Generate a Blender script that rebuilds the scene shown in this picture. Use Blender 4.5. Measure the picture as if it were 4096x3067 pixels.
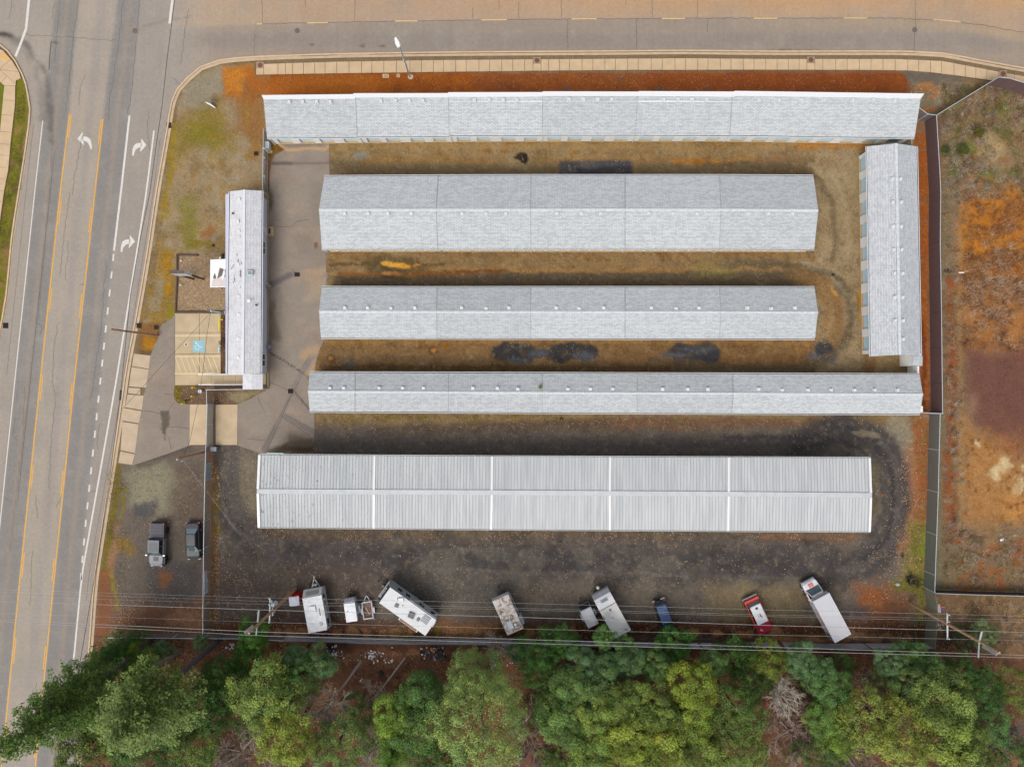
import bpy, math, random
import numpy as np
from mathutils import Vector, Matrix
from mathutils.geometry import delaunay_2d_cdt
random.seed(7); NPR = np.random.RandomState(7)
for o in list(bpy.data.objects): bpy.data.objects.remove(o)
scene = bpy.context.scene
COL = scene.collection
R = math.radians
# ------------------------------------------------------------------ camera, sky, sun, exposure
S = 0.031; H = 88.0; CX = 2048.0; CY = 1533.5      # metres per photo pixel on the ground, drone height
cam_d = bpy.data.cameras.new('drone_camera'); cam = bpy.data.objects.new('drone_camera', cam_d); COL.objects.link(cam)
cam.location = (0, 0, H); cam.rotation_euler = (0, 0, 0)
cam_d.sensor_width = 36; cam_d.lens = 18 * H / (CX * S); cam_d.clip_end = 3000; cam_d.clip_start = 0.5
scene.camera = cam
SUN_EL, SUN_ROT = 57, 212
world = bpy.data.worlds.new('World'); scene.world = world; world.use_nodes = True
wn = world.node_tree; wn.nodes.clear()
wo = wn.nodes.new('ShaderNodeOutputWorld'); bg = wn.nodes.new('ShaderNodeBackground')
sky = wn.nodes.new('ShaderNodeTexSky'); sky.sky_type = 'NISHITA'; sky.sun_disc = False
sky.sun_elevation = R(SUN_EL); sky.sun_rotation = R(SUN_ROT); sky.air_density = 1.0; sky.dust_density = 4.0; sky.ozone_density = 1.0
hs = wn.nodes.new('ShaderNodeHueSaturation'); hs.inputs['Saturation'].default_value = 0.3
wn.links.new(sky.outputs[0], hs.inputs['Color']); wn.links.new(hs.outputs[0], bg.inputs[0])
bg.inputs[1].default_value = 0.15; wn.links.new(bg.outputs[0], wo.inputs[0])
sl = bpy.data.lights.new('sun', 'SUN'); sun = bpy.data.objects.new('sun', sl); COL.objects.link(sun)
sl.energy = 1.1; sl.angle = R(34); sl.color = (1.0, 0.95, 0.88)
sd = Vector((math.sin(R(SUN_ROT)) * math.cos(R(SUN_EL)), math.cos(R(SUN_ROT)) * math.cos(R(SUN_EL)), math.sin(R(SUN_EL))))
sun.rotation_euler = (-sd).to_track_quat('-Z', 'Y').to_euler(); sun.location = (-60, -110, 120)
scene.view_settings.view_transform = 'Standard'; scene.view_settings.look = 'None'; scene.view_settings.gamma = 1
scene.view_settings.exposure = 0.64
scene.render.engine = 'CYCLES'
K = 1.75                      # how many times brighter than its base colour a flat surface shows

# ------------------------------------------------------------------ helpers
def lin(c):
    c = c / 255.0
    return c / 12.92 if c <= 0.04045 else ((c + 0.055) / 1.055) ** 2.4
def C(r, g, b): return (lin(r) / K, lin(g) / K, lin(b) / K)
def P(px, py, h=0.0):
    k = S * (H - h) / H
    return Vector(((px - CX) * k, -(py - CY) * k, h))
def tag(o, label=None, cat=None, group=None, kind=None):
    if label: o['label'] = label
    if cat: o['category'] = cat
    if group: o['group'] = group
    if kind: o['kind'] = kind
    return o
def thing(name, label, cat, loc, rotz=0.0, group=None):
    o = bpy.data.objects.new(name, None); COL.objects.link(o); o.empty_display_size = 0.5
    o.location = loc; o.rotation_euler = (0, 0, rotz)
    return tag(o, label, cat, group)
def rootloc(p):
    v = Vector((0, 0, 0))
    while p is not None: v += p.location; p = p.parent
    return v
MATS = {}
def mat(name, col, rough=0.7, metal=0.0, var=0.12, scale=3.0, bump=0.0, spec=0.4, emit=None, coat=0.0, var2=0.0, alpha=1.0):
    if name in MATS: return MATS[name]
    m = bpy.data.materials.new(name); m.use_nodes = True; n = m.node_tree.nodes; l = m.node_tree.links
    b = n['Principled BSDF']; b.inputs['Roughness'].default_value = rough; b.inputs['Metallic'].default_value = metal
    b.inputs['Specular IOR Level'].default_value = spec; b.inputs['Coat Weight'].default_value = coat
    g = n.new('ShaderNodeNewGeometry'); t = n.new('ShaderNodeTexNoise'); t.inputs['Scale'].default_value = scale; t.inputs['Detail'].default_value = 5
    l.new(g.outputs['Position'], t.inputs['Vector'])
    mr = n.new('ShaderNodeMapRange'); mr.inputs[1].default_value = 0.3; mr.inputs[2].default_value = 0.7
    mr.inputs[3].default_value = 1 - var; mr.inputs[4].default_value = 1 + var; l.new(t.outputs[0], mr.inputs[0])
    sc = n.new('ShaderNodeVectorMath'); sc.operation = 'SCALE'; sc.inputs[0].default_value = col[:3]; l.new(mr.outputs[0], sc.inputs['Scale'])
    l.new(sc.outputs[0], b.inputs['Base Color'])
    if bump:
        bp = n.new('ShaderNodeBump'); bp.inputs['Strength'].default_value = bump; bp.inputs['Distance'].default_value = 0.05
        l.new(t.outputs[0], bp.inputs['Height']); l.new(bp.outputs[0], b.inputs['Normal'])
    if alpha < 1: b.inputs['Alpha'].default_value = alpha
    MATS[name] = m; return m
def ground_mat(name, grain=0.22, gscale=9.0, patch=0.10, pscale=0.6, bump=0.4, rough=0.92, streak=None, spec=0.15):
    m = bpy.data.materials.new(name); m.use_nodes = True; n = m.node_tree.nodes; l = m.node_tree.links
    b = n['Principled BSDF']; b.inputs['Roughness'].default_value = rough; b.inputs['Specular IOR Level'].default_value = spec
    at = n.new('ShaderNodeAttribute'); at.attribute_name = 'Col'; g = n.new('ShaderNodeNewGeometry')
    def noise(scale, det, amp, vec=None):
        t = n.new('ShaderNodeTexNoise'); t.inputs['Scale'].default_value = scale; t.inputs['Detail'].default_value = det; t.inputs['Roughness'].default_value = 0.65
        l.new(vec or g.outputs['Position'], t.inputs['Vector'])
        mr = n.new('ShaderNodeMapRange'); mr.inputs[1].default_value = 0.28; mr.inputs[2].default_value = 0.72
        mr.inputs[3].default_value = 1 - amp; mr.inputs[4].default_value = 1 + amp; l.new(t.outputs[0], mr.inputs[0]); return t, mr
    t1, a = noise(gscale, 3, grain); t2, c = noise(pscale, 6, patch); t3, d = noise(2.6, 4, grain * 0.6)
    mu = n.new('ShaderNodeMath'); mu.operation = 'MULTIPLY'; l.new(a.outputs[0], mu.inputs[0]); l.new(c.outputs[0], mu.inputs[1])
    mu2 = n.new('ShaderNodeMath'); mu2.operation = 'MULTIPLY'; l.new(mu.outputs[0], mu2.inputs[0]); l.new(d.outputs[0], mu2.inputs[1])
    last = mu2.outputs[0]
    if streak:
        mp = n.new('ShaderNodeMapping'); mp.inputs['Rotation'].default_value = (0, 0, streak[0]); mp.inputs['Scale'].default_value = streak[1]
        l.new(g.outputs['Position'], mp.inputs['Vector']); t4, e = noise(1.0, 4, streak[2], mp.outputs[0])
        mu3 = n.new('ShaderNodeMath'); mu3.operation = 'MULTIPLY'; l.new(last, mu3.inputs[0]); l.new(e.outputs[0], mu3.inputs[1]); last = mu3.outputs[0]
    sc = n.new('ShaderNodeVectorMath'); sc.operation = 'SCALE'; l.new(at.outputs['Color'], sc.inputs[0]); l.new(last, sc.inputs['Scale'])
    l.new(sc.outputs[0], b.inputs['Base Color'])
    bp = n.new('ShaderNodeBump'); bp.inputs['Strength'].default_value = bump; bp.inputs['Distance'].default_value = 0.08
    l.new(t1.outputs[0], bp.inputs['Height']); l.new(bp.outputs[0], b.inputs['Normal'])
    return m
class MB:
    """collects boxes, bars, tubes and plates and links them as ONE mesh object"""
    def __init__(s): s.v = []; s.f = []; s.m = []; s.sm = []
    def face(s, pts, mi=0):
        b = len(s.v); s.v += [tuple(p) for p in pts]; s.f.append(tuple(range(b, b + len(pts)))); s.m.append(mi)
    def prism(s, bot, top, mi=0, mtop=None):
        b = len(s.v); n = len(bot); s.v += [tuple(p) for p in bot] + [tuple(p) for p in top]
        s.f.append(tuple(reversed(range(b, b + n)))); s.m.append(mi)
        s.f.append(tuple(range(b + n, b + 2 * n))); s.m.append(mi if mtop is None else mtop)
        for i in range(n):
            j = (i + 1) % n; s.f.append((b + i, b + j, b + n + j, b + n + i)); s.m.append(mi)
    def ext(s, poly, z0, z1, mi=0, mtop=None):
        s.prism([(p[0], p[1], z0) for p in poly], [(p[0], p[1], z1) for p in poly], mi, mtop)
    def box(s, x0, x1, y0, y1, z0, z1, mi=0, mtop=None):
        s.ext([(x0, y0), (x1, y0), (x1, y1), (x0, y1)], z0, z1, mi, mtop)
    def bar(s, a, b, w, h, mi=0, up=(0, 0, 1)):
        a = Vector(a); b = Vector(b); d = b - a
        if d.length < 1e-6: return
        d.normalize(); u = Vector(up); sd = d.cross(u)
        if sd.length < 1e-4: sd = d.cross(Vector((1, 0, 0)))
        sd.normalize(); u = sd.cross(d); q = lambda p, i, j: p + sd * (w / 2 * i) + u * (h / 2 * j)
        s.prism([q(a, -1, -1), q(a, 1, -1), q(a, 1, 1), q(a, -1, 1)], [q(b, -1, -1), q(b, 1, -1), q(b, 1, 1), q(b, -1, 1)], mi)
    def tube(s, pts, r, n=6, mi=0, cap=True):
        pts = [Vector(p) for p in pts]; rr = r if isinstance(r, (list, tuple)) else [r] * len(pts); base = len(s.v)
        for i, p in enumerate(pts):
            d = (pts[min(i + 1, len(pts) - 1)] - pts[max(i - 1, 0)]).normalized()
            a = Vector((0, 0, 1)) if abs(d.z) < 0.9 else Vector((1, 0, 0)); x = d.cross(a).normalized(); y = d.cross(x)
            for k in range(n):
                t = 2 * math.pi * k / n; s.v.append(tuple(p + x * (math.cos(t) * rr[i]) + y * (math.sin(t) * rr[i])))
        for i in range(len(pts) - 1):
            for k in range(n):
                a = base + i * n + k; b = base + i * n + (k + 1) % n; s.f.append((a, b, b + n, a + n)); s.m.append(mi)
        if cap:
            s.f.append(tuple(base + k for k in range(n))); s.m.append(mi)
            e = base + (len(pts) - 1) * n; s.f.append(tuple(reversed([e + k for k in range(n)]))); s.m.append(mi)
    def cyl(s, c, r, z0, z1, n=16, mi=0, mtop=None, r2=None):
        r2 = r if r2 is None else r2
        p = [(math.cos(2 * math.pi * k / n), math.sin(2 * math.pi * k / n)) for k in range(n)]
        s.prism([(c[0] + r * a, c[1] + r * b, z0) for a, b in p], [(c[0] + r2 * a, c[1] + r2 * b, z1) for a, b in p], mi, mtop)
    def ribbon(s, pts, w, z, mi=0):
        """flat strip along a polyline of world points"""
        pts = [Vector((p[0], p[1])) for p in pts]; L = []; Rr = []
        for i, p in enumerate(pts):
            d = (pts[min(i + 1, len(pts) - 1)] - pts[max(i - 1, 0)]).normalized(); n_ = Vector((-d.y, d.x)) * (w / 2)
            L.append(p + n_); Rr.append(p - n_)
        for i in range(len(pts) - 1): s.face([(Rr[i].x, Rr[i].y, z), (Rr[i + 1].x, Rr[i + 1].y, z), (L[i + 1].x, L[i + 1].y, z), (L[i].x, L[i].y, z)], mi)
    def loft(s, secs, mi=0, caps=True):
        """secs: list of closed rings with the same number of points"""
        b = len(s.v); n = len(secs[0])
        for r_ in secs: s.v += [tuple(p) for p in r_]
        for i in range(len(secs) - 1):
            for k in range(n):
                j = (k + 1) % n; s.f.append((b + i * n + k, b + i * n + j, b + (i + 1) * n + j, b + (i + 1) * n + k)); s.m.append(mi)
        if caps:
            s.f.append(tuple(reversed(range(b, b + n)))); s.m.append(mi); e = b + (len(secs) - 1) * n
            s.f.append(tuple(range(e, e + n))); s.m.append(mi)
    def build(s, name, mats, parent=None, local=False, smooth=False):
        if not isinstance(mats, (list, tuple)): mats = [mats]
        me = bpy.data.meshes.new(name); off = Vector((0, 0, 0)) if local else rootloc(parent)
        vv = s.v if off.length < 1e-9 else [(a - off.x, b - off.y, c - off.z) for a, b, c in s.v]
        me.from_pydata(vv, [], s.f); me.update()
        for m in mats: me.materials.append(m)
        if len(mats) > 1: me.polygons.foreach_set('material_index', s.m)
        if smooth: me.polygons.foreach_set('use_smooth', [True] * len(me.polygons))
        import bmesh
        bm = bmesh.new(); bm.from_mesh(me); bmesh.ops.recalc_face_normals(bm, faces=bm.faces); bm.to_mesh(me); bm.free()
        o = bpy.data.objects.new(name, me); COL.objects.link(o); o.parent = parent
        return o
# numpy noise and painter ------------------------------------------------
def vnoise(x, y, seed=0):
    xi = np.floor(x).astype(np.int64); yi = np.floor(y).astype(np.int64); fx = x - xi; fy = y - yi
    fx = fx * fx * (3 - 2 * fx); fy = fy * fy * (3 - 2 * fy)
    def h(a, b):
        n = (a * 374761393 + b * 668265263 + seed * 974711) & 0xFFFFFFFF
        n = ((n ^ (n >> 13)) * 1274126177) & 0xFFFFFFFF; n = n ^ (n >> 16)
        return (n & 0xFFFF) / 65535.0
    return (h(xi, yi) * (1 - fx) + h(xi + 1, yi) * fx) * (1 - fy) + (h(xi, yi + 1) * (1 - fx) + h(xi + 1, yi + 1) * fx) * fy
def fbm(x, y, sc, seed=0, oc=4):
    a = 0.5; t = 0; s_ = 0; f = 1.0 / sc
    for i in range(oc): t = t + a * vnoise(x * f, y * f, seed + i * 17); s_ += a; a *= 0.55; f *= 2.1
    return t / s_
def sstep(a, b, x):
    t = np.clip((x - a) / (b - a + 1e-9), 0, 1); return t * t * (3 - 2 * t)
class Paint:
    """base colours by place (dirt, gravel, moss, stains, painted building shade), in photo-pixel units of the ground plan"""
    def __init__(s, x, y, base, warp=14):
        s.x = x; s.y = y; s.c = np.tile(np.array(C(*base)), (len(x), 1)); s.warp = warp
        s.wx = fbm(x, y, 45, 3) - 0.5; s.wy = fbm(x, y, 45, 9) - 0.5; s.n1 = fbm(x, y, 34, 21, 5); s.n2 = fbm(x, y, 120, 33, 4)
    def mix(s, m, col, i=None):
        d = max(0, col[0] - col[1] - 38); col = (col[0], col[1] + d * .27, col[2]); g = .3 * col[0] + .59 * col[1] + .11 * col[2]; c = np.array(C(*[max(8, v + (g - v) * -.08) for v in col])); m = m[:, None]
        if i is None: s.c = s.c * (1 - m) + c * m
        else: s.c[i] = s.c[i] * (1 - m) + c * m
    def sel(s, x0, y0, x1, y1, pad): return np.nonzero((s.x > x0 - pad) & (s.x < x1 + pad) & (s.y > y0 - pad) & (s.y < y1 + pad))[0]
    def patch(s, i, m, p):
        if p: m = m * sstep(0.5 - p * .3, 0.5 + p * .12, s.n1[i] * 0.7 + s.n2[i] * 0.3 + (m - 0.5) * 0.25)
        return m
    def poly(s, pts, col, f=8, op=1.0, w=1.0, p=0):
        X = [a for a, b in pts]; Y = [b for a, b in pts]; i = s.sel(min(X), min(Y), max(X), max(Y), f + 20 * w)
        if not len(i): return
        x = s.x[i] + s.wx[i] * 2 * s.warp * w; y = s.y[i] + s.wy[i] * 2 * s.warp * w
        ins = np.zeros(len(i), bool); dist = np.full(len(i), 1e9)
        for k in range(len(pts)):
            (x0, y0), (x1, y1) = pts[k], pts[(k + 1) % len(pts)]
            if y0 != y1: ins ^= ((y0 > y) != (y1 > y)) & (x < (x1 - x0) * (y - y0) / (y1 - y0) + x0)
            dx, dy = x1 - x0, y1 - y0; t = np.clip(((x - x0) * dx + (y - y0) * dy) / (dx * dx + dy * dy + 1e-9), 0, 1)
            dist = np.minimum(dist, np.hypot(x - x0 - t * dx, y - y0 - t * dy))
        sdv = np.where(ins, dist, -dist); m = sstep(-f, f, sdv) * op; s.mix(s.patch(i, m, p), col, i)
    def rect(s, x0, y0, x1, y1, col, f=8, op=1.0, w=1.0, p=0): s.poly([(x0, y0), (x1, y0), (x1, y1), (x0, y1)], col, f, op, w, p)
    def line(s, pts, wd, col, f=8, op=1.0, w=1.0, p=0):
        X = [a for a, b in pts]; Y = [b for a, b in pts]; i = s.sel(min(X), min(Y), max(X), max(Y), f + wd + 20 * w)
        if not len(i): return
        x = s.x[i] + s.wx[i] * 2 * s.warp * w; y = s.y[i] + s.wy[i] * 2 * s.warp * w; dist = np.full(len(i), 1e9)
        for k in range(len(pts) - 1):
            (x0, y0), (x1, y1) = pts[k], pts[k + 1]; dx, dy = x1 - x0, y1 - y0
            t = np.clip(((x - x0) * dx + (y - y0) * dy) / (dx * dx + dy * dy + 1e-9), 0, 1)
            dist = np.minimum(dist, np.hypot(x - x0 - t * dx, y - y0 - t * dy))
        m = sstep(wd / 2 + f, wd / 2 - f, dist) * op if wd / 2 > f else (1 - sstep(max(0, wd / 2 - f), wd / 2 + f, dist)) * op
        s.mix(s.patch(i, m, p), col, i)
    def blob(s, cx, cy, rx, ry, col, f=0.4, op=1.0, rot=0, w=1.0, p=0):
        r_ = max(rx, ry) * (1 + f); i = s.sel(cx - r_, cy - r_, cx + r_, cy + r_, 20 * w)
        if not len(i): return
        x = s.x[i] + s.wx[i] * 2 * s.warp * w - cx; y = s.y[i] + s.wy[i] * 2 * s.warp * w - cy
        a = R(rot); u = (x * math.cos(a) + y * math.sin(a)) / rx; v = (-x * math.sin(a) + y * math.cos(a)) / ry
        d = np.hypot(u, v); m = (1 - sstep(1 - f, 1 + f, d)) * op; s.mix(s.patch(i, m, p), col, i)
    def noise(s, sc, col, lo, hi, op=1.0, seed=5, region=None):
        i = np.arange(len(s.x)) if region is None else s.sel(*region, 0)
        if len(i): s.mix(sstep(lo - .05, hi + .09, fbm(s.x[i] + s.wx[i] * 30, s.y[i] + s.wy[i] * 30, sc, seed, 6)) * op * .9, col, i)
def setcol(me, cols):
    a = me.attributes.new('Col', 'FLOAT_COLOR', 'POINT')
    buf = np.ones((len(cols), 4), np.float32); buf[:, :3] = cols; a.data.foreach_set('color', buf.ravel())
def sheet(name, poly, z, step, fn, m, holes=None):
    """flat surface with a dense mesh inside an outline given on the ground plan"""
    X = [p[0] for p in poly]; Y = [p[1] for p in poly]
    pts = []; edges = []
    n = len(poly); bpts = []
    for k in range(n):
        a = Vector(poly[k]); b = Vector(poly[(k + 1) % n]); L = (b - a).length; q = max(1, int(L / step))
        for j in range(q): bpts.append(a + (b - a) * (j / q))
    nb = len(bpts); pts = [Vector((p[0], p[1])) for p in bpts]; edges = [(i, (i + 1) % nb) for i in range(nb)]
    gx, gy = np.meshgrid(np.arange(min(X) + step / 2, max(X), step), np.arange(min(Y) + step / 2, max(Y), step)); x = gx.ravel(); y = gy.ravel()
    x = x + NPR.uniform(-.2, .2, len(x)) * step; y = y + NPR.uniform(-.2, .2, len(y)) * step
    ins = np.zeros(len(x), bool); dist = np.full(len(x), 1e9)
    for k in range(n):
        (x0, y0), (x1, y1) = poly[k], poly[(k + 1) % n]
        if y0 != y1: ins ^= ((y0 > y) != (y1 > y)) & (x < (x1 - x0) * (y - y0) / (y1 - y0) + x0)
        dx, dy = x1 - x0, y1 - y0; t = np.clip(((x - x0) * dx + (y - y0) * dy) / (dx * dx + dy * dy + 1e-9), 0, 1)
        dist = np.minimum(dist, np.hypot(x - x0 - t * dx, y - y0 - t * dy))
    ok = ins & (dist > step * 0.45); pts += [Vector((float(a), float(b))) for a, b in zip(x[ok], y[ok])]
    vs, es, fs, _, _, _ = delaunay_2d_cdt(pts, edges, [], 1, 1e-4)
    v = np.array([(a.x, a.y) for a in vs]); me = bpy.data.meshes.new(name)
    me.from_pydata([((a - CX) * S, -(b - CY) * S, z) for a, b in v], [], [tuple(reversed(f)) for f in fs]); me.update()
    setcol(me, fn(v[:, 0], v[:, 1])); me.materials.append(m)
    if len(me.polygons) and me.polygons[0].normal.z < 0: me.flip_normals()
    o = bpy.data.objects.new(name, me); COL.objects.link(o); return o
def W(pts, h=0.0): return [tuple(P(a, b, h)[:2]) for a, b in pts]
# ------------------------------------------------------------------ ground
def axis(lo, hi, step, far):
    a = list(np.arange(lo, hi + step, step)); d = step; out = a[:]
    while out[-1] < far: d *= 1.35; out.append(out[-1] + d)
    d = step
    while out[0] > -far: d *= 1.35; out.insert(0, out[0] - d)
    return np.array(out)
def paint_ground(x, y):
    p = Paint(x, y, (134, 114, 86))
    far = (x < -300) | (x > 4400) | (y < -300) | (y > 3300); p.mix(far * 1.0, (92, 82, 55))
    # storage yard, tan compacted gravel between the buildings
    p.rect(1060, 560, 3700, 1500, (150, 127, 92), 10)
    p.noise(70, (122, 96, 60), .48, .66, .7, 5, (1060, 560, 3700, 1500)); p.noise(40, (160, 142, 108), .55, .75, .6, 8, (1060, 560, 3700, 1500))
    p.rect(1310, 640, 3250, 705, (108, 93, 70), 22, .8); p.rect(1310, 575, 3300, 600, (168, 132, 80), 10, .6, 1, 1)  # darker band on the wide building's north side paints its soft shade
    p.line([(1450, 640), (2000, 640), (2600, 640), (3150, 640), (3330, 700), (3400, 850)], 36, (158, 122, 72), 14, .6, 1, 1)
    p.line([(2700, 645), (3200, 640)], 14, (176, 112, 50), 8, .7, 1, 1); p.blob(3120, 641, 34, 9, (186, 112, 50), .4, .9)
    p.line([(3050, 650), (3200, 655), (3300, 720), (3350, 850), (3360, 950)], 55, (124, 104, 78), 18, .75)
    p.blob(1440, 625, 34, 14, (138, 140, 130), .5, .8); p.blob(2075, 640, 60, 32, (150, 132, 100), .6, .7)
    for q in ((1755, 620), (2300, 615), (2790, 650), (2870, 585), (2020, 605), (1950, 600)): p.blob(q[0], q[1], 16, 10, (146, 98, 42), .6, .8)
    p.rect(2238, 644, 2525, 712, (74, 75, 80), 8, .95, .5); p.rect(2300, 668, 2530, 712, (56, 57, 64), 10, .8, .6)
    p.blob(2360, 660, 40, 14, (110, 108, 105), .5, .6); p.blob(2092, 634, 21, 20, (54, 36, 34), .25, .95, 0, 2)
    # alley between the wide building and the next
    p.rect(1306, 1008, 3440, 1085, (146, 118, 80), 8, .85); p.noise(30, (120, 82, 38), .52, .68, .7, 41, (1306, 1000, 3300, 1045))
    p.rect(1330, 1088, 3180, 1152, (101, 87, 70), 10, .9); p.line([(1320, 1098), (1700, 1080), (2500, 1082), (3150, 1075)], 15, (168, 128, 78), 6, .8)  # dark strip beside the middle gable is that building's north-side shade, painted
    p.line([(1320, 1065), (1400, 1056), (1480, 1052), (1560, 1060), (1700, 1060), (1780, 1058)], 12, (92, 76, 50), 6, .9)
    p.poly([(1440, 1045), (1520, 1024), (1620, 1022), (1690, 1050), (1720, 1070), (1690, 1110), (1560, 1118), (1480, 1090)], (98, 82, 52), 12, .85)
    p.line([(1360, 1096), (1700, 1096), (1990, 1084)], 16, (142, 92, 50), 6, .8); p.line([(1780, 1086), (2030, 1084)], 10, (118, 72, 34), 4, .8)
    p.blob(1550, 1055, 27, 10, (222, 158, 66), .25, 1, 2, .4); p.blob(1606, 1061, 34, 11, (222, 158, 66), .25, 1, 6, .4); p.blob(1578, 1058, 40, 8, (222, 158, 66), .25, 1, 5, .3)
    p.blob(1546, 1095, 19, 6, (206, 134, 68), .3, 1, 0, .4); p.blob(1575, 1093, 26, 8, (176, 118, 74), .4, .8); p.blob(1668, 1064, 17, 6, (200, 134, 60), .4, .9)
    p.blob(1550, 1078, 50, 8, (78, 74, 56), .4, .8); p.blob(1550, 1111, 26, 6, (70, 66, 52), .4, .8)
    p.rect(2780, 1050, 2950, 1110, (138, 128, 74), 30, .5)
    # alley between the narrow gable and the long gable
    p.rect(1262, 1352, 3500, 1492, (134, 104, 68), 10, .9); p.noise(60, (112, 82, 46), .46, .62, .8, 52, (1262, 1352, 3500, 1492))
    p.rect(1300, 1356, 3300, 1376, (166, 124, 66), 8, .6, 1, 1); p.rect(1280, 1460, 3350, 1492, (92, 70, 46), 10, .7)  # the lower dark strip paints shade along the long gable's north eave
    p.line([(2500, 1420), (2900, 1440), (3300, 1440)], 40, (128, 92, 58), 16, .6); p.line([(1300, 1432), (2000, 1440)], 22, (116, 96, 74), 10, .6)
    for q in ((1738, 1399, 9), (1328, 1435, 7)): p.blob(q[0], q[1], q[2] * 2.2, q[2] * 2, (92, 70, 46), .5, .8); p.blob(q[0], q[1], q[2], q[2] * .7, (206, 118, 48), .4, .95)
    p.blob(1395, 1462, 24, 18, (98, 98, 90), .6, .7); p.blob(1778, 1382, 14, 9, (148, 92, 34), .5, .8)
    for a, b, c, d in ((2024, 1412, 50, 38), (2095, 1411, 50, 40), (2235, 1414, 52, 38), (2300, 1410, 70, 36), (2372, 1408, 26, 26), (2160, 1415, 30, 20)): p.blob(a, b, c, d, (54, 54, 58), .22, .97, 0, 1.3)
    for a, b, c, d in ((2340, 1430, 50, 20), (2150, 1415, 40, 18), (2080, 1440, 40, 14)): p.blob(a, b, c, d, (92, 98, 106), .5, .7)
    p.poly([(2680, 1410), (2715, 1370), (2860, 1376), (2885, 1400), (2880, 1440), (2868, 1452), (2720, 1460), (2690, 1440), (2640, 1420)], (56, 57, 61), 9, .97, 1.2); p.blob(2800, 1395, 70, 12, (84, 88, 96), .5, .6)
    p.blob(3300, 1395, 36, 32, (60, 62, 70), .3, .95, 0, 1.6); p.blob(3290, 1430, 54, 18, (84, 88, 96), .5, .8, 0, 1.5); p.blob(2700, 1425, 60, 10, (104, 104, 108), .6, .6)
    # loop at the east end
    p.rect(3262, 575, 3450, 1490, (160, 140, 108), 14, .9); p.noise(50, (140, 116, 82), .5, .7, .7, 57, (3262, 575, 3450, 1490))
    p.line([(2900, 1055), (3100, 1052), (3240, 1080), (3330, 1100), (3390, 1180), (3405, 1290), (3380, 1380), (3300, 1450), (3150, 1480), (2700, 1482)], 34, (112, 98, 76), 12, .8)
    p.line([(3200, 1080), (3290, 1120), (3345, 1190), (3360, 1300), (3330, 1380)], 46, (140, 104, 62), 16, .8); p.line([(3200, 1040), (3320, 1095), (3400, 1180), (3425, 1290)], 12, (164, 154, 132), 8, .7)
    p.line([(3240, 660), (3330, 700), (3390, 820), (3395, 1000)], 14, (166, 150, 118), 8, .7); p.line([(3330, 1140), (3352, 1178)], 9, (196, 142, 84), 4, .9)
    p.line([(3430, 1180), (3425, 1270)], 12, (138, 100, 34), 6, .9); p.line([(3441, 1150), (3441, 1290)], 8, (186, 126, 56), 5, .8)
    p.rect(3190, 560, 3460, 600, (176, 112, 52), 12, .8, 1, 1)
    p.rect(3262, 1000, 3300, 1060, (170, 152, 120), 14, .6)
    p.blob(3300, 1395, 38, 34, (54, 55, 60), .3, .95, 0, 1.6); p.blob(3290, 1430, 56, 20, (84, 86, 94), .5, .75, 0, 1.5)
    p.line([(2600, 1440), (3000, 1466), (3250, 1460), (3370, 1380), (3412, 1290), (3400, 1170), (3340, 1100), (3200, 1062), (2950, 1058)], 20, (104, 88, 64), 8, .7)
    p.line([(3150, 1100), (3270, 1150), (3318, 1240), (3300, 1330), (3200, 1400)], 30, (150, 110, 62), 14, .7, 1, 1); p.line([(2900, 655), (3160, 668), (3270, 710), (3330, 800), (3345, 950), (3330, 1040)], 22, (104, 88, 66), 9, .7)
    # strip under the white cap
    p.rect(900, 292, 3630, 400, (140, 74, 40), 8, 1, .5); p.rect(1024, 295, 1900, 380, (152, 76, 30), 22, .9); p.noise(26, (172, 84, 34), .55, .75, .7, 61, (900, 292, 3630, 400))
    p.rect(2600, 285, 3630, 380, (132, 62, 32), 60, .8); p.noise(44, (116, 58, 34), .55, .7, .6, 63, (1300, 292, 3630, 400))
    for q in ((1446, 365), (2268, 350), (2828, 345), (2480, 318), (2640, 356), (3620, 380)): p.blob(q[0], q[1], 15, 9, (108, 84, 74), .6, .8)
    # north-east corner
    p.poly([(3600, 278), (3960, 310), (3750, 470), (3660, 470), (3690, 390), (3640, 320)], (128, 118, 96), 10, 1); p.poly([(3600, 280), (3960, 315), (3900, 345), (3700, 338), (3640, 320)], (108, 98, 88), 14, .9)
    p.poly([(3780, 330), (3880, 325), (3860, 370), (3740, 420), (3740, 360)], (150, 142, 118), 20, .8); p.poly([(3850, 330), (3960, 320), (3760, 450), (3780, 400)], (74, 64, 56), 16, .7)
    p.blob(3708, 362, 50, 34, (172, 116, 74), .4, .9, 10, 1.4, 1); p.blob(3715, 440, 40, 12, (160, 108, 66), .5, .9)
    # east strip of red dirt by the fence, fence foot
    p.rect(3655, 465, 3722, 560, (138, 108, 82), 10, 1); p.rect(3655, 540, 3725, 1640, (156, 80, 40), 8, 1, .6); p.noise(30, (142, 96, 62), .5, .68, .75, 71, (3655, 480, 3725, 1640))
    p.rect(3686, 1280, 3704, 1650, (104, 46, 24), 8, .8); p.rect(3700, 800, 3722, 1640, (176, 80, 36), 8, .5); p.rect(3715, 470, 3850, 1660, (120, 92, 72), 6, .9)
    # weedy belt outside the east fence, then the open field
    p.rect(3765, 330, 3850, 2380, (132, 112, 86), 12, 1); p.rect(3722, 1655, 3770, 2370, (124, 116, 92), 8, 1)
    p.rect(3768, 1110, 3845, 2180, (134, 88, 62), 22, .6, 1.5, 1); p.line([(3800, 1120), (3810, 1400), (3800, 1650), (3798, 1900), (3800, 2060), (3815, 2150)], 30, (146, 70, 42), 12, .85, 1.6, 1)
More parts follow.
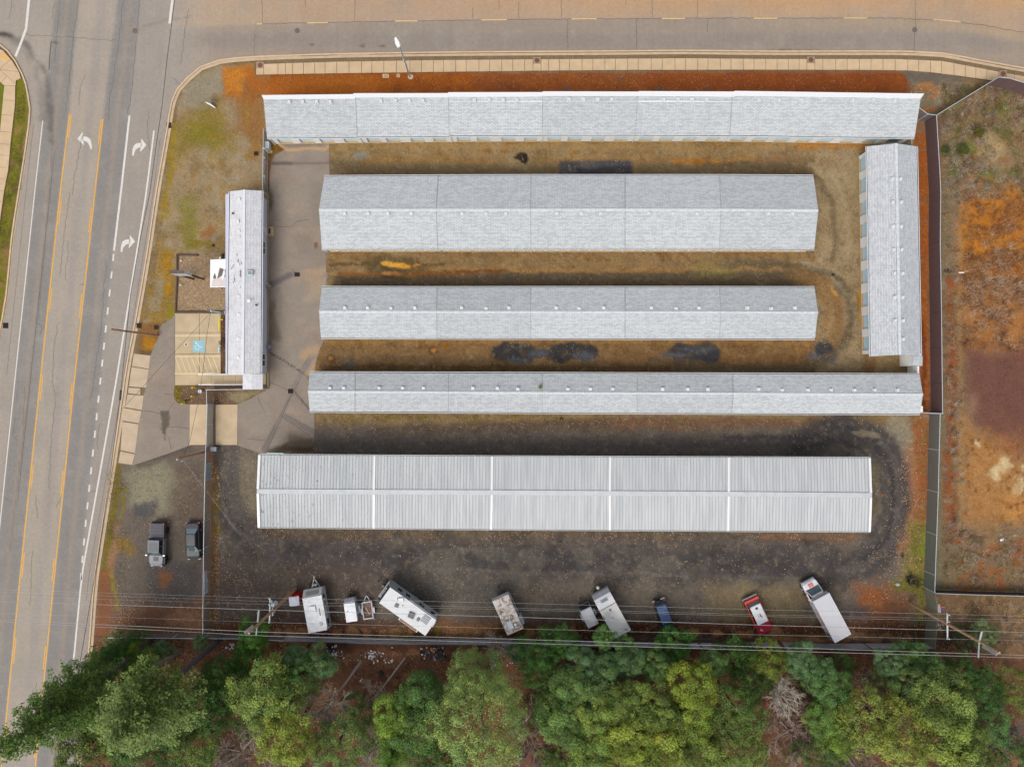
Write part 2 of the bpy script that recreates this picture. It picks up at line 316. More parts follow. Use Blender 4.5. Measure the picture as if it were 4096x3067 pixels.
    p.noise(24, (108, 104, 66), .54, .7, .5, 73, (3765, 600, 3850, 2380)); p.noise(18, (146, 134, 118), .58, .7, .8, 75, (3765, 330, 3850, 2380))
    p.rect(3834, 700, 3852, 2100, (160, 130, 90), 6, .8, .8)
    p.rect(3850, 300, 4500, 760, (136, 112, 84), 30, 1); p.noise(36, (92, 92, 48), .52, .64, .85, 77, (3770, 330, 4500, 780)); p.noise(28, (158, 140, 108), .54, .7, .8, 79, (3770, 330, 4500, 780))
    p.noise(30, (148, 98, 62), .56, .7, .7, 81, (3770, 330, 4500, 900)); p.blob(3965, 590, 70, 50, (182, 158, 116), .6, .8, 0, 2, 1); p.blob(3910, 530, 20, 18, (104, 92, 30), .5, .9, 0, 1.6)
    for q in ((3790, 605), (3850, 590), (3880, 590), (3830, 690), (3940, 700), (4010, 430), (4060, 700)): p.blob(q[0], q[1], 28, 18, (106, 112, 46), .6, .8, 0, 2)
    p.rect(3852, 760, 4500, 1150, (184, 108, 44), 60, .97, 3, 0); p.noise(60, (178, 112, 46), .5, .68, .8, 83, (3852, 780, 4500, 1150)); p.noise(20, (128, 86, 46), .5, .66, .7, 85, (3852, 780, 4500, 1300))
    p.rect(3856, 1080, 4500, 1420, (164, 102, 56), 50, .85); p.noise(16, (172, 146, 116), .55, .7, .5, 87, (3856, 1040, 4500, 1420)); p.blob(4060, 1010, 50, 90, (182, 110, 46), .6, .7)
    p.poly([(3858, 1370), (3960, 1400), (4500, 1330), (4500, 1760), (3960, 1760), (3900, 1720), (3850, 1560)], (112, 76, 66), 55, .97, 2)
    p.noise(60, (126, 84, 66), .5, .7, .25, 89, (3856, 1360, 4500, 1760)); p.line([(3895, 1590), (3880, 1660)], 40, (140, 110, 90), 18, .7)
    p.poly([(3850, 1660), (3900, 1740), (4060, 1790), (4120, 1900), (4100, 2100), (3950, 2200), (3850, 2080)], (174, 124, 78), 44, .9, 3); p.poly([(3940, 1730), (4500, 1700), (4500, 1900), (4100, 1900)], (140, 82, 62), 40, .7, 2, 1)
    p.noise(26, (150, 96, 48), .52, .66, .6, 91, (3850, 1700, 4500, 2200)); p.blob(4080, 2030, 60, 70, (196, 136, 80), .6, .6, 0, 2)
    for q in ((4025, 1860, 26), (3988, 1905, 22), (4085, 1935, 26), (3990, 1880, 12), (4092, 1860, 14), (3905, 1773, 10)): p.blob(q[0], q[1], q[2], q[2] * 1.2, (214, 192, 150), .6, .85, 0, 2, 1)
    p.rect(3850, 2090, 4500, 2370, (136, 112, 84), 50, .85); p.noise(40, (158, 84, 52), .5, .62, .85, 93, (3830, 2150, 4500, 2375)); p.noise(30, (98, 92, 50), .54, .66, .8, 95, (3770, 2150, 4500, 2375))
    p.noise(14, (108, 80, 52), .58, .74, .4, 97, (3765, 330, 4500, 2375))
    p.rect(3700, 2370, 4500, 2640, (134, 108, 82), 10, 1); p.noise(30, (108, 92, 52), .5, .64, .8, 99, (3700, 2370, 4500, 2640)); p.noise(16, (172, 138, 108), .58, .7, .8, 101, (3700, 2370, 4500, 2720)); p.blob(3830, 2580, 110, 60, (54, 42, 34), .5, .85, 0, 2)
    # south yard
    yd = [(800, 1650), (3700, 1650), (3720, 1660), (3716, 2575), (390, 2545), (470, 1870), (760, 1785)]
    p.poly(yd, (112, 102, 92), 6, 1, .3)
    p.rect(1240, 1650, 3640, 1700, (146, 122, 84), 10, .9); p.noise(26, (116, 100, 26), .52, .66, .8, 111, (1290, 1655, 2400, 1690)); p.noise(26, (150, 92, 40), .54, .68, .8, 113, (2300, 1650, 3650, 1720))
    p.rect(1262, 1690, 3400, 1730, (120, 104, 84), 12, .8); p.rect(1262, 1735, 3360, 1825, (112, 104, 98), 22, .85); p.line([(1500, 1725), (2100, 1705), (2700, 1690), (3200, 1700), (3400, 1690)], 44, (98, 80, 66), 14, .8)
    p.line([(2450, 1700), (3000, 1696), (3300, 1700)], 36, (128, 96, 72), 14, .8); p.noise(40, (112, 104, 94), .54, .7, .6, 115, (1260, 1700, 3400, 1830)); p.rect(1262, 1805, 3500, 1826, (84, 80, 72), 10, .5, 1, 1)  # last strip darkens the ground with painted shade along the shelter's north eave
    p.line([(2880, 1735), (3120, 1725), (3350, 1730), (3440, 1740)], 40, (122, 112, 98), 12, .8)
    loop = [(1300, 1770), (2300, 1775), (3200, 1775), (3380, 1700), (3520, 1760), (3590, 1880), (3605, 2010), (3575, 2150), (3480, 2250), (3300, 2300), (2700, 2290), (2000, 2240), (1300, 2230), (1020, 2170), (930, 2080), (905, 1950), (900, 1850)]
    p.line(loop[:3], 90, (104, 97, 92), 34, .6); p.line(loop[2:], 120, (72, 68, 68), 34, .93); p.line(loop[1:10], 34, (100, 92, 88), 12, .6); p.line([(q[0] * .985 + 30, q[1] * .985 + 30) for q in loop[2:9]], 14, (60, 56, 58), 7, .7); p.line([(900, 1850), (880, 1990), (930, 2110), (1060, 2195), (1300, 2250)], 20, (132, 124, 112), 10, .6, 1, 1)
    p.line([(3300, 1695), (3420, 1712), (3500, 1760), (3560, 1850)], 20, (64, 62, 66), 9, .85); p.line([(2900, 1745), (3300, 1750), (3440, 1790), (3520, 1900), (3540, 2040), (3480, 2160), (3400, 2230)], 18, (70, 66, 70), 9, .7)
    p.blob(3462, 1736, 56, 15, (134, 120, 102), .25, .95, 8, .8); p.line([(3490, 1900), (3505, 2000), (3480, 2090)], 12, (66, 60, 60), 6, .7)
    p.poly([(3560, 1660), (3660, 1660), (3660, 1900), (3640, 1840), (3600, 1760), (3540, 1710)], (150, 140, 118), 14, .8, 1); p.line([(3590, 1740), (3650, 1860), (3680, 2050)], 24, (142, 132, 118), 12, .7)
    p.rect(3480, 1860, 3520, 2060, (112, 102, 78), 12, .6, 1, 1)
    p.rect(3650, 1660, 3722, 2110, (150, 84, 48), 14, .9, 1.6); p.noise(22, (138, 108, 60), .52, .66, .8, 117, (3640, 1650, 3722, 2120)); p.rect(3660, 1655, 3716, 1690, (160, 128, 98), 10, .7, 1, 1); p.line([(3636, 1800), (3660, 2000), (3640, 2150), (3610, 2200)], 36, (162, 108, 78), 18, .7)
    p.poly([(3640, 2100), (3716, 2080), (3710, 2560), (3660, 2400), (3600, 2330), (3640, 2200)], (132, 124, 52), 22, .9, 2); p.blob(3694, 2190, 20, 60, (132, 138, 48), .5, .8, 0, 2); p.noise(18, (160, 132, 90), .52, .66, .8, 119, (3590, 2090, 3716, 2560))
    p.blob(3620, 2335, 60, 34, (108, 112, 34), .5, .8, 0, 2); p.blob(3646, 2318, 32, 26, (40, 26, 22), .3, .95, 30, 3); p.blob(3612, 2222, 8, 10, (52, 36, 30), .4, .9)
    # below the metal roof
    p.rect(1030, 2105, 3480, 2160, (102, 88, 70), 14, .8); p.noise(44, (72, 68, 66), .5, .66, .8, 121, (1030, 2105, 3500, 2170)); p.noise(60, (134, 120, 100), .56, .72, .7, 123, (1000, 2105, 3450, 2180))
    p.rect(3040, 2130, 3420, 2175, (138, 102, 74), 16, .7, 1.2, 1); p.rect(1040, 2150, 3300, 2190, (88, 80, 78), 14, .6); p.blob(3230, 2165, 28, 20, (66, 56, 40), .5, .8, 0, 2)
    p.rect(1100, 2190, 3350, 2290, (72, 69, 70), 30, .8, 1.5); p.line([(1200, 2270), (1800, 2280), (2600, 2300), (3200, 2310)], 12, (112, 104, 98), 7, .5); p.noise(90, (66, 63, 62), .5, .62, .7, 125, (860, 2180, 3400, 2500)); p.noise(90, (136, 128, 114), .5, .68, .45, 127, (1300, 2190, 3400, 2540)); p.noise(28, (102, 96, 90), .5, .66, .6, 129, (820, 2150, 3500, 2540))
    p.poly([(860, 2250), (1500, 2250), (1500, 2545), (840, 2540)], (92, 80, 74), 50, .75); p.rect(2150, 2320, 3050, 2470, (122, 112, 100), 50, .7, 1, 1); p.rect(1600, 2300, 2050, 2420, (90, 88, 84), 40, .6)
    p.poly([(2820, 2330), (3200, 2340), (3210, 2480), (2860, 2520)], (134, 118, 88), 34, .7, 2); p.poly([(3420, 2330), (3560, 2330), (3640, 2400), (3620, 2540), (3440, 2500)], (140, 92, 66), 36, .85, 2); p.blob(3490, 2400, 56, 50, (152, 84, 50), .6, .8, 0, 2)
    p.rect(3390, 2420, 3480, 2480, (88, 78, 80), 20, .8)
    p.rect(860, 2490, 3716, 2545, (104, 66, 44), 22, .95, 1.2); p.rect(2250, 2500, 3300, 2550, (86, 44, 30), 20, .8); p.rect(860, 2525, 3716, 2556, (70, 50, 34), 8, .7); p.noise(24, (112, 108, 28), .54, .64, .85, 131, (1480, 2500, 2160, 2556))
    for q in (1108, 1160, 1200, 1345, 1405, 1460, 1535, 1580, 1640, 1800, 1850, 1905, 1960, 2120, 2290, 2780, 2872, 2968, 3100, 3000): p.blob(q, 2530, 20, 17, (170, 124, 88), .45, .92, 0, 1.5)
    p.rect(1760, 2490, 1990, 2545, (160, 114, 78), 20, .75, 1.4, 1); p.rect(3060, 2535, 3640, 2568, (172, 128, 90), 10, .9, 1.2, 1)
    p.line([(1070, 2450), (1300, 2480), (1700, 2500)], 30, (86, 60, 48), 16, .5)
    # parking patch left of the chain link fence
    lot = [(395, 2545), (480, 1862), (532, 1862), (760, 1782), (822, 1785), (815, 2550)]
    p.poly(lot, (112, 102, 92), 8, 1, .3); p.poly([(500, 1900), (560, 1860), (640, 1850), (760, 1900), (740, 2010), (640, 2100), (520, 2010)], (140, 134, 112), 34, .9, 2); p.blob(600, 1960, 60, 60, (150, 142, 118), .6, .7, 0, 2)
    p.line([(560, 1855), (660, 1820), (750, 1790)], 40, (94, 84, 74), 12, .7); p.rect(540, 2010, 620, 2080, (86, 84, 86), 16, .85, 2); p.rect(600, 2240, 800, 2400, (88, 84, 84), 30, .8, 2); p.blob(660, 2325, 26, 38, (136, 92, 62), .6, .85, 0, 2); p.rect(690, 1860, 815, 2080, (104, 88, 76), 30, .7, 2)
    p.line([(478, 1870), (452, 2040), (430, 2200), (420, 2300)], 32, (118, 104, 34), 10, .9, 1.4, 1); p.line([(500, 1950), (485, 2080)], 14, (132, 116, 26), 8, .8, 2)
    p.line([(470, 2100), (455, 2200), (440, 2300)], 34, (160, 118, 88), 12, .8, 1.4, 1); p.blob(500, 2190, 32, 30, (140, 112, 50), .6, .8, 0, 2); p.line([(452, 2300), (456, 2420)], 18, (142, 128, 36), 8, .85, 1.6); p.poly([(400, 2280), (445, 2280), (445, 2550), (380, 2550)], (134, 84, 58), 14, .85, 1.5)
    p.poly([(450, 2440), (830, 2400), (830, 2560), (440, 2550)], (128, 88, 66), 24, .85, 2); p.poly([(660, 2450), (830, 2430), (830, 2520), (680, 2520)], (172, 130, 100), 26, .75, 2, 1)
    p.line([(850, 1800), (850, 2100), (842, 2560)], 40, (116, 84, 52), 14, .85, 1.6, 1); p.line([(866, 1900), (860, 2140)], 22, (104, 96, 28), 10, .7, 2, 1)
    p.poly([(905, 1800), (1025, 1820), (1030, 2050), (940, 2060), (890, 1900)], (134, 124, 106), 26, .7, 2); p.line([(935, 1790), (930, 1960), (960, 2060), (1030, 2150), (1100, 2180)], 44, (92, 86, 84), 14, .8); p.rect(870, 1830, 930, 1980, (90, 86, 84), 20, .6)
    # north-west weedy lot
    nw = [(1060, 250), (880, 262), (800, 292), (738, 345), (712, 430), (695, 560), (650, 900), (590, 1290), (700, 1290), (920, 1060), (1075, 1060), (1075, 300)]
    p.poly(nw, (156, 136, 106), 4, 1, .2); p.noise(60, (128, 102, 62), .5, .66, .75, 141, (560, 240, 1080, 1420)); p.noise(34, (160, 150, 128), .56, .7, .7, 143, (560, 240, 1080, 1420))
    p.poly([(790, 430), (860, 410), (920, 470), (930, 600), (850, 620), (760, 590), (700, 640), (700, 540)], (134, 116, 52), 40, .85, 2.6, 1); p.poly([(760, 520), (880, 480), (880, 570), (770, 580)], (128, 118, 40), 30, .8, 2.6, 1)
    p.poly([(745, 350), (840, 280), (890, 270), (900, 350), (800, 440), (730, 420)], (148, 138, 118), 20, .9); p.poly([(888, 262), (1030, 262), (1030, 420), (900, 390)], (170, 96, 42), 16, .95, 1.4); p.poly([(890, 268), (975, 272), (980, 350), (960, 370), (905, 365)], (192, 118, 52), 16, .85, 1.6)
    p.poly([(960, 330), (1060, 300), (1050, 640), (1000, 640), (960, 480)], (146, 106, 66), 20, .85, 2); p.blob(855, 408, 22, 22, (92, 80, 62), .5, .85, 0, 2)
    p.rect(990, 296, 1500, 400, (162, 86, 36), 40, .9, 1); p.rect(930, 380, 1060, 540, (146, 106, 62), 40, .6, 2, 1)
    p.line([(700, 500), (672, 720), (650, 870)], 34, (148, 124, 40), 12, .85, 1.5, 1); p.noise(30, (150, 118, 44), .56, .72, .7, 147, (560, 400, 1080, 1300)); p.poly([(700, 780), (790, 770), (790, 990), (720, 1000)], (132, 122, 60), 22, .85, 2.4, 1); p.blob(830, 925, 30, 22, (150, 96, 56), .6, .85, 0, 2); p.blob(800, 980, 60, 22, (128, 112, 42), .6, .85, 0, 2)
    p.poly([(640, 980), (700, 1000), (700, 1240), (650, 1290), (590, 1320), (600, 1200)], (150, 122, 66), 10, .95, 1); p.poly([(650, 1010), (695, 1020), (692, 1110), (650, 1100)], (170, 124, 36), 14, .9, 2, 1); p.blob(664, 1160, 16, 34, (172, 124, 28), .5, .9, 0, 2); p.blob(690, 1260, 20, 24, (142, 132, 30), .5, .9, 0, 2)
    p.line([(636, 1120), (618, 1230)], 34, (150, 138, 116), 10, .7, 1.4); p.poly([(566, 1290), (640, 1290), (630, 1360), (604, 1420), (552, 1410)], (134, 98, 58), 6, 1, .6); p.blob(602, 1375, 24, 26, (172, 118, 36), .5, .9, 0, 2); p.rect(560, 1395, 620, 1425, (96, 84, 70), 8, .8)
    p.line([(1056, 560), (1074, 640), (1076, 760)], 20, (112, 70, 36), 8, .85)
    p.poly([(1040, 560), (1110, 572), (1140, 598), (1100, 618), (1075, 640)], (124, 92, 36), 8, .95)
    # planting bed by the drive and bed beside the parking bays
    p.poly([(697, 1540), (1075, 1530), (1060, 1562), (950, 1618), (700, 1614)], (116, 94, 74), 8, 1, .5); p.poly([(698, 1545), (728, 1548), (722, 1600), (765, 1620), (712, 1615), (696, 1590)], (130, 110, 30), 8, .9, .8)
    p.poly([(920, 1570), (1060, 1556), (960, 1610), (905, 1600)], (156, 144, 112), 12, .85); p.rect(883, 1250, 930, 1500, (104, 76, 58), 8, 1); p.noise(14, (132, 104, 82), .55, .7, .8, 151, (883, 1250, 930, 1500)); p.blob(862, 1620, 16, 26, (52, 32, 26), .5, .7, 0, 2)
    # verge left of the main road
    p.poly([(-300, 100), (60, 250), (96, 330), (112, 440), (62, 800), (20, 1200), (-20, 1500), (-300, 1600)], (120, 116, 38), 4, 1, .1); p.noise(30, (146, 112, 78), .48, .6, .9, 153, (-40, 420, 120, 1400)); p.noise(40, (78, 80, 34), .54, .68, .8, 155, (-40, 600, 120, 1400)); p.rect(-300, 300, 18, 700, (112, 118, 40), 6, .85)
    # woodland floor
    p.poly([(300, 2552), (3720, 2580), (4500, 2700), (4500, 3400), (100, 3400)], (112, 78, 58), 16, 1, .6); p.noise(60, (72, 48, 36), .5, .66, .85, 161, (300, 2540, 4500, 3400)); p.noise(24, (146, 106, 80), .54, .7, .8, 163, (300, 2540, 4500, 3400)); p.noise(16, (84, 58, 42), .54, .7, .6, 165, (300, 2540, 4500, 3400))
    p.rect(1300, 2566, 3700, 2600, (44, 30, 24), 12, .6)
    p.noise(15, (84, 72, 56), .56, .72, .4, 401, (850, 1000, 3720, 2560)); p.noise(15, (176, 156, 126), .6, .76, .35, 403, (850, 560, 3720, 2560)); p.noise(22, (96, 74, 46), .56, .7, .45, 405, (1060, 560, 3460, 1500))
    return p.c
gx = axis(-60, 4160, 5.6, 22000); gy = axis(-60, 3130, 5.6, 22000)
XX, YY = np.meshgrid(gx, gy); nx, ny = len(gx), len(gy); fx_, fy_ = XX.ravel(), YY.ravel()
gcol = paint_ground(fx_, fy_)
me = bpy.data.meshes.new('ground'); me.vertices.add(nx * ny)
relief = (fbm(fx_, fy_, 60, 5) - 0.5) * 0.05
relief = np.where(((fx_ > 3850) & (fy_ > 420)) | ((fy_ > 2640) & (fx_ > 480)), relief * 3, relief * 0.3) - 0.03
vv = np.stack([(fx_ - CX) * S, -(fy_ - CY) * S, relief], 1).astype(np.float32); me.vertices.foreach_set('co', vv.ravel())
ii = np.arange((nx - 1) * (ny - 1)); a_ = (ii // (nx - 1)) * nx + ii % (nx - 1)
quads = np.stack([a_, a_ + nx, a_ + nx + 1, a_ + 1], 1).astype(np.int32)
me.loops.add(len(quads) * 4); me.loops.foreach_set('vertex_index', quads.ravel()); me.polygons.add(len(quads))
me.polygons.foreach_set('loop_start', np.arange(len(quads), dtype=np.int32) * 4); me.polygons.foreach_set('loop_total', np.full(len(quads), 4, np.int32))
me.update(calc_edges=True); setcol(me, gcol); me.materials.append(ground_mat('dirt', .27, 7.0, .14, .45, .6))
ground = bpy.data.objects.new('ground', me); COL.objects.link(ground); tag(ground, kind='structure')

# ------------------------------------------------------------------ paving
def interp(tab, y):
    ys = [a for a, b in tab]; xs = [b for a, b in tab]
    return np.interp(y, ys, xs)
EDGE_W = [(-320, 250), (0, 222), (484, 171), (767, 139), (1534, 58), (2094, 0), (3300, -124)]
YEL1 = [(-320, 350), (0, 318), (458, 278), (767, 241), (1534, 160), (2301, 81), (2888, 23), (3300, -18)]
YEL2 = [(-320, 505), (0, 470), (477, 412), (767, 380), (1534, 296), (2301, 218), (2995, 148), (3300, 118)]
WH1 = [(-320, 605), (0, 565), (463, 518), (767, 484), (1003, 456), (1508, 403), (2090, 343), (2301, 324)]
WH2 = [(-320, 740), (0, 690), (523, 616), (767, 586), (1534, 463), (2301, 327), (2624, 296), (3000, 262), (3300, 236)]
RK = [(-200, 760), (0, 740)]
KERB_R = [(4300, 345), (4096, 289), (4000, 272), (3906, 255), (3767, 229), (3660, 223), (3581, 221), (3072, 221), (2743, 218), (2500, 220), (2048, 223), (1700, 226), (1348, 232), (1150, 238), (1024, 243), (940, 249), (880, 257), (810, 282), (760, 324), (722, 366), (703, 410), (693, 460), (684, 520), (641, 767), (602, 1026), (560, 1270), (523, 1462), (496, 1650), (468, 1835), (396, 2301), (373, 2578), (325, 3067), (302, 3300)]
KERB_L = [(-260, 3300), (-40, 1560), (-4, 1337), (23, 1184), (46, 952), (74, 767), (100, 602), (114, 500), (119, 440), (113, 398), (102, 338), (88, 301), (62, 250), (30, 208), (0, 183), (-60, 155), (-300, 110)]
road_poly = KERB_L[::1] + [(-300, -320), (4300, -320)] + KERB_R
def paint_road(x, y):
    p = Paint(x, y, (170, 159, 147), 8)
    e, y1, y2, w1, w2 = (interp(t, y) for t in (EDGE_W, YEL1, YEL2, WH1, WH2)); kr = interp([(b, a) for a, b in KERB_R[18:]], y)
    def band(lo, hi, col, op, f=7): p.mix(sstep(-f, f, x - lo) * sstep(-f, f, hi - x) * op, col)
    w1 = np.minimum(w1, w2)
    up = sstep(560, 120, y); mid = 3
    band(e, y1, (141, 137, 133), .92, 10); band(e + (y1 - e) * .42, e + (y1 - e) * .56, (160, 147, 134), .9, 10)
    band(y1, y2, (174, 163, 150), .9); band(y1 + (y2 - y1) * .48, y1 + (y2 - y1) * .72, (160, 152, 146), .6, 12)
    band(y2, w1, (141, 137, 134), .92, 10); band(y2 + (w1 - y2) * .46, y2 + (w1 - y2) * .62, (158, 147, 135), .85, 10)
    band(w1, w2, (158, 150, 142), .6); band(w2, kr, (164, 155, 146), .7)
    # side road tint
    side = sstep(700, 900, x) * sstep(420, 320, y); sy = np.interp(x, [690, 1024, 2048, 3000, 3581, 3859, 4300], [112, 97, 79, 73, 74, 88, 175])
    nn = sstep(6, -6, y - sy); p.mix(side * nn, (182, 157, 133)); gr = sstep(1000, 3600, x) * side * nn; p.mix(gr * sstep(60, -30, y) * .8, (192, 152, 110)); p.mix(gr * sstep(90, 20, y) * .4, (196, 160, 120))
    so = side * (1 - nn); p.mix(so, (158, 145, 132)); p.mix(so * sstep(120, 150, y) * sstep(205, 175, y - 0 * x) * .6, (146, 137, 130)); p.mix(so * sstep(2600, 4000, x) * sstep(135, 90, y - (sy - 73)) * .8, (180, 158, 132))
    p.mix(side * sstep(205, 222, y) * .5, (170, 156, 140)); p.mix(sstep(640, 760, x) * sstep(1300, 900, x) * sstep(140, 90, y) * .4, (182, 164, 142))
    p.mix(sstep(95, 115, y) * sstep(260, 200, y) * sstep(900, 1100, x) * .0, (150, 140, 130))
    # turning skid marks at the corner left
    p.line([(0, 140), (60, 150), (110, 190), (160, 260), (190, 330), (200, 430), (208, 560)], 26, (104, 98, 94), 12, .75, 1, 1); p.line([(60, 165), (120, 220), (150, 290), (165, 380), (172, 470)], 40, (128, 120, 114), 14, .6, 1, 1); p.blob(20, 138, 34, 10, (74, 70, 70), .4, .8, 10)
    p.line([(208, 400), (210, 560), (200, 767), (160, 1184), (100, 1700), (40, 2200)], 7, (116, 110, 106), 4, .55, .3)
    p.line([(560, 112), (640, 84), (760, 68)], 8, (140, 132, 124), 5, .6, 1)
    for a, b, c in ((225, 172, 3), (1450, 182, 3), (1530, 188, 3), (1860, 217, 5), (1920, 216, 5), (2230, 216, 5), (3140, 208, 6), (3250, 210, 5), (3350, 214, 4), (1250, 174, 2)): p.blob(a, b, c * 9 if b > 200 else c * 4, c * 1.4, (92, 80, 70), .6, .85, 0, 1.4)
    p.noise(160, (152, 146, 140), .5, .75, .35, 201); p.noise(46, (178, 168, 156), .55, .75, .3, 203)
    p.line([(2, 208), (62, 262), (92, 320), (108, 400), (113, 470)], 8, (96, 66, 50), 4, .9, .5, 1)
    p.line([(572, 1215), (560, 1275)], 9, (110, 92, 76), 3, .8, .3)
    return p.c
asph = ground_mat('asphalt', .16, 14.0, .06, .25, .35, .85, streak=(R(-7), (1.6, .05, 1), .04))
road = sheet('road', road_poly, 0.0, 7.5, paint_road, asph); tag(road, kind='structure')
for i_, q_ in enumerate(road.data.vertices): pass
white_p = mat('road_white', C(226, 221, 214), .7, var=.14, scale=5); yel_p = mat('road_yellow', C(236, 176, 62), .7, var=.14, scale=4); paleyel = mat('faded_yellow', C(226, 194, 130), .8, var=.12, scale=4)
crackm = mat('crack_tar', C(98, 88, 80), .9); darkm = mat('dark_iron', C(70, 60, 56), .7); black = mat('black_matte', C(22, 22, 24), .6); rustm = mat('rust_iron', C(122, 80, 62), .8)
ZM = 0.004
def path_on(tab, y0, y1, dx=0, n=None):
    n = n or max(2, int((y1 - y0) / 90) + 1)
    return [tuple(P(float(interp(tab, y)) + dx, y)[:2]) for y in np.linspace(y0, y1, n)]
def mark(name, parent, m, fn, label=None):
    b = MB(); fn(b); o = b.build(name, m, parent)
    if label: o['label'] = label
    return o
LW = 0.15
mark('edge_line', road, white_p, lambda b: b.ribbon(path_on(EDGE_W, 484, 2500), LW * .8, ZM))
mark('yellow_line', road, yel_p, lambda b: b.ribbon(path_on(YEL1, 458, 3200), LW, ZM))
mark('yellow_line', road, yel_p, lambda b: b.ribbon(path_on(YEL2, 477, 3200), LW, ZM))
def doubles(b):
    for a, c in ((458, 552), (795, 899), (1154, 1246), (1500, 1597), (1858, 1951), (2210, 2310), (2550, 2652), (2900, 3000)): b.ribbon(path_on(YEL1, a, c, 7.5), LW * .8, ZM)
    for a, c in ((477, 577), (832, 929), (1175, 1272), (1531, 1636), (1881, 1979), (2233, 2325), (2582, 2675), (2930, 3030)): b.ribbon(path_on(YEL2, a, c, -7.5), LW * .8, ZM)
mark('yellow_dashes', road, yel_p, doubles)
mark('lane_line', road, white_p, lambda b: b.ribbon(path_on(WH1, 463, 1003), .24, ZM))
def dashes(b):
    for y in (1016, 1086, 1158, 1230, 1302, 1370, 1438, 1510, 1582, 1652, 1722, 1797, 1868, 1938, 2008, 2078, 2152, 2222, 2290): b.ribbon(path_on(WH1, y, y + 28), .2, ZM)
mark('lane_dashes', road, white_p, dashes)
mark('edge_line', road, white_p, lambda b: b.ribbon(path_on(WH2, 523, 3200), .2, ZM))
mark('stop_line', road, white_p, lambda b: b.ribbon(W([(116, -4), (110, 60), (104, 116), (84, 172), (62, 227)]), .3, ZM))
mark('stop_line', road, white_p, lambda b: b.ribbon(W([(693, -30), (690, 0), (678, 95)]), .3, ZM))
def turn_arrow(pts):
    def f(b):
        for poly in pts: b.face([(p_[0], p_[1], ZM) for p_ in reversed(W(poly))])
    return f
def arr(dx, dy, mir=False):
    q = [[(586, 581), (566, 555.5), (560.5, 609)], [(567, 571), (565, 591), (551, 593), (545, 575)], [(545, 575), (551, 593), (541, 602), (534, 585)], [(534, 585), (541, 602), (536, 623), (528, 601)], [(528, 601), (536, 623), (534, 624), (527, 622)]]
    q = [[(586, 581), (566, 555.5), (560.5, 609)], [(567, 572), (548, 574), (552, 592), (564, 590)], [(548, 574), (536, 582), (543, 600), (552, 592)], [(536, 582), (530, 598), (537, 612), (543, 600)], [(530, 598), (528, 622), (535, 624), (537, 612)]]
    if mir: q = [[(896 - a, b) for a, b in poly][::-1] for poly in q]
    return [[(a + dx, b + dy) for a, b in poly] for poly in q]
mark('turn_arrow', road, white_p, turn_arrow(arr(0, 0))); mark('turn_arrow', road, white_p, turn_arrow(arr(-46, 385)))
mark('turn_arrow', road, white_p, turn_arrow(arr(0, -26, True)))
def sdash(b):
    for q in ([(1026, 97), (1050, 96)], [(1228, 93), (1311, 91)], [(1580, 85.5), (1670, 84.5)], [(1925, 81), (2027, 79.5)], [(2286, 77), (2386, 76)], [(2648, 75), (2740, 75)], [(3016, 74), (3109, 74)]): b.ribbon(W(q), .13, ZM + .006)
mark('yellow_dashes', road, paleyel, sdash); mark('yellow_dashes', road, mat('very_faded_yellow', C(214, 184, 132), .8), lambda b: [b.ribbon(W(q), .14, ZM + .006) for q in ([(3375, 73), (3468, 73)], [(3734, 79), (3843, 88)])])
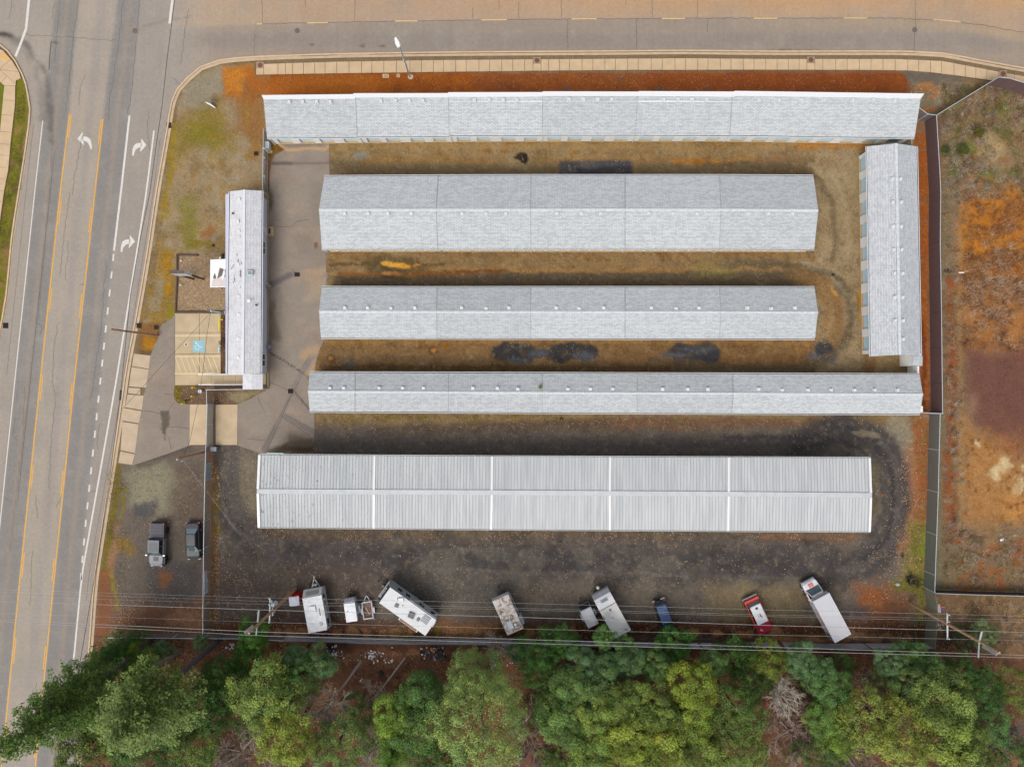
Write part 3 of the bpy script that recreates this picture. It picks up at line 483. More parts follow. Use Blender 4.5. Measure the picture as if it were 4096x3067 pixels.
def cracks(b):
    def jag(pts, w=.05, amp=3.5, seg=9):
        out = []
        for k in range(len(pts) - 1):
            (x0, y0), (x1, y1) = pts[k], pts[k + 1]; L = math.hypot(x1 - x0, y1 - y0); n = max(1, int(L / seg))
            for j in range(n): t = j / n; out.append((x0 + (x1 - x0) * t + random.uniform(-amp, amp), y0 + (y1 - y0) * t + random.uniform(-amp, amp)))
        out.append(pts[-1]); b.ribbon(W(out), w, ZM + .003)
    for q in ([(493, 0), (488, 60), (480, 130), (476, 170), (455, 300), (440, 400), (432, 480)], [(316, 0), (300, 100), (290, 200), (275, 330), (262, 450)], [(558, 0), (545, 180), (530, 330), (512, 460)], [(240, 0), (228, 150), (218, 250)], [(50, 0), (40, 75)],
              [(218, 10), (208, 80)], [(752, 40), (738, 150), (725, 260)], [(692, 312), (725, 345)], [(1018, 130), (1016, 238)], [(105, 140), (230, 148), (360, 156), (465, 163)], [(275, 960), (262, 1110), (266, 1120)], [(278, 767), (250, 1000), (240, 1100)], [(232, 1290), (215, 1400), (210, 1530), (222, 1600)], [(225, 1600), (210, 1700), (205, 1760), (195, 1960)],
              [(425, 1050), (405, 1300), (375, 1534), (360, 1600)], [(400, 1690), (388, 1780), (395, 1800)], [(60, 1660), (50, 1740), (68, 1760)], [(100, 1550), (92, 1700)], [(30, 960), (60, 820)], [(130, 2200), (120, 2420)], [(150, 2730), (130, 2770)], [(330, 545), (315, 620), (300, 700), (290, 780)], [(595, 440), (590, 540), (598, 600)], [(340, 300), (320, 350), (318, 420)]): jag(q, .045)
    for q in ([(1024, 97), (1300, 91), (1600, 86), (2048, 79), (2500, 76), (3072, 73), (3581, 74), (3800, 84), (3950, 104), (4100, 132)],): jag(q, .06, 2)
    for x, y0, y1 in ((1222, -20, 22), (1420, 0, 84), (1890, 30, 78), (1995, 0, 40), (2075, 10, 74), (2246, 0, 70), (2610, 0, 70), (2546, 78, 218), (2270, 78, 200), (2790, 0, 72), (2830, 74, 130), (3662, 0, 110), (3658, 130, 215), (1048, 0, 96), (2503, 0, 20)): jag([(x, y0), (x, y1)], .05, 2.5)
    for q in ([(150, 1290), (168, 1310), (160, 1340)], [(318, 1142), (330, 1134), (338, 1134)], [(20, 1990), (50, 2010)], [(140, 1980), (150, 2070)], [(243, 1990), (225, 2030)], [(368, 1963), (384, 1963)]): jag(q, .05)
mark('crack_pattern', road, crackm, cracks)
def seam(b):
    b.ribbon(W([(205, 165), (199, 230), (196, 280)]), .12, ZM); b.ribbon(path_on(EDGE_W, 600, 2000, 62), .05, ZM); b.ribbon(path_on(WH2, 560, 2400, 28), .04, ZM); b.ribbon(path_on(EDGE_W, 500, 1500, -35), .04, ZM)
mark('paving_seam', road, crackm, seam)
def cover(x, y, r, m, parent, z=ZM + .002, name='manhole_cover'):
    b = MB(); c_ = P(x, y); b.cyl((c_.x, c_.y), r, z, z + .012, 20); o = b.build(name, m, parent); return o
mh = mat('manhole_iron', C(112, 98, 94), .6, var=.2, scale=12)
for x, y in ((540, 124), (1189, 124), (3659, 120)): cover(x, y, .33, mh, road)
mark('manhole_collar', road, mat('collar_grey', C(150, 138, 128), .9), lambda b: b.face([(a[0], a[1], ZM) for a in W([(514, 121), (538, 148), (563, 121), (537, 98)])]))
# kerbs
conc = mat('kerb_concrete', C(216, 188, 154), .9, var=.1, scale=1.5); concl = ground_mat('concrete', .1, 10, .08, .5, .2); gutterm = mat('gutter_concrete', C(206, 182, 152), .9, var=.12, scale=1.2)
def offs(pts, d):
    out = []
    for i, p in enumerate(pts):
        a = Vector(pts[max(i - 1, 0)]); b_ = Vector(pts[min(i + 1, len(pts) - 1)]); t = (b_ - a).normalized(); out.append((p[0] - t.y * d, p[1] + t.x * d))
    return out
def kerb(name, line, wid, side, z0, z1, m):
    b = MB(); L = W(line); O = offs(L, wid * side)
    for i in range(len(L) - 1):
        q = [L[i], L[i + 1], O[i + 1], O[i]]
        if side < 0: q = q[::-1]
        b.ext(q, z0, z1)
    o = b.build(name, m); tag(o, kind='structure'); return o
def smooth_line(pts, step=14):
    out = []
    n = len(pts)
    for i in range(n - 1):
        p0 = Vector(pts[max(i - 1, 0)]); p1 = Vector(pts[i]); p2 = Vector(pts[i + 1]); p3 = Vector(pts[min(i + 2, n - 1)]); k = max(1, int((p2 - p1).length / 60))
        for j in range(k):
            t = j / k; a = 0.5 * ((2 * p1) + (p2 - p0) * t + (2 * p0 - 5 * p1 + 4 * p2 - p3) * t * t + (3 * p1 - p0 - 3 * p2 + p3) * t ** 3); out.append((a.x, a.y))
    out.append(pts[-1]); return out
KR = smooth_line(KERB_R)
gut = kerb('gutter_pan', KR, .34, -1, -.02, .012, gutterm)
KR2 = [((a / S) + CX, CY - b / S) for a, b in offs(W(KR), -.35)]
kerb('kerb', KR2, .17, -1, -.02, .13, conc)
KL = smooth_line(KERB_L); kl = kerb('kerb', KL, .18, -1, -.02, .13, conc)
kerb('gutter_pan', [(a + 10, b) for a, b in KERB_L[2:8]], .3, 1, -.02, .012, gutterm)
# dark dirt lines in the gutter
mark('gutter_dirt', gut, mat('gutter_dirt', C(108, 80, 58), .95, var=.3), lambda b: [b.ribbon(offs(W([q for q in KR if a < q[0] < c and q[1] < 330]), -.33), .06, .016) for a, c in ((1150, 1400), (1460, 3760), (3800, 4100))])
# sidewalk along the side road, built of separate panels with open joints
SWO = [(1020, 301), (1300, 296), (2048, 286), (2500, 282), (3072, 281), (3500, 282), (3628, 284), (3720, 291), (3813, 302), (3945, 321), (4096, 352), (4300, 400)]
SWI = [(1020, 260), (1150, 255.5), (1348, 249.5), (1700, 243.5), (2048, 240.5), (2743, 235.5), (3072, 238.5), (3581, 238.5), (3767, 246.5), (3906, 273), (4000, 291), (4096, 308), (4300, 365)]
def strip_panels(inner, outer, xs, z0, z1, gap, b):
    for k in range(len(xs) - 1):
        g = gap / S / 2; x0 = xs[k] + g; x1 = xs[k + 1] - g
        f = lambda T, x: np.interp(x, [a for a, _ in T], [c for _, c in T])
        q = [(x0, f(inner, x0)), (x1, f(inner, x1)), (x1, f(outer, x1)), (x0, f(outer, x0))]; b.ext(W(q)[::-1], z0, z1)
sx = [1025, 1056, 1113, 1143, 1172, 1215, 1260, 1301, 1348, 1397, 1447, 1488, 1536, 1586, 1640, 1686, 1734, 1774, 1823, 1865, 1916, 1959, 2007, 2051, 2098, 2132, 2164, 2194, 2238, 2278, 2328, 2371, 2419, 2461, 2510, 2552, 2604, 2648, 2699, 2741, 2790, 2831, 2880, 2923, 2972, 3015, 3062, 3107, 3152, 3195, 3226, 3258, 3290, 3341, 3387, 3436, 3482, 3530, 3579, 3629, 3673, 3720, 3764, 3814, 3859, 3901, 3945, 3991, 4024, 4055, 4100, 4146, 4200]
b = MB(); strip_panels(SWI, SWO, sx, 0, .12, .055, b); sidewalk = b.build('sidewalk', mat('sidewalk_concrete', C(212, 184, 148), .9, var=.09, scale=.9, bump=.1)); tag(sidewalk, kind='structure')
b = MB(); b.ext(W(SWI + SWO[::-1])[::1], -.02, .07); b.build('joint_filler', mat('joint_dirt', C(112, 92, 62), 1), sidewalk)
for x, y in ((1042, 263), (2148, 244), (3242, 242), (4010, 297)):
    b = MB(); c_ = P(x, y); b.box(c_.x - .48, c_.x + .48, c_.y - .42, c_.y + .42, .118, .126); b.build('inlet_frame', mat('inlet_concrete', C(168, 140, 116), .9), sidewalk); cover(x, y, .3, rustm, sidewalk, .128, 'inlet_cover')
# left sidewalk
lsw = [(-200, 120), (-20, 190), (15, 205), (50, 245), (78, 290), (85, 315), (66, 323), (63, 350), (62, 420), (46, 560), (35, 680), (18, 767), (0, 900), (-60, 1300), (-90, 1300), (-30, 900), (-12, 767), (0, 560), (10, 450), (20, 345), (0, 326), (-200, 260)]
b = MB(); b.ext(W(lsw)[::-1], -.01, .12); lsid = b.build('sidewalk', MATS['sidewalk_concrete']); tag(lsid, kind='structure')
mark('joint_pattern', lsid, MATS['joint_dirt'], lambda b: [b.ribbon(W(q), .035, .124) for q in ([(20, 345), (64, 346)], [(17, 402), (58, 405)], [(9, 460), (49, 464)], [(2, 528), (43, 530)], [(-3, 575), (38, 580)], [(-6, 620), (30, 624)], [(-10, 668), (26, 672)], [(-12, 714), (22, 718)], [(0, 280), (82, 291)], [(0, 280), (62, 335)], [(0, 280), (48, 238)], [(10, 330), (30, 308)], [(-14, 762), (17, 766)])])
mark('tactile_pad', lsid, mat('tactile_yellow', C(238, 180, 92), .8), lambda b: b.ext(W([(4, 228), (12, 216), (39, 232), (30, 247)]), .1, .127))
# driveway panels across the mouth
def quadpanels(name, pts, z0, z1, m, par=None):
    b = MB()
    for q in pts: b.ext(W(q)[::-1], z0, z1)
    o = b.build(name, m, par); return o
apr = quadpanels('sidewalk', [[(536, 1414), (602, 1422), (596, 1475), (528, 1464)], [(527, 1467), (595, 1478), (584, 1550), (516, 1545)], [(515, 1550), (562, 1553), (562, 1578), (512, 1572)], [(511, 1577), (575, 1582), (568, 1640), (500, 1628)], [(499, 1632), (567, 1644), (556, 1692), (491, 1682)], [(490, 1686), (555, 1696), (541, 1812), (483, 1800)], [(482, 1804), (540, 1816), (529, 1859), (474, 1850)]], 0, .03, mat('apron_concrete', C(202, 180, 152), .9, var=.1, scale=1)); tag(apr, kind='structure')
# inner drive
def paint_drive(x, y):
    p = Paint(x, y, (154, 142, 130), 8); p.noise(80, (145, 130, 118), .46, .66, .7, 301); p.noise(40, (170, 152, 134), .54, .72, .6, 303)
    p.rect(1080, 645, 1320, 662, (140, 126, 116), 2, .9, 0); p.rect(1080, 646, 1170, 661, (106, 98, 94), 3, .85, 0)
    p.line([(1110, 575), (1150, 600), (1230, 592), (1300, 598), (1316, 585)], 9, (206, 166, 118), 6, .9, .6); p.poly([(1120, 572), (1300, 572), (1290, 586), (1150, 588)], (134, 122, 112), 6, .8, .4)
    p.line([(1086, 1140), (1160, 1100), (1190, 1098), (1310, 1100)], 21, (136, 126, 120), 2.5, .9, .2); p.line([(1090, 1135), (1160, 1099)], 21, (112, 106, 104), 5, .7, .2)
    p.line([(1060, 1800), (1115, 1690), (1165, 1575), (1185, 1530), (1250, 1420)], 20, (139, 130, 124), 2, .9, .1); p.line([(1058, 1795), (1100, 1710)], 20, (120, 112, 108), 8, .6, .1); p.line([(1130, 1660), (1262, 1732)], 19, (132, 124, 118), 2, .9, .1)
    p.line([(1072, 1407), (1195, 1480), (1235, 1510)], 5, (84, 70, 60), 2, .9, .4); p.line([(1180, 1566), (1236, 1636)], 7, (98, 88, 80), 2, .9, .2)
    p.line([(1220, 1420), (1260, 1400)], 40, (192, 160, 122), 14, .6); p.poly([(1215, 1500), (1262, 1440), (1262, 1490)], (196, 162, 120), 8, .7); p.line([(1210, 1100), (1300, 1080)], 30, (182, 156, 126), 12, .6); p.blob(1265, 1130, 40, 60, (178, 156, 130), .6, .6)
    p.poly([(1072, 1200), (1100, 1190), (1105, 1300), (1120, 1350), (1080, 1380)], (122, 108, 92), 8, .75, 2, 1); p.blob(1082, 800, 12, 40, (94, 84, 62), .5, .8); p.poly([(1240, 720), (1300, 720), (1290, 900), (1250, 880)], (138, 126, 116), 20, .5, 1)
    p.poly([(1075, 1800), (1160, 1760), (1262, 1750), (1262, 1815), (1060, 1815)], (84, 72, 56), 10, .95, 1.5); p.poly([(1150, 1735), (1180, 1730), (1262, 1760), (1262, 1790), (1150, 1790)], (120, 106, 92), 8, .7, 2)
    p.blob(1266, 979, 7, 13, (122, 78, 56), .4, .85); p.blob(1100, 1020, 30, 90, (148, 136, 126), .6, .5); p.poly([(640, 1640), (680, 1640), (680, 1690), (664, 1725), (650, 1735), (647, 1680)], (104, 94, 84), 2, .95, .8); p.line([(661, 1725), (655, 1770)], 4, (104, 94, 84), 1.5, .9, .3)
    p.blob(1081, 752, 8, 4, (98, 120, 150), .5, .4); p.line([(1222, 1200), (1300, 1130)], 26, (172, 156, 138), 10, .5)
    return p.c
drv = [(1112, 573), (1316, 570), (1316, 640), (1318, 700), (1316, 990), (1306, 1008), (1304, 1085), (1312, 1095), (1311, 1110), (1305, 1125), (1304, 1330), (1300, 1352), (1278, 1400), (1266, 1440), (1258, 1480), (1258, 1818), (1052, 1818), (1020, 1805), (950, 1781), (950, 1616), (1000, 1596), (1062, 1562), (1076, 1540), (1076, 900), (1078, 700), (1090, 640), (1100, 620), (1140, 598), (1118, 585)]
asph2 = ground_mat('yard_asphalt', .14, 14.0, .06, .3, .3, .88); d1 = sheet('driveway', drv, .012, 7, paint_drive, asph2); tag(d1, kind='structure')
drv2 = [(530, 1861), (541, 1816), (555, 1696), (568, 1644), (575, 1580), (584, 1552), (602, 1422), (616, 1385), (634, 1350), (640, 1310), (650, 1295), (680, 1280), (699, 1258), (699, 1545), (695, 1570), (697, 1592), (712, 1612), (740, 1617), (760, 1617), (760, 1781), (660, 1818)]
d2 = sheet('driveway', drv2, .014, 7, paint_drive, asph2); tag(d2, kind='structure')
mark('crack_pattern', d2, crackm, lambda b: [b.ribbon(W(q), .06, .019) for q in ([(570, 1645), (600, 1644), (625, 1650), (648, 1656)], [(672, 1645), (688, 1620), (697, 1608)], [(668, 1706), (690, 1708), (712, 1706), (757, 1714)], [(675, 1746), (679, 1760), (684, 1800)], [(660, 1576), (700, 1578)])])
mark('crack_pattern', d1, crackm, lambda b: [b.ribbon(W(q), .05, .017) for q in ([(1158, 1565), (1120, 1545), (1070, 1525)], [(1028, 1585), (1048, 1625), (1060, 1650)], [(1110, 905), (1140, 908), (1170, 905), (1190, 885), (1240, 878)], [(1092, 655), (1320, 653)], [(1168, 1075), (1180, 1088)], [(1060, 1760), (990, 1755)], [(1186, 1538), (1195, 1530), (1160, 1590), (1130, 1660), (1070, 1795)], [(1170, 1570), (1110, 1680), (1050, 1795)], [(1128, 1668), (1240, 1742)], [(1140, 1655), (1262, 1722)], [(1240, 1420), (1195, 1490)])])
ap2 = quadpanels('driveway_apron', [[(760, 1617), (853, 1618), (853, 1779), (758, 1779)], [(863, 1618), (950, 1618), (949, 1779), (863, 1779)]], 0, .025, mat('apron_beige', C(208, 184, 150), .9, var=.1, scale=.8)); tag(ap2, kind='structure')
b = MB(); b.ext(W([(853, 1617), (863, 1617), (863, 1780), (853, 1780)])[::-1], 0, .018); b.build('gate_track', mat('track_dirt', C(122, 102, 84), .95), ap2)
# parking bays
pk = quadpanels('parking_bay', [[(701, 1254), (797, 1254), (797, 1329), (701, 1329)], [(799, 1254), (883, 1254), (883, 1329), (799, 1329)], [(701, 1331), (797, 1331), (797, 1414), (701, 1414)], [(799, 1331), (883, 1331), (883, 1414), (799, 1414)], [(701, 1416), (797, 1416), (797, 1540), (701, 1540)], [(799, 1416), (883, 1416), (883, 1493), (799, 1493)], [(797, 1495), (845, 1495), (845, 1537), (797, 1537)], [(846, 1495), (893, 1495), (893, 1537), (846, 1537)], [(894, 1495), (942, 1495), (942, 1537), (894, 1537)], [(943, 1495), (1064, 1495), (1064, 1537), (943, 1537)]], 0, .04, mat('bay_concrete', C(202, 180, 146), .9, var=.12, scale=.7)); tag(pk, kind='structure')
b = MB(); b.ext(W([(700, 1253), (884, 1253), (884, 1494), (1064, 1494), (1064, 1538), (700, 1541)])[::-1], -.02, .03); b.build('joint_filler', mat('joint_brown', C(128, 112, 88), 1), pk)
cream = mat('bay_line_cream', C(246, 222, 168), .7, var=.12)
mark('bay_line', pk, cream, lambda b: b.ribbon(W([(701, 1343), (881, 1342)]), .11, .045)); mark('bay_line', pk, cream, lambda b: b.ribbon(W([(701, 1426), (881, 1425)]), .1, .045)); mark('bay_line', pk, cream, lambda b: b.ribbon(W([(700, 1494), (800, 1494), (880, 1490)]), .1, .045))
mark('bay_hatching', pk, cream, lambda b: [b.ribbon(W([(852 - k * 21.5, 1428), (875 - k * 21.5, 1490)]), .09 if k < 2 else .055, .045) for k in range(8)])
mark('accessible_pad', pk, mat('pad_blue', C(150, 200, 210), .8, var=.06), lambda b: b.ext(W([(773, 1361), (819, 1361), (820, 1408), (772, 1408)])[::-1], .03, .046))
def isa(b):
    T = [tuple(P(790 + 9 * math.cos(a), 1389 + 9 * math.sin(a))[:2]) for a in np.linspace(-1.9, -5.6, 14)]; b.ribbon(T, .07, .05)
    b.ribbon(W([(786, 1373), (793, 1378), (797, 1391), (802, 1390), (805, 1388)]), .09, .051); b.ribbon(W([(797, 1383), (803, 1384)]), .07, .052); b.ribbon(W([(803, 1389), (811, 1389)]), .08, .053); b.cyl(tuple(P(785, 1371)[:2]), .1, .045, .054, 10)
mark('wheelchair_symbol', pk, mat('symbol_white', C(235, 240, 240), .7), isa)
# gravel bed with timber edging
gb = sheet('gravel_bed', [(712, 1022), (912, 1022), (920, 1240), (704, 1243)], .02, 6, lambda x, y: (lambda p: (p.noise(30, (150, 126, 98), .45, .7, .7, 311), p.blob(760, 1080, 34, 26, (126, 110, 94), .6, .6), p.c)[-1])(Paint(x, y, (164, 138, 108), 8)), ground_mat('pea_gravel', .42, 5.0, .1, .6, .7)); tag(gb, kind='structure')
tim = mat('timber_edging', C(92, 70, 62), .9, var=.25, scale=4)
for q, h_ in ((((709, 1019), (709, 1130)), .22), (((708, 1130), (703, 1245)), .2), (((707, 1019), (792, 1021)), .22), (((699, 1247), (915, 1245)), .2), (((888, 1016), (889, 1036)), .35)):
    b = MB(); b.bar(P(*q[0], h_ / 2), P(*q[1], h_ / 2), .17, h_); b.build('timber_edging', tim, gb)
# drains
grate = mat('grate_iron', C(66, 44, 38), .7)
def drain(x, y, w, h, parent, z=.02, rot=0):
    b = MB(); c_ = P(x, y); W2, H2 = w * S / 2, h * S / 2; b.box(c_.x - W2, c_.x + W2, c_.y - H2, c_.y + H2, z - .01, z + .004, 0)
    n = 5
    for k in range(n + 1): xx = c_.x - W2 + 2 * W2 * k / n; b.box(xx - .018, xx + .018, c_.y - H2, c_.y + H2, z + .004, z + .02, 1)
    b.build('drain_grate', [mat('drain_void', C(14, 10, 10), 1), grate], parent)
drain(676, 502, 18, 22, gut); drain(556, 1302, 18, 20, gut); drain(625, 1309, 16, 16, ground, .03); drain(23, 1302, 20, 22, road, .02)
for x, y, w, h, pr in ((1189, 1098, 20, 16, d1), (1163, 1564, 20, 18, d1), (3332, 1099, 11, 9, ground), (2246, 1675, 11, 10, ground), (2242, 2166, 9, 9, ground), (854, 982, 11, 10, ground), (1025, 615, 16, 16, ground), (1398, 1482, 9, 8, ground), (3786, 1083, 16, 14, ground)): drain(x, y, w, h, pr, .02 if pr is ground else .03)
b = MB(); c_ = P(3528, 1979); b.box(c_.x - .14, c_.x + .14, c_.y - .15, c_.y + .15, -.03, .03); b.build('valve_cover', mat('valve_rust', C(150, 84, 52), .9), ground)
for x, y, w, h in ((1543, 305, 25, 15), (1593, 303.5, 13, 13)):
    b = MB(); c_ = P(x, y); b.box(c_.x - w * S / 2, c_.x + w * S / 2, c_.y - h * S / 2, c_.y + h * S / 2, -.03, .05); b.box(c_.x - w * S / 3, c_.x + w * S / 3, c_.y - h * S / 3.4, c_.y + h * S / 3.4, .05, .058, 1); b.build('meter_box_lid', [mat('box_concrete', C(216, 186, 150), .9), mat('box_lid', C(186, 150, 112), .9)], ground)
# ------------------------------------------------------------------ buildings
def shingle(name, light, dark, swap=False):
    m = bpy.data.materials.new(name); m.use_nodes = True; n = m.node_tree.nodes; l = m.node_tree.links; b = n['Principled BSDF']
    b.inputs['Roughness'].default_value = .85; b.inputs['Specular IOR Level'].default_value = .25
    g = n.new('ShaderNodeNewGeometry'); mp = n.new('ShaderNodeMapping'); mp.inputs['Rotation'].default_value = (0, 0, R(90) if swap else 0); l.new(g.outputs['Position'], mp.inputs['Vector'])
    br = n.new('ShaderNodeTexBrick'); br.offset = .43; br.offset_frequency = 2; br.squash = 1
    br.inputs['Scale'].default_value = 1; br.inputs['Brick Width'].default_value = .40; br.inputs['Row Height'].default_value = .155; br.inputs['Mortar Size'].default_value = .014
    br.inputs['Color1'].default_value = (*light, 1); br.inputs['Color2'].default_value = (*dark, 1); br.inputs['Mortar'].default_value = (*[c * .45 for c in dark], 1); br.inputs['Bias'].default_value = -.25; br.inputs['Mortar Smooth'].default_value = .4
    l.new(mp.outputs[0], br.inputs['Vector'])
    t = n.new('ShaderNodeTexNoise'); t.inputs['Scale'].default_value = 1.2; t.inputs['Detail'].default_value = 6; mp2 = n.new('ShaderNodeMapping'); mp2.inputs['Rotation'].default_value = (0, 0, R(35)); mp2.inputs['Scale'].default_value = (.35, 1.3, 1); l.new(g.outputs['Position'], mp2.inputs['Vector']); l.new(mp2.outputs[0], t.inputs['Vector'])
    mr = n.new('ShaderNodeMapRange'); mr.inputs[1].default_value = .3; mr.inputs[2].default_value = .7; mr.inputs[3].default_value = .95; mr.inputs[4].default_value = 1.045; l.new(t.outputs[0], mr.inputs[0])
    t2 = n.new('ShaderNodeTexNoise'); t2.inputs['Scale'].default_value = 7; t2.inputs['Detail'].default_value = 2; l.new(g.outputs['Position'], t2.inputs['Vector'])
    mr2 = n.new('ShaderNodeMapRange'); mr2.inputs[1].default_value = .3; mr2.inputs[2].default_value = .7; mr2.inputs[3].default_value = .96; mr2.inputs[4].default_value = 1.04; l.new(t2.outputs[0], mr2.inputs[0])
    oi = n.new('ShaderNodeObjectInfo'); mr3 = n.new('ShaderNodeMapRange'); mr3.inputs[3].default_value = .95; mr3.inputs[4].default_value = 1.04; l.new(oi.outputs['Random'], mr3.inputs[0]); mm = n.new('ShaderNodeMath'); mm.operation = 'MULTIPLY'; l.new(mr.outputs[0], mm.inputs[0]); l.new(mr3.outputs[0], mm.inputs[1])
    mu = n.new('ShaderNodeMath'); mu.operation = 'MULTIPLY'; l.new(mm.outputs[0], mu.inputs[0]); l.new(mr2.outputs[0], mu.inputs[1])
    sc = n.new('ShaderNodeVectorMath'); sc.operation = 'SCALE'; l.new(br.outputs['Color'], sc.inputs[0]); l.new(mu.outputs[0], sc.inputs['Scale']); l.new(sc.outputs[0], b.inputs['Base Color'])
    return m
sh = shingle('roof_shingle', C(212, 216, 218), C(184, 189, 192)); shv = shingle('roof_shingle_turned', C(212, 215, 219), C(184, 188, 193), True); sho = shingle('roof_shingle_office', C(240, 240, 243), C(216, 217, 223), True)
ridgem = mat('ridge_cap', C(214, 218, 221), .8, var=.16, scale=3.5); white = mat('white_trim', C(250, 250, 250), .6, var=.03); wallm = mat('wall_cream', C(255, 255, 250), .8, var=.05, scale=.8); doorm = mat('door_pale_blue', C(214, 240, 252), .5, var=.05)
doord = mat('door_blue', C(96, 140, 160), .5, var=.08); wallb = mat('wall_grey_blue', C(208, 212, 232), .8, var=.04); sillm = mat('sill_tan', C(204, 168, 118), .9); darkg = mat('gutter_shade', C(36, 40, 44), .7); glassd = mat('glass_dark', C(46, 54, 62), .12, var=.1, spec=.8)  # dark gutter colour stands for the shade inside the troughs
ventm = mat('vent_metal', C(226, 232, 236), .5, var=.06); galv = mat('galvanised', C(182, 190, 196), .45, metal=.3, var=.1, scale=6); postw = mat('post_wood', C(120, 96, 74), .9, var=.2)
def slab(b, q, t=.12, mi=0, side=1): b.prism([(p.x, p.y, p.z - t) for p in q], [tuple(p) for p in q], side, mi)
def lerp(a, b_, t): return a + (b_ - a) * t
def gutter(b, a, c, out, w=.13):
    """white trough along an eave, its inner shade painted as a dark strip"""
    a = a + out * .01; c = c + out * .01; o1 = out * (w * .62); o2 = out * w; dz = Vector((0, 0, -.02))
    b.prism([a + dz * 6, c + dz * 6, c + o1 + dz * 6, a + o1 + dz * 6], [a + dz * 2, c + dz * 2, c + o1 + dz * 2, a + o1 + dz * 2], 1)
    b.prism([a + o1 + dz * 6, c + o1 + dz * 6, c + o2 + dz * 6, a + o2 + dz * 6], [a + o1 + dz * .3, c + o1 + dz * .3, c + o2 + dz * .3, a + o2 + dz * .3], 0)
def vent(root, x, y, h, s=.3, m=None):
    b = MB(); c_ = P(x, y, h); b.box(c_.x - s * .7, c_.x + s * .7, c_.y - s * .7, c_.y + s * .7, h - .12, h - .02); b.box(c_.x - s / 2, c_.x + s / 2, c_.y - s / 2, c_.y + s / 2, h - .03, h + .16); b.build('roof_vent', m or ventm, root)
def downspout(root, top, bot):
    b = MB(); b.tube([top, Vector((bot.x, bot.y, top.z - .35)), Vector((bot.x, bot.y, .25)), bot], .05, 6); b.build('downspout', white, root)
def ext_building(label, group, secs, hN, hR, hS, doors=(), nside=True, ov=.2, mats=(None,), cap=False):
    """long storage building; secs = list of (NL, NR, RL, RR, SL, SR) roof corner pixels (R = ridge, None for a shed roof)"""
    c0 = P(*[lerp(secs[0][4][k], secs[-1][5][k], .5) for k in (0, 1)]); root = thing('storage_building', label, 'building', (c0.x, c0.y + 3, 0), 0, group)
    Lw = []
    for i, (NL, NR, RL, RR, SL, SR) in enumerate(secs):
        dz = .03 * (i % 2) ; b = MB()
        nl, nr, sl, sr = P(*NL, hN + dz), P(*NR, hN + dz), P(*SL, hS + dz), P(*SR, hS + dz)
        if RL:
            rl, rr = P(*RL, hR + dz), P(*RR, hR + dz); slab(b, [rl, rr, nr, nl][::1], .12); slab(b, [sl, sr, rr, rl], .12)
            b.build('roof_section', [sh, white], root)
            b2 = MB(); w = Vector((0, .17, -.015)); b2.prism([rl - Vector((0, .17, .03)), rr - Vector((0, .17, .03)), rr + Vector((0, .17, -.03)), rl + Vector((0, .17, -.03))], [rl + Vector((0, -.1, .035)), rr + Vector((0, -.1, .035)), rr + Vector((0, .1, .035)), rl + Vector((0, .1, .035))]); b2.build('ridge_cap', ridgem, root)
        else:
            slab(b, [sl, sr, nr, nl], .12); b.build('roof_section', [sh, white], root)
        gm = MB(); gutter(gm, sl, sr, Vector((0, -1, 0))); gm.build('gutter', [white, darkg], root)
        if RL: gm = MB(); gutter(gm, nl, nr, Vector((0, 1, 0))); gm.build('gutter', [white, darkg], root)
        if i: 
            f = MB(); pts = [sl, rl, nl] if RL else [sl, nl]; f.bar(pts[0] + Vector((0, 0, .03)), pts[1] + Vector((0, 0, .03)), .06, .04)
            if RL: f.bar(pts[1] + Vector((0, 0, .03)), pts[2] + Vector((0, 0, .03)), .06, .04)
            f.build('roof_seam', mat('seam_grey', C(168, 170, 170), .8), root)
        downspout(root, sl + Vector((.1, -.05, -.1)), Vector((sl.x + .1, sl.y + ov - .12, .05)))
        Lw.append((nl, nr, sl, sr))
    # wall: core, piers between the doors, header, gable ends
    nl, sl = Lw[0][0], Lw[0][2]; nr, sr = Lw[-1][1], Lw[-1][3]
    yN = (nl.y + nr.y) / 2 - ov; yS = (sl.y + sr.y) / 2 + ov; x0 = max(nl.x, sl.x) + .15; x1 = min(nr.x, sr.x) - .15
    ysl, ysr = sl.y + ov, sr.y + ov
    if doors: rec = .32
    else: rec = 0
    b = MB(); b.box(x0, x1, max(q_.y for t_ in Lw for q_ in t_[2:]) + ov + rec, min(q_.y for t_ in Lw for q_ in t_[:2]) - ov, -.02, min(hS, hN) - .13)
    ym = (yN + yS) / 2
    if secs[0][2]:
        for xx in (x0, x1): b.prism([(xx - .05, yS, hS - .14), (xx + .05, yS, hS - .14), (xx + .05, yN, hS - .14), (xx - .05, yN, hS - .14)], [(xx - .05, ym - .05, hR - .16), (xx + .05, ym - .05, hR - .16), (xx + .05, ym + .05, hR - .16), (xx - .05, ym + .05, hR - .16)])
    else:
        for xx in (x0, x1): b.prism([(xx - .05, yS + .3, hS - .14), (xx + .05, yS + .3, hS - .14), (xx + .05, yN, hS - .14), (xx - .05, yN, hS - .14)], [(xx - .05, yS + .3, hS - .13), (xx + .05, yS + .3, hS - .13), (xx + .05, yN, hN - .14), (xx - .05, yN, hN - .14)])
        b.box(x0, x1, yN - .1, yN, hS - .14, hN - .14)
    yl = lambda x: lerp(ysl, ysr, (x - x0) / (x1 - x0)) if ysl == ysr else (ysl + (ysr - ysl) * (x - x0) / (x1 - x0))
    ybase = lambda x: np.interp(x, [q[2].x for q in Lw] + [Lw[-1][3].x], [q[2].y + ov for q in Lw] + [Lw[-1][3].y + ov])
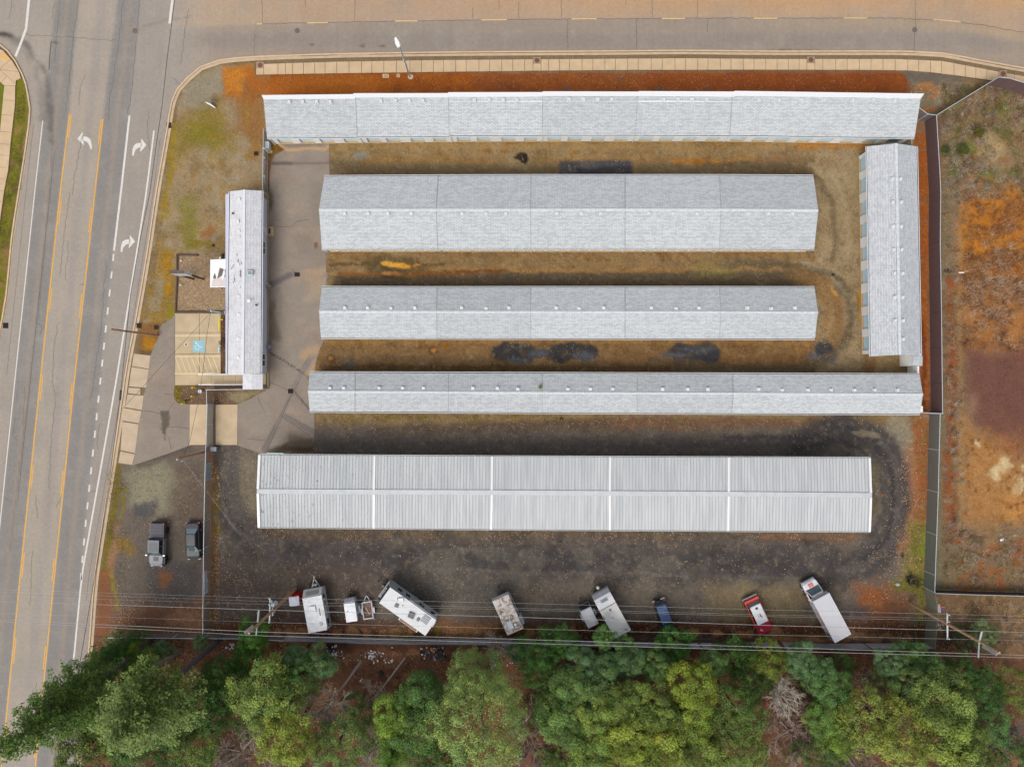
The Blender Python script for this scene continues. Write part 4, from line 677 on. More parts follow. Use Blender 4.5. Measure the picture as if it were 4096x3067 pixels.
    if doors:
        edges = [x0]
        for (a, c) in doors: edges += [a, c]
        edges.append(x1)
        for k in range(0, len(edges), 2):
            a, c = edges[k], edges[k + 1]
            if c > a: b.ext([(a, ybase(a)), (c, ybase(c)), (c, ybase(c) + rec + .4), (a, ybase(a) + rec + .4)], -.02, hS - .14)
        for (a, c) in doors: b.ext([(a, ybase(a) + .003), (c, ybase(c) + .003), (c, ybase(c) + rec + .4), (a, ybase(a) + rec + .4)], 2.12, hS - .141)
    b.build('wall', wallm, root)
    for k, (a, c) in enumerate(doors):
        d = MB(); y = ybase((a + c) / 2) + rec - .1; d.box(a, c, y - .04, y + .06, .03, 2.12)
        for j in range(9): d.box(a + .04, c - .04, y - .055, y - .035, .12 + j * .22, .3 + j * .22)
        o = d.build('roll_up_door', doord if (label.startswith('long white') and k == len(doors) - 1) else doorm, root)
        s_ = MB(); s_.box(a, c, y - .28, y - .05, -.02, .045); s_.build('door_sill', sillm, root)
    return root, Lw
# shed-roofed building along the street
bx = [(1054, 1422, 1068, 1429, 397, 395, 552, 550), (1422, 1793, 1429, 1797, 391, 390, 547, 546), (1793, 2171, 1797, 2168, 388, 386, 543, 543), (2171, 2550, 2168, 2541, 384, 384, 541, 541), (2550, 2929, 2541, 2919, 384, 387, 541, 543), (2929, 3683, 2919, 3658, 383, 394, 541, 552)]
secs = [((a, e), (b_, f), None, None, (c, g), (d, h)) for a, b_, c, d, e, f, g, h in bx]
T2, T3, T4 = 1024, 2048, 3072
dp = [(T2, 182, 302), (T2, 372, 495), (T2, 548, 665), (T2, 755, 868), (T2, 955, 1072), (T2, 1122, 1242), (T2, 1333, 1450), (T2, 1530, 1640), (T2, 1735, 1850), (T2, 1908, 2025), (T2, 2120, 2240), (T3, 105, 217), (T3, 310, 427), (T3, 484, 602), (T3, 690, 805), (T3, 890, 1005), (T3, 1103, 1222), (T3, 1280, 1398), (T3, 1485, 1602), (T3, 1690, 1800), (T3, 1900, 2025), (T3, 2090, 2211), (T4, 70, 195), (T4, 262, 385), (T4, 445, 565), (T4, 650, 775), (T4, 845, 965), (T4, 1035, 1155)]
doors = [(P(o_ + a / 2.159, 562, 1.25).x, P(o_ + c / 2.159, 562, 1.25).x) for o_, a, c in dp]
north, _ = ext_building('long white storage building with single-slope grey roof nearest the upper street', 'grey roofed storage buildings', secs, 3.9, None, 2.75, doors)
for x in (1157, 1212, 1268, 1322): vent(north, x, 408, 3.9)
for x in (1524, 1583, 1638, 1693): vent(north, x, 404, 3.9)
for x in (1898, 1957, 2014, 2069): vent(north, x, 401, 3.9)
for x in (2277, 2335, 2392, 2447, 2655, 2712, 2769, 2826): vent(north, x, 398, 3.9)
for x in (3036, 3115, 3205, 3296, 3410, 3491, 3579): vent(north, x, 401 if x < 3500 else 403, 3.9)
capm = mat('cap_white', C(254, 254, 254), .45, var=.02)
for a, b_, e, f, e2, f2 in ((1046, 1420, 381, 377, 397, 395), (1414, 1793, 373.5, 373, 391, 390), (1793, 2171, 369.5, 369, 388, 386), (2171, 2555, 366, 367, 384, 384), (2555, 2938, 365, 367, 384, 387), (2938, 3697, 364, 375, 383, 394)):
    b = MB(); q = [P(a + (8 if a == 1046 else 0), e2 + .5, 3.97), P(b_ - (13 if b_ == 3697 else 0), f2 + .5, 3.97), P(b_, f, 3.86), P(a, e, 3.86)]; b.prism([p - Vector((0, 0, .3)) for p in q], q); b.build('eave_cap', capm, north)
# wide gable
def gsecs(xt, xr, xb, yt, yr, yb): return [((xt[i], yt[i]), (xt[i + 1], yt[i + 1]), (xr[i], yr[i]), (xr[i + 1], yr[i + 1]), (xb[i], yb[i]), (xb[i + 1], yb[i + 1])) for i in range(len(xt) - 1)]
def even_doors(x0, x1, n, w, y, h=1.3): 
    a, c = P(x0, y, h).x, P(x1, y, h).x; p_ = (c - a) / n; return [(a + p_ * (i + .5) - w / 2, a + p_ * (i + .5) + w / 2) for i in range(n)]
B = gsecs([1297, 1753, 2124, 2500, 2877, 3254], [1276, 1744, 2122, 2500, 2884, 3273], [1287, 1751, 2123, 2500, 2877, 3257], [706, 703, 702, 702, 702, 704], [839, 839, 839, 838, 839, 841], [996.5, 996, 996, 996, 996, 997])
wide, _ = ext_building('widest grey shingle gable storage building, second from the upper street', 'grey roofed storage buildings', B, 2.7, 4.2, 2.7, even_doors(1300, 3245, 44, 1.05, 1000))
for x in (1380, 1473, 1553, 1646, 1849, 1945, 2024, 2229, 2326, 2405, 2596, 2691, 2787, 2992, 3074, 3169): vent(wide, x, 854, 4.12)
Cc = gsecs([1287, 1748, 2122, 2500, 2877, 3258], [1276, 1746, 2122, 2500, 2884, 3272], [1284, 1748, 2123, 2500, 2877, 3259], [1149, 1150, 1149.5, 1149.5, 1149.5, 1150], [1246, 1247, 1247.5, 1248, 1248.5, 1250], [1351, 1353, 1353.5, 1354, 1354, 1355])
mid, _ = ext_building('narrower grey gable storage building in the middle of the yard above the dark gravel patches', 'grey roofed storage buildings', Cc, 2.7, 3.9, 2.7, even_doors(1300, 3245, 30, 1.9, 1345))
for i, x in enumerate((1380, 1471, 1565, 1660, 1847, 1945, 2036, 2225, 2317, 2415, 2606, 2705, 2796, 2990, 3085, 3180)): vent(mid, x, 1231 + (3 if i % 3 == 2 else 0), 3.82)
D = gsecs([1239, 1420, 1794, 2169, 2548, 2931, 3678], [1232, 1420, 1794, 2169, 2548, 2933, 3692], [1239, 1420, 1794, 2169, 2548, 2926, 3680], [1490, 1490.5, 1491.5, 1492.5, 1494, 1495, 1498], [1566, 1567, 1569, 1571, 1572.5, 1574, 1577.5], [1645, 1646, 1648, 1650, 1651.5, 1653, 1655])
south, _ = ext_building('long narrow grey gable storage building just above the metal roofed shelter', 'grey roofed storage buildings', D, 2.7, 3.7, 2.7, even_doors(1250, 3670, 36, 1.9, 1648))
for x in (1320, 1376, 1517, 1611, 1694, 1892, 1990): vent(south, x, 1552, 3.6)
for x in (2072, 2272, 2362, 2451, 2651, 2751, 2832, 3035): vent(south, x, 1556, 3.6)
for x in (3128, 3232, 3324, 3418, 3498, 3590): vent(south, x, 1560, 3.6)
b = MB(); b.cyl(tuple(P(2161, 1547, 3.5)[:2]), .22, 3.4, 3.62, 7); b.build('moss_tuft', mat('moss', C(92, 110, 50), 1, var=.4, scale=20), south)
# east building, turned
hE, hRg = 2.75, 3.9
er = thing('storage_building', 'shorter storage building standing crosswise at the right end with pale blue doors', 'building', P(3576, 1000), 0, 'grey roofed storage buildings')
nl, nr, rt, rb, slp, srp = P(3468, 586, hE), P(3667, 586, hE), P(3584, 574, hRg), P(3599, 1419, hRg), P(3483, 1425, hE), P(3683, 1424, hE)
b = MB(); slab(b, [slp, rb, rt, nl]); slab(b, [rb, srp, nr, rt]); b.build('roof', [shv, white], er)
b = MB(); b.bar(rt + Vector((0, 0, .01)), rb + Vector((0, 0, .01)), .34, .05); b.build('ridge_cap', ridgem, er)
b = MB(); gutter(b, nl, slp, Vector((-1, 0, 0))); b.build('gutter', [white, darkg], er); b = MB(); gutter(b, nr, srp, Vector((1, 0, 0))); b.build('gutter', [white, darkg], er)
ys_ = [(623, 680), (710, 768), (802, 857), (890, 946), (985, 1040), (1075, 1131), (1169, 1224), (1260, 1314), (1346, 1400)]
wl = lambda y: nl.x + (slp.x - nl.x) * (y - nl.y) / (slp.y - nl.y) + .36
dd = [(P(3450, a, 1.2).y, P(3450, c, 1.2).y) for a, c in ys_]
b = MB(); yt_, yb_ = nl.y - .3, slp.y + .35; b.ext([(wl(yb_) + .3, yb_), (3.0 + P(3640, 1400, hE).x - 3.0, yb_), (P(3640, 1400, hE).x, yt_), (wl(yt_) + .3, yt_)], -.02, hE - .13)
ed = [yt_]
for a, c in dd: ed += [a, c]
ed.append(yb_)
for k in range(0, len(ed), 2): b.ext([(wl(ed[k + 1]), ed[k + 1]), (wl(ed[k + 1]) + .7, ed[k + 1]), (wl(ed[k]) + .7, ed[k]), (wl(ed[k]), ed[k])], -.02, hE - .14)
for a, c in dd: b.ext([(wl(c) + .003, c), (wl(c) + .7, c), (wl(a) + .7, a), (wl(a) + .003, a)], 2.15, hE - .141)
xm = (rt.x + rb.x) / 2
for yy in (yt_, yb_): b.prism([(wl(yy) + .3, yy - .05, hE - .14), (nr.x - .4, yy - .05, hE - .14), (nr.x - .4, yy + .05, hE - .14), (wl(yy) + .3, yy + .05, hE - .14)], [(xm - .1, yy - .05, hRg - .18), (xm + .1, yy - .05, hRg - .18), (xm + .1, yy + .05, hRg - .18), (xm - .1, yy + .05, hRg - .18)])
b.build('wall', wallm, er)
doorv = mat('door_sky_blue', C(206, 236, 250), .5, var=.05)
for a, c in dd:
    d = MB(); x = wl((a + c) / 2) + .24; d.box(x - .05, x + .05, c, a, .03, 2.15)
    for j in range(9): d.box(x - .07, x - .05, c + .04, a - .04, .12 + j * .22, .3 + j * .22)
    d.build('roll_up_door', doorv, er); s_ = MB(); s_.box(x - .28, x - .07, c, a, -.02, .045); s_.build('door_sill', sillm, er)
for y, xa, xb in ((717, 3569, 3600), (809, 3571, 3605), (906, 3573, 3604), (998, 3575, 3606), (1093, 3577, 3609), (1189, 3579, 3610), (1282, 3580, 3612), (1356, None, 3612)):
    for x in (xa, xb):
        if x: vent(er, x, y, 3.85)
# little annex and link wall at its lower end
b = MB(); q = [P(3650, 1463, 2.9), P(3690, 1463, 2.9), P(3690, 1424, 2.9), P(3650, 1424, 2.9)]; slab(b, q, .12); b.build('annex_roof', [shv, white], er)
b = MB(); x0 = P(3651, 1440, 2.9).x + .02; x1 = P(3686, 1440, 2.9).x; b.box(x0, x1, P(0, 1463, 2.9).y + .02, slp.y + .28, -.02, 2.8); b.build('annex_wall', wallm, er)
lk = tag(MB(), None) if False else None
b = MB(); x0 = P(3670, 1480, 2.2).x; b.box(x0, x0 + .2, P(0, 1498, 2.2).y, P(0, 1463, 2.2).y - .05, -.02, 2.2); lw_ = b.build('link_wall', wallm); tag(lw_, 'short white wall joining the crosswise building and the long narrow gable', 'wall')
# metal roofed shelter
sh_root = thing('vehicle_shelter', 'long open shelter with ribbed white metal roof and five bays above the parked trailers', 'shelter', P(2260, 1970))
hE5, hR5 = 4.3, 4.9
xt, xr, xb = [1034, 1499, 1969, 2441, 2915, 3482], [1028, 1496, 1967, 2439, 2914, 3487], [1032, 1495, 1965, 2439, 2912, 3482]
yt, yr, yb = [1819, 1822, 1825, 1827, 1829, 1831], [1964, 1967, 1969, 1972, 1975, 1980], [2108, 2112, 2116, 2119, 2122, 2125.5]
def metal_roof(name, c1, c2):
    m = bpy.data.materials.new(name); m.use_nodes = True; n = m.node_tree.nodes; l = m.node_tree.links; b = n['Principled BSDF']; b.inputs['Roughness'].default_value = .75; b.inputs['Specular IOR Level'].default_value = .2
    g = n.new('ShaderNodeNewGeometry'); mp = n.new('ShaderNodeMapping'); mp.inputs['Scale'].default_value = (2.4, .12, 1); l.new(g.outputs['Position'], mp.inputs['Vector'])
    t = n.new('ShaderNodeTexNoise'); t.inputs['Scale'].default_value = 1; t.inputs['Detail'].default_value = 5; l.new(mp.outputs[0], t.inputs['Vector'])
    cr = n.new('ShaderNodeValToRGB'); cr.color_ramp.elements[0].position = .32; cr.color_ramp.elements[1].position = .66; cr.color_ramp.elements[0].color = (*c2, 1); cr.color_ramp.elements[1].color = (*c1, 1); l.new(t.outputs[0], cr.inputs[0])
    sx_ = n.new('ShaderNodeSeparateXYZ'); l.new(g.outputs['Position'], sx_.inputs[0])
    t2 = n.new('ShaderNodeTexNoise'); t2.inputs['Scale'].default_value = 1; t2.inputs['Detail'].default_value = 5; t2.inputs['Roughness'].default_value = .75; mp2 = n.new('ShaderNodeMapping'); mp2.inputs['Scale'].default_value = (4, 1.1, 1); l.new(g.outputs['Position'], mp2.inputs['Vector']); l.new(mp2.outputs[0], t2.inputs['Vector'])
    th = n.new('ShaderNodeMapRange'); th.inputs[1].default_value = -31; th.inputs[2].default_value = 5; th.inputs[3].default_value = .57; th.inputs[4].default_value = .74; l.new(sx_.outputs[0], th.inputs[0])
    gt = n.new('ShaderNodeMath'); gt.operation = 'SUBTRACT'; l.new(t2.outputs[0], gt.inputs[0]); l.new(th.outputs[0], gt.inputs[1]); m3 = n.new('ShaderNodeMath'); m3.operation = 'MULTIPLY'; m3.use_clamp = True; m3.inputs[1].default_value = 14; l.new(gt.outputs[0], m3.inputs[0])
    mx = n.new('ShaderNodeMixRGB'); mx.inputs[2].default_value = (*C(120, 104, 92), 1); l.new(m3.outputs[0], mx.inputs[0]); l.new(cr.outputs[0], mx.inputs[1]); l.new(mx.outputs[0], b.inputs['Base Color']); return m
mroof = metal_roof('ribbed_metal', C(214, 216, 216), C(192, 196, 199)); mrib = mat('rib_metal', C(176, 179, 182), .7, var=.1); fl = mat('bay_flashing', C(252, 252, 252), .4, var=.02); mrg = mat('ridge_metal', C(204, 207, 210), .6, var=.08, scale=1.5)
for i in range(5):
    a, c = i, i + 1; b = MB(); nl, nr, rl, rr, sl, sr = P(xt[a], yt[a], hE5), P(xt[c], yt[c], hE5), P(xr[a], yr[a], hR5), P(xr[c], yr[c], hR5), P(xb[a], yb[a], hE5), P(xb[c], yb[c], hE5)
    slab(b, [rl, rr, nr, nl], .08, 0, 1); slab(b, [sl, sr, rr, rl], .08, 0, 1); b.build('roof_bay', [mroof, fl], sh_root)
    b = MB(); n = int((nr.x - nl.x) / .37)
    for k in range(1, n):
        t = k / n
        for e0, e1, r0, r1 in ((nl, nr, rl, rr), (sl, sr, rl, rr)): p0 = lerp(e0, e1, t); p1 = lerp(r0, r1, t); z = Vector((0, 0, .02)); b.bar(p0 + z, p1 + z, .045, .045)
    b.build('roof_ribs', mrib, sh_root)
    b = MB(); up = Vector((0, 0, .04)); b.bar(rl + up, rr + up, .55, .06); b.build('ridge_cap', mrg, sh_root)
    b = MB(); w = .22 if i else .3; dx = Vector((.0 if i else .13, 0, .06)); b.bar(nl + dx, rl + dx + Vector((0, .28, 0)), w, .06); b.bar(rl + dx - Vector((0, .28, 0)), sl + dx, w, .06); b.build('bay_flashing', fl, sh_root)
    b = MB(); gutter(b, sl, sr, Vector((0, -1, 0)), .1); b.build('gutter', [white, darkg], sh_root); b = MB(); gutter(b, nl, nr, Vector((0, 1, 0)), .1); b.build('gutter', [white, darkg], sh_root)
b = MB(); dx = Vector((-.13, 0, .06)); b.bar(nr + dx, rr + dx + Vector((0, .28, 0)), .26, .06); b.bar(rr + dx - Vector((0, .28, 0)), sr + dx, .26, .06); b.build('bay_flashing', fl, sh_root)
X0, X1 = P(1034, 1819, hE5).x + .4, P(3482, 1830, hE5).x - .4
for i in range(16):
    x = lerp(X0, X1, i / 15)
    for yy in (P(0, 1826, hE5).y - .5, P(0, 1972, hE5).y, P(0, 2116, hE5).y + .6):
        b = MB(); b.box(x - .08, x + .08, yy - .08, yy + .08, -.02, 4.25 if abs(yy - P(0, 1972, hE5).y) > 1 else 4.75); b.build('post', white, sh_root)
b = MB(); b.bar(P(1066, 1812, 4.25), P(1134, 1813, 4.25), .1, .1); b.build('spare_gutter_length', mat('teal_pipe', C(160, 206, 204), .5), sh_root)
# office / caretaker building
of = thing('office_building', 'narrow white and grey shingle office building between the drive and the parking bays', 'building', P(985, 1130)); hO, hOR = 3.0, 3.75
a1, a2, a3 = P(919.5, 766, hO), P(977.5, 759, hOR), P(1047, 763.5, hO); b1, b2, b3 = P(911, 1496, hO), P(971, 1496, hOR), P(1042, 1493.5, hO)
b = MB(); slab(b, [b1, b2, a2, a1]); slab(b, [b2, b3, a3, a2]); b.build('roof', [sho, white], of)
b = MB(); up = Vector((0, 0, .01)); b.bar(a2 + up, b2 + up, .26, .04); b.build('ridge_cap', mat('ridge_pale', C(232, 234, 240), .8, var=.05), of)
b = MB(); gutter(b, a1, b1, Vector((-1, 0, 0)), .14); b.build('gutter', [white, darkg], of); b = MB(); gutter(b, a3, b3, Vector((1, 0, 0)), .16); b.build('gutter', [white, darkg], of)
c1, c2, c3 = P(970.5, 1556, hO), P(1006, 1556, 3.4), P(1050.6, 1555.5, hO); d1_, d2_, d3_ = P(970.5, 1497, hO), P(1006, 1496, 3.4), P(1050.6, 1495, hO)
b = MB(); slab(b, [c1, c2, d2_, d1_]); slab(b, [c2, c3, d3_, d2_]); b.build('porch_roof', [sho, white], of)
we = P(1070, 1130, 0).x; ww = we - 4.05
b = MB(); yt_, yb_ = a1.y - .3, b1.y + .1; b.box(ww, we, yb_, yt_, -.02, 2.88)
b.prism([(ww, yt_ - .05, 2.88), (we, yt_ - .05, 2.88), (we, yt_, 2.88), (ww, yt_, 2.88)], [(a2.x - .1, yt_ - .05, 3.6), (a2.x + .1, yt_ - .05, 3.6), (a2.x + .1, yt_, 3.6), (a2.x - .1, yt_, 3.6)])
b.prism([(ww, yb_, 2.88), (we, yb_, 2.88), (we, yb_ + .05, 2.88), (ww, yb_ + .05, 2.88)], [(a2.x - .1, yb_, 3.6), (a2.x + .1, yb_, 3.6), (a2.x + .1, yb_ + .05, 3.6), (a2.x - .1, yb_ + .05, 3.6)]); b.build('wall', wallb, of)
b = MB(); b.box(we, we + .2, yb_ - 1.6, yt_, -.02, .16); b.build('foundation', mat('foundation_tan', C(166, 146, 114), .9), of)
for y0, y1, lab in ((966, 1013, 0), (1417, 1462, 1)):
    ya, yb2 = P(0, y0, 1.7).y, P(0, y1, 1.7).y; b = MB(); b.box(we, we + .05, yb2 - .08, ya + .08, 1.0, 2.2); f = b.build('window', white, of)
    ym = (ya + yb2) / 2; b = MB(); b.box(we + .05, we + .058, yb2, ym - .05, 1.1, 2.1); b.box(we + .05, we + .058, ym + .05, ya, 1.1, 2.1); b.build('pane', glassd, f)
b = MB(); b.box(we, we + .05, P(0, 938, 1).y, P(0, 907, 1).y, .2, 2.3); dr = b.build('door', mat('door_white', C(228, 230, 240), .6), of); b = MB(); b.box(we + .05, we + .1, P(0, 934, 1).y, P(0, 932, 1).y, 1.15, 1.25); b.build('handle', darkm, dr)
b = MB(); b.box(we + .2, P(1096, 925).x, P(0, 945).y, P(0, 907).y, -.02, .17, 0); b.box(we + .22, P(1083, 925).x, P(0, 936).y, P(0, 915).y, .17, .19, 1); b.build('door_step', [mat('step_tan', C(206, 172, 130), .9), black], of)
for y, x in ((797, 958), (886, 953), (925, 957), (1059, 955), (1184, 956), (1258, 956), (1355, 956), (1430, 955)): vent(of, x, y, 3.52, .28, mat('vent_white', C(240, 240, 240), .6))
b = MB(); c_ = P(933, 855, 3.2); b.cyl((c_.x, c_.y), .1, 3.1, 3.5, 8); c_ = P(1026, 1220, 3.3); b.cyl((c_.x, c_.y), .1, 3.1, 3.5, 8); b.build('pipe_vent', black, of)
b = MB(); c_ = P(1001, 1092, 3.6); b.box(c_.x - .28, c_.x + .28, c_.y - .28, c_.y + .28, 3.4, 3.72, 0); b.box(c_.x - .22, c_.x + .22, c_.y - .22, c_.y + .22, 3.72, 3.73, 1)
for k in range(5): b.box(c_.x - .3 + k * .13, c_.x - .27 + k * .13, c_.y + .3, c_.y + .33, 3.45, 3.75, 2)
b.build('skylight', [ventm, mat('skylight_glass', C(120, 150, 160), .15, spec=.9), black], of)
b = MB(); c_ = P(998, 1205, 3.7); q = [(c_.x + .19 * math.cos(t), c_.y + .19 * math.sin(t)) for t in np.linspace(0, 6.28, 15)[:-1]]; b.loft([[(x + .02, y, 4.0) for x, y in q], [(c_.x + (x - c_.x) * .3, c_.y + (y - c_.y) * .3, 3.85) for x, y in q]]); b.bar((c_.x, c_.y, 3.4), (c_.x, c_.y, 3.9), .05, .05); b.build('satellite_dish', white, of)
b = MB()
for x, y, w, h in ((960.5, 944, 2.2, 10), (949, 1018, 3.5, 9), (954, 1043, 6, 10), (967, 1052, 3, 10), (964.5, 1096, 5, 28), (961, 1092, 3, 26), (940, 1120, 4, 14), (937, 1108, 3, 24), (934, 1130, 4, 9), (963, 1148, 3, 9), (957, 1399, 4, 9), (961, 1482, 4, 10), (963, 1475, 4, 8), (960, 1394, 3, 8)):
    hz = 3.0 + .75 * (x - 916) / 59 + .022; c_ = P(x, y, hz); b.box(c_.x - w * S / 2, c_.x + w * S / 2, c_.y - h * S / 2, c_.y + h * S / 2, hz - .05, hz)
b.build('missing_shingle_patches', mat('bare_felt', C(136, 126, 122), .9, var=.2), of)
b = MB(); b.bar(P(924, 1079, 3.18), P(936, 1057, 3.3), .03, .03); b.build('cable', black, of)
# entrance canopy with torn membrane
hC = 2.85; cn = [P(840, 1149.5, hC), P(915, 1148, hC), P(918, 1035, hC), P(841, 1038.5, hC)]
cr_ = thing('entrance_canopy', 'flat white canopy with torn dark and pink membrane on the office front', 'canopy', (lerp(cn[0], cn[2], .5).x, cn[0].y, 0))
b = MB(); b.prism([p - Vector((0, 0, .16)) for p in cn], cn); b.build('canopy_roof', mat('canopy_white', C(252, 252, 252), .5, var=.02), cr_)
def flat(name, px, h, m, root, t=.012):
    b = MB(); q = [P(a, c, h) for a, c in px]; b.prism([p - Vector((0, 0, t)) for p in q], q); return b.build(name, m, root)
flat('torn_membrane', [(852, 1113), (859, 1112), (866, 1117), (872, 1110), (878, 1105), (884, 1107), (888, 1122), (896, 1108), (909, 1108), (914, 1145), (845, 1146)], hC + .012, mat('membrane_pink', C(228, 214, 208), .7, var=.06, scale=2), cr_)
dk_ = mat('bare_board', C(122, 110, 104), .9, var=.25, scale=5)
flat('torn_patch', [(879, 1071), (895, 1077), (893, 1084), (887, 1105), (882, 1105), (868, 1116), (872, 1100), (875, 1085)], hC + .024, dk_, cr_)
flat('torn_patch', [(898, 1078), (908, 1072), (918, 1071), (918, 1086), (910, 1098), (907, 1108), (896, 1108), (900, 1095)], hC + .024, mat('membrane_dark', C(112, 112, 114), .8, var=.2, scale=4), cr_); flat('torn_patch', [(858, 1092), (863, 1103), (864, 1116), (852, 1112)], hC + .024, dk_, cr_)
for q in ((846, 1144), (846, 1044)): b = MB(); c_ = P(*q, hC); b.box(c_.x, c_.x + .12, c_.y - .06, c_.y + .06, 0, 2.7); b.build('post', white, cr_)
b = MB(); b.bar(P(878, 1037, 2.6), P(882, 1028, 2.6), .12, .12); b.bar(P(910, 1034, 2.6), P(914, 1028, 2.6), .12, .12); b.build('rafter_tail', white, cr_)
# ramp handrails
for n_, (y, l_) in enumerate(((1497, 'white handrail on the upper side of the office ramp'), (1538.5, 'white handrail on the lower side of the office ramp'))):
    r_ = thing('handrail', l_, 'handrail', P(880, y), 0, 'ramp handrails'); b = MB(); b.bar(P(794, y, .95), P(1000, y, .95), .11, .07); b.build('rail', white, r_)
    for k in range(5): b = MB(); c_ = lerp(P(794, y, .95), P(1000, y, .95), k / 4); b.box(c_.x - .04, c_.x + .04, c_.y - .04, c_.y + .04, 0, .92); b.build('post', white, r_)
# ------------------------------------------------------------------ fences
def mesh_mat(name, col, dens, px=.07):
    """chain-link: thin crossing wires in an otherwise open panel"""
    m = bpy.data.materials.new(name); m.use_nodes = True; n = m.node_tree.nodes; l = m.node_tree.links; b = n['Principled BSDF']; b.inputs['Base Color'].default_value = (*col, 1); b.inputs['Roughness'].default_value = .5; b.inputs['Metallic'].default_value = .2
    g = n.new('ShaderNodeNewGeometry'); sp = n.new('ShaderNodeSeparateXYZ'); l.new(g.outputs['Position'], sp.inputs[0])
    xy = n.new('ShaderNodeMath'); xy.operation = 'ADD'; l.new(sp.outputs[0], xy.inputs[0]); l.new(sp.outputs[1], xy.inputs[1]); outs = []
    for op in ('ADD', 'SUBTRACT'):
        a = n.new('ShaderNodeMath'); a.operation = op; l.new(xy.outputs[0], a.inputs[0]); l.new(sp.outputs[2], a.inputs[1]); f = n.new('ShaderNodeMath'); f.operation = 'PINGPONG'; f.inputs[1].default_value = px / 2; l.new(a.outputs[0], f.inputs[0])
        c = n.new('ShaderNodeMath'); c.operation = 'LESS_THAN'; c.inputs[1].default_value = px / 2 * dens; l.new(f.outputs[0], c.inputs[0]); outs.append(c)
    mx = n.new('ShaderNodeMath'); mx.operation = 'MAXIMUM'; l.new(outs[0].outputs[0], mx.inputs[0]); l.new(outs[1].outputs[0], mx.inputs[1]); l.new(mx.outputs[0], b.inputs['Alpha']); return m
chain = mesh_mat('chain_link', C(150, 152, 154), .2); chaind = mesh_mat('chain_link_slatted', C(120, 124, 112), .62)
alpha_ = lambda m: not m.name.endswith('slats')
def slat_mat(name, col, var): return mat(name, col, .8, var=var, scale=1.6)
def fence(name, label, pts, h, m, rail=galv, step=3.0, group=None, thick=.02, post=.05, panel='panel', gap=0, mid=False, railr=.04):
    T = [P(a, c, h) for a, c in pts]; root = thing(name, label, 'fence', (T[0].x, T[0].y, 0), 0, group)
    for k in range(len(T) - 1):
        a, c = T[k], T[k + 1]; L = (c - a).length; n = max(1, int(L / step))
        z0 = Vector((0, 0, h - .04)); b = MB(); b.bar(a - z0 * .5 - Vector((0, 0, .02)), c - z0 * .5 - Vector((0, 0, .02)), thick, h - .06); b.build(panel, m, root)
        b = MB(); b.tube([a, c], railr, 6)
        if mid: b.tube([a - Vector((0, 0, h - .1)), c - Vector((0, 0, h - .1))], .02, 5)
        b.build('top_rail', rail, root)
        for j in range(n + (1 if k == len(T) - 2 else 0)):
            p_ = lerp(a, c, j / n); b = MB(); b.cyl((p_.x, p_.y), post, 0, h + (.08 if alpha_(m) else -.02), 8); b.build('post', rail if alpha_(m) else m, root)
    return root
brown = slat_mat('brown_slats', C(112, 86, 84), .06); grey_s = slat_mat('grey_slats', C(176, 176, 182), .22)
lightrail = mat('rail_light', C(214, 220, 226), .4, metal=.2, var=.06)
fence('slatted_fence', 'tall brown slatted fence along the red dirt strip beside the crosswise building', [(3746, 461), (3760, 700), (3763, 767), (3761, 971), (3766, 1250), (3769, 1534), (3770.5, 1652)], 2.4, brown, lightrail)
fence('slatted_fence', 'brown slatted fence slanting up from the long roof corner to the sidewalk bend', [(3746, 461), (3995, 309)], 2.4, brown, lightrail)
fence('slatted_fence', 'brown slatted fence following the curved sidewalk at the upper right corner', [(3995, 309), (4040, 314), (4096, 331), (4180, 362)], 2.4, brown, lightrail)
fence('chain_link_fence', 'short kinked chain-link fence off the upper right end of the long roof', [(3676, 431), (3712, 457), (3746, 461)], 2.3, chain, lightrail)
fence('chain_link_fence', 'short chain-link fence bridging the gap below the long narrow gable end', [(3680, 1650), (3770.5, 1653)], 2.4, chain, lightrail)
fence('chain_link_fence', 'grey chain-link fence along the right side of the trailer yard', [(3760.8, 1656), (3757, 1800), (3753, 1969), (3747, 2140), (3741, 2301), (3739, 2369)], 2.3, mesh_mat('chain_link_weathered', C(140, 146, 142), .34), lightrail)
fence('slatted_fence', 'olive grey slatted fence where the yard corner meets the power pole', [(3740, 2369), (3752, 2450), (3741, 2594)], 2.3, slat_mat('olive_slats', C(132, 130, 112), .12), mat('rail_dull', C(120, 120, 110), .6))
fence('slatted_fence', 'dark brown slatted fence running off the right edge of the photo', [(3744, 2372), (3900, 2378), (4096, 2383), (4200, 2387)], 1.6, slat_mat('dark_slats', C(72, 58, 54), .1), lightrail)
fence('slatted_fence', 'long dark grey slatted fence between the parked trailers and the trees', [(1133, 2564), (1500, 2572), (2048, 2580), (2500, 2588), (2923, 2594), (3072, 2589), (3331, 2596), (3741, 2594)], 1.9, grey_s, mat('rail_grey', C(96, 96, 100), .6), group=None)
fence('chain_link_fence', 'chain-link fence between the lower left parking patch and the trees', [(435, 2550), (815, 2553), (980, 2554), (1133, 2562)], 1.5, chain, lightrail)
wf = fence('chain_link_fence', 'chain-link fence beside the parked pickup and sedan carrying two signs', [(823, 1786), (820, 1900), (816, 2085), (813, 2301), (811, 2550)], 1.9, chain, lightrail)
fence('chain_link_fence', 'chain-link fence around the planting bed below the office ramp', [(827, 1617), (826, 1559), (1052, 1556)], 1.9, chain, lightrail)
gate = fence('rolling_gate', 'chain-link rolling gate across the concrete drive apron', [(829, 1618), (826, 1700), (824, 1786)], 1.9, mesh_mat('gate_mesh', C(178, 182, 184), .4), lightrail, step=1.7, mid=True)
gate2 = fence('rolling_gate', 'long braced chain-link gate between the street-side building and the office', [(1053.5, 518), (1052, 640), (1050.5, 765)], 1.7, chain, lightrail, step=2.0, mid=True)
b = MB()
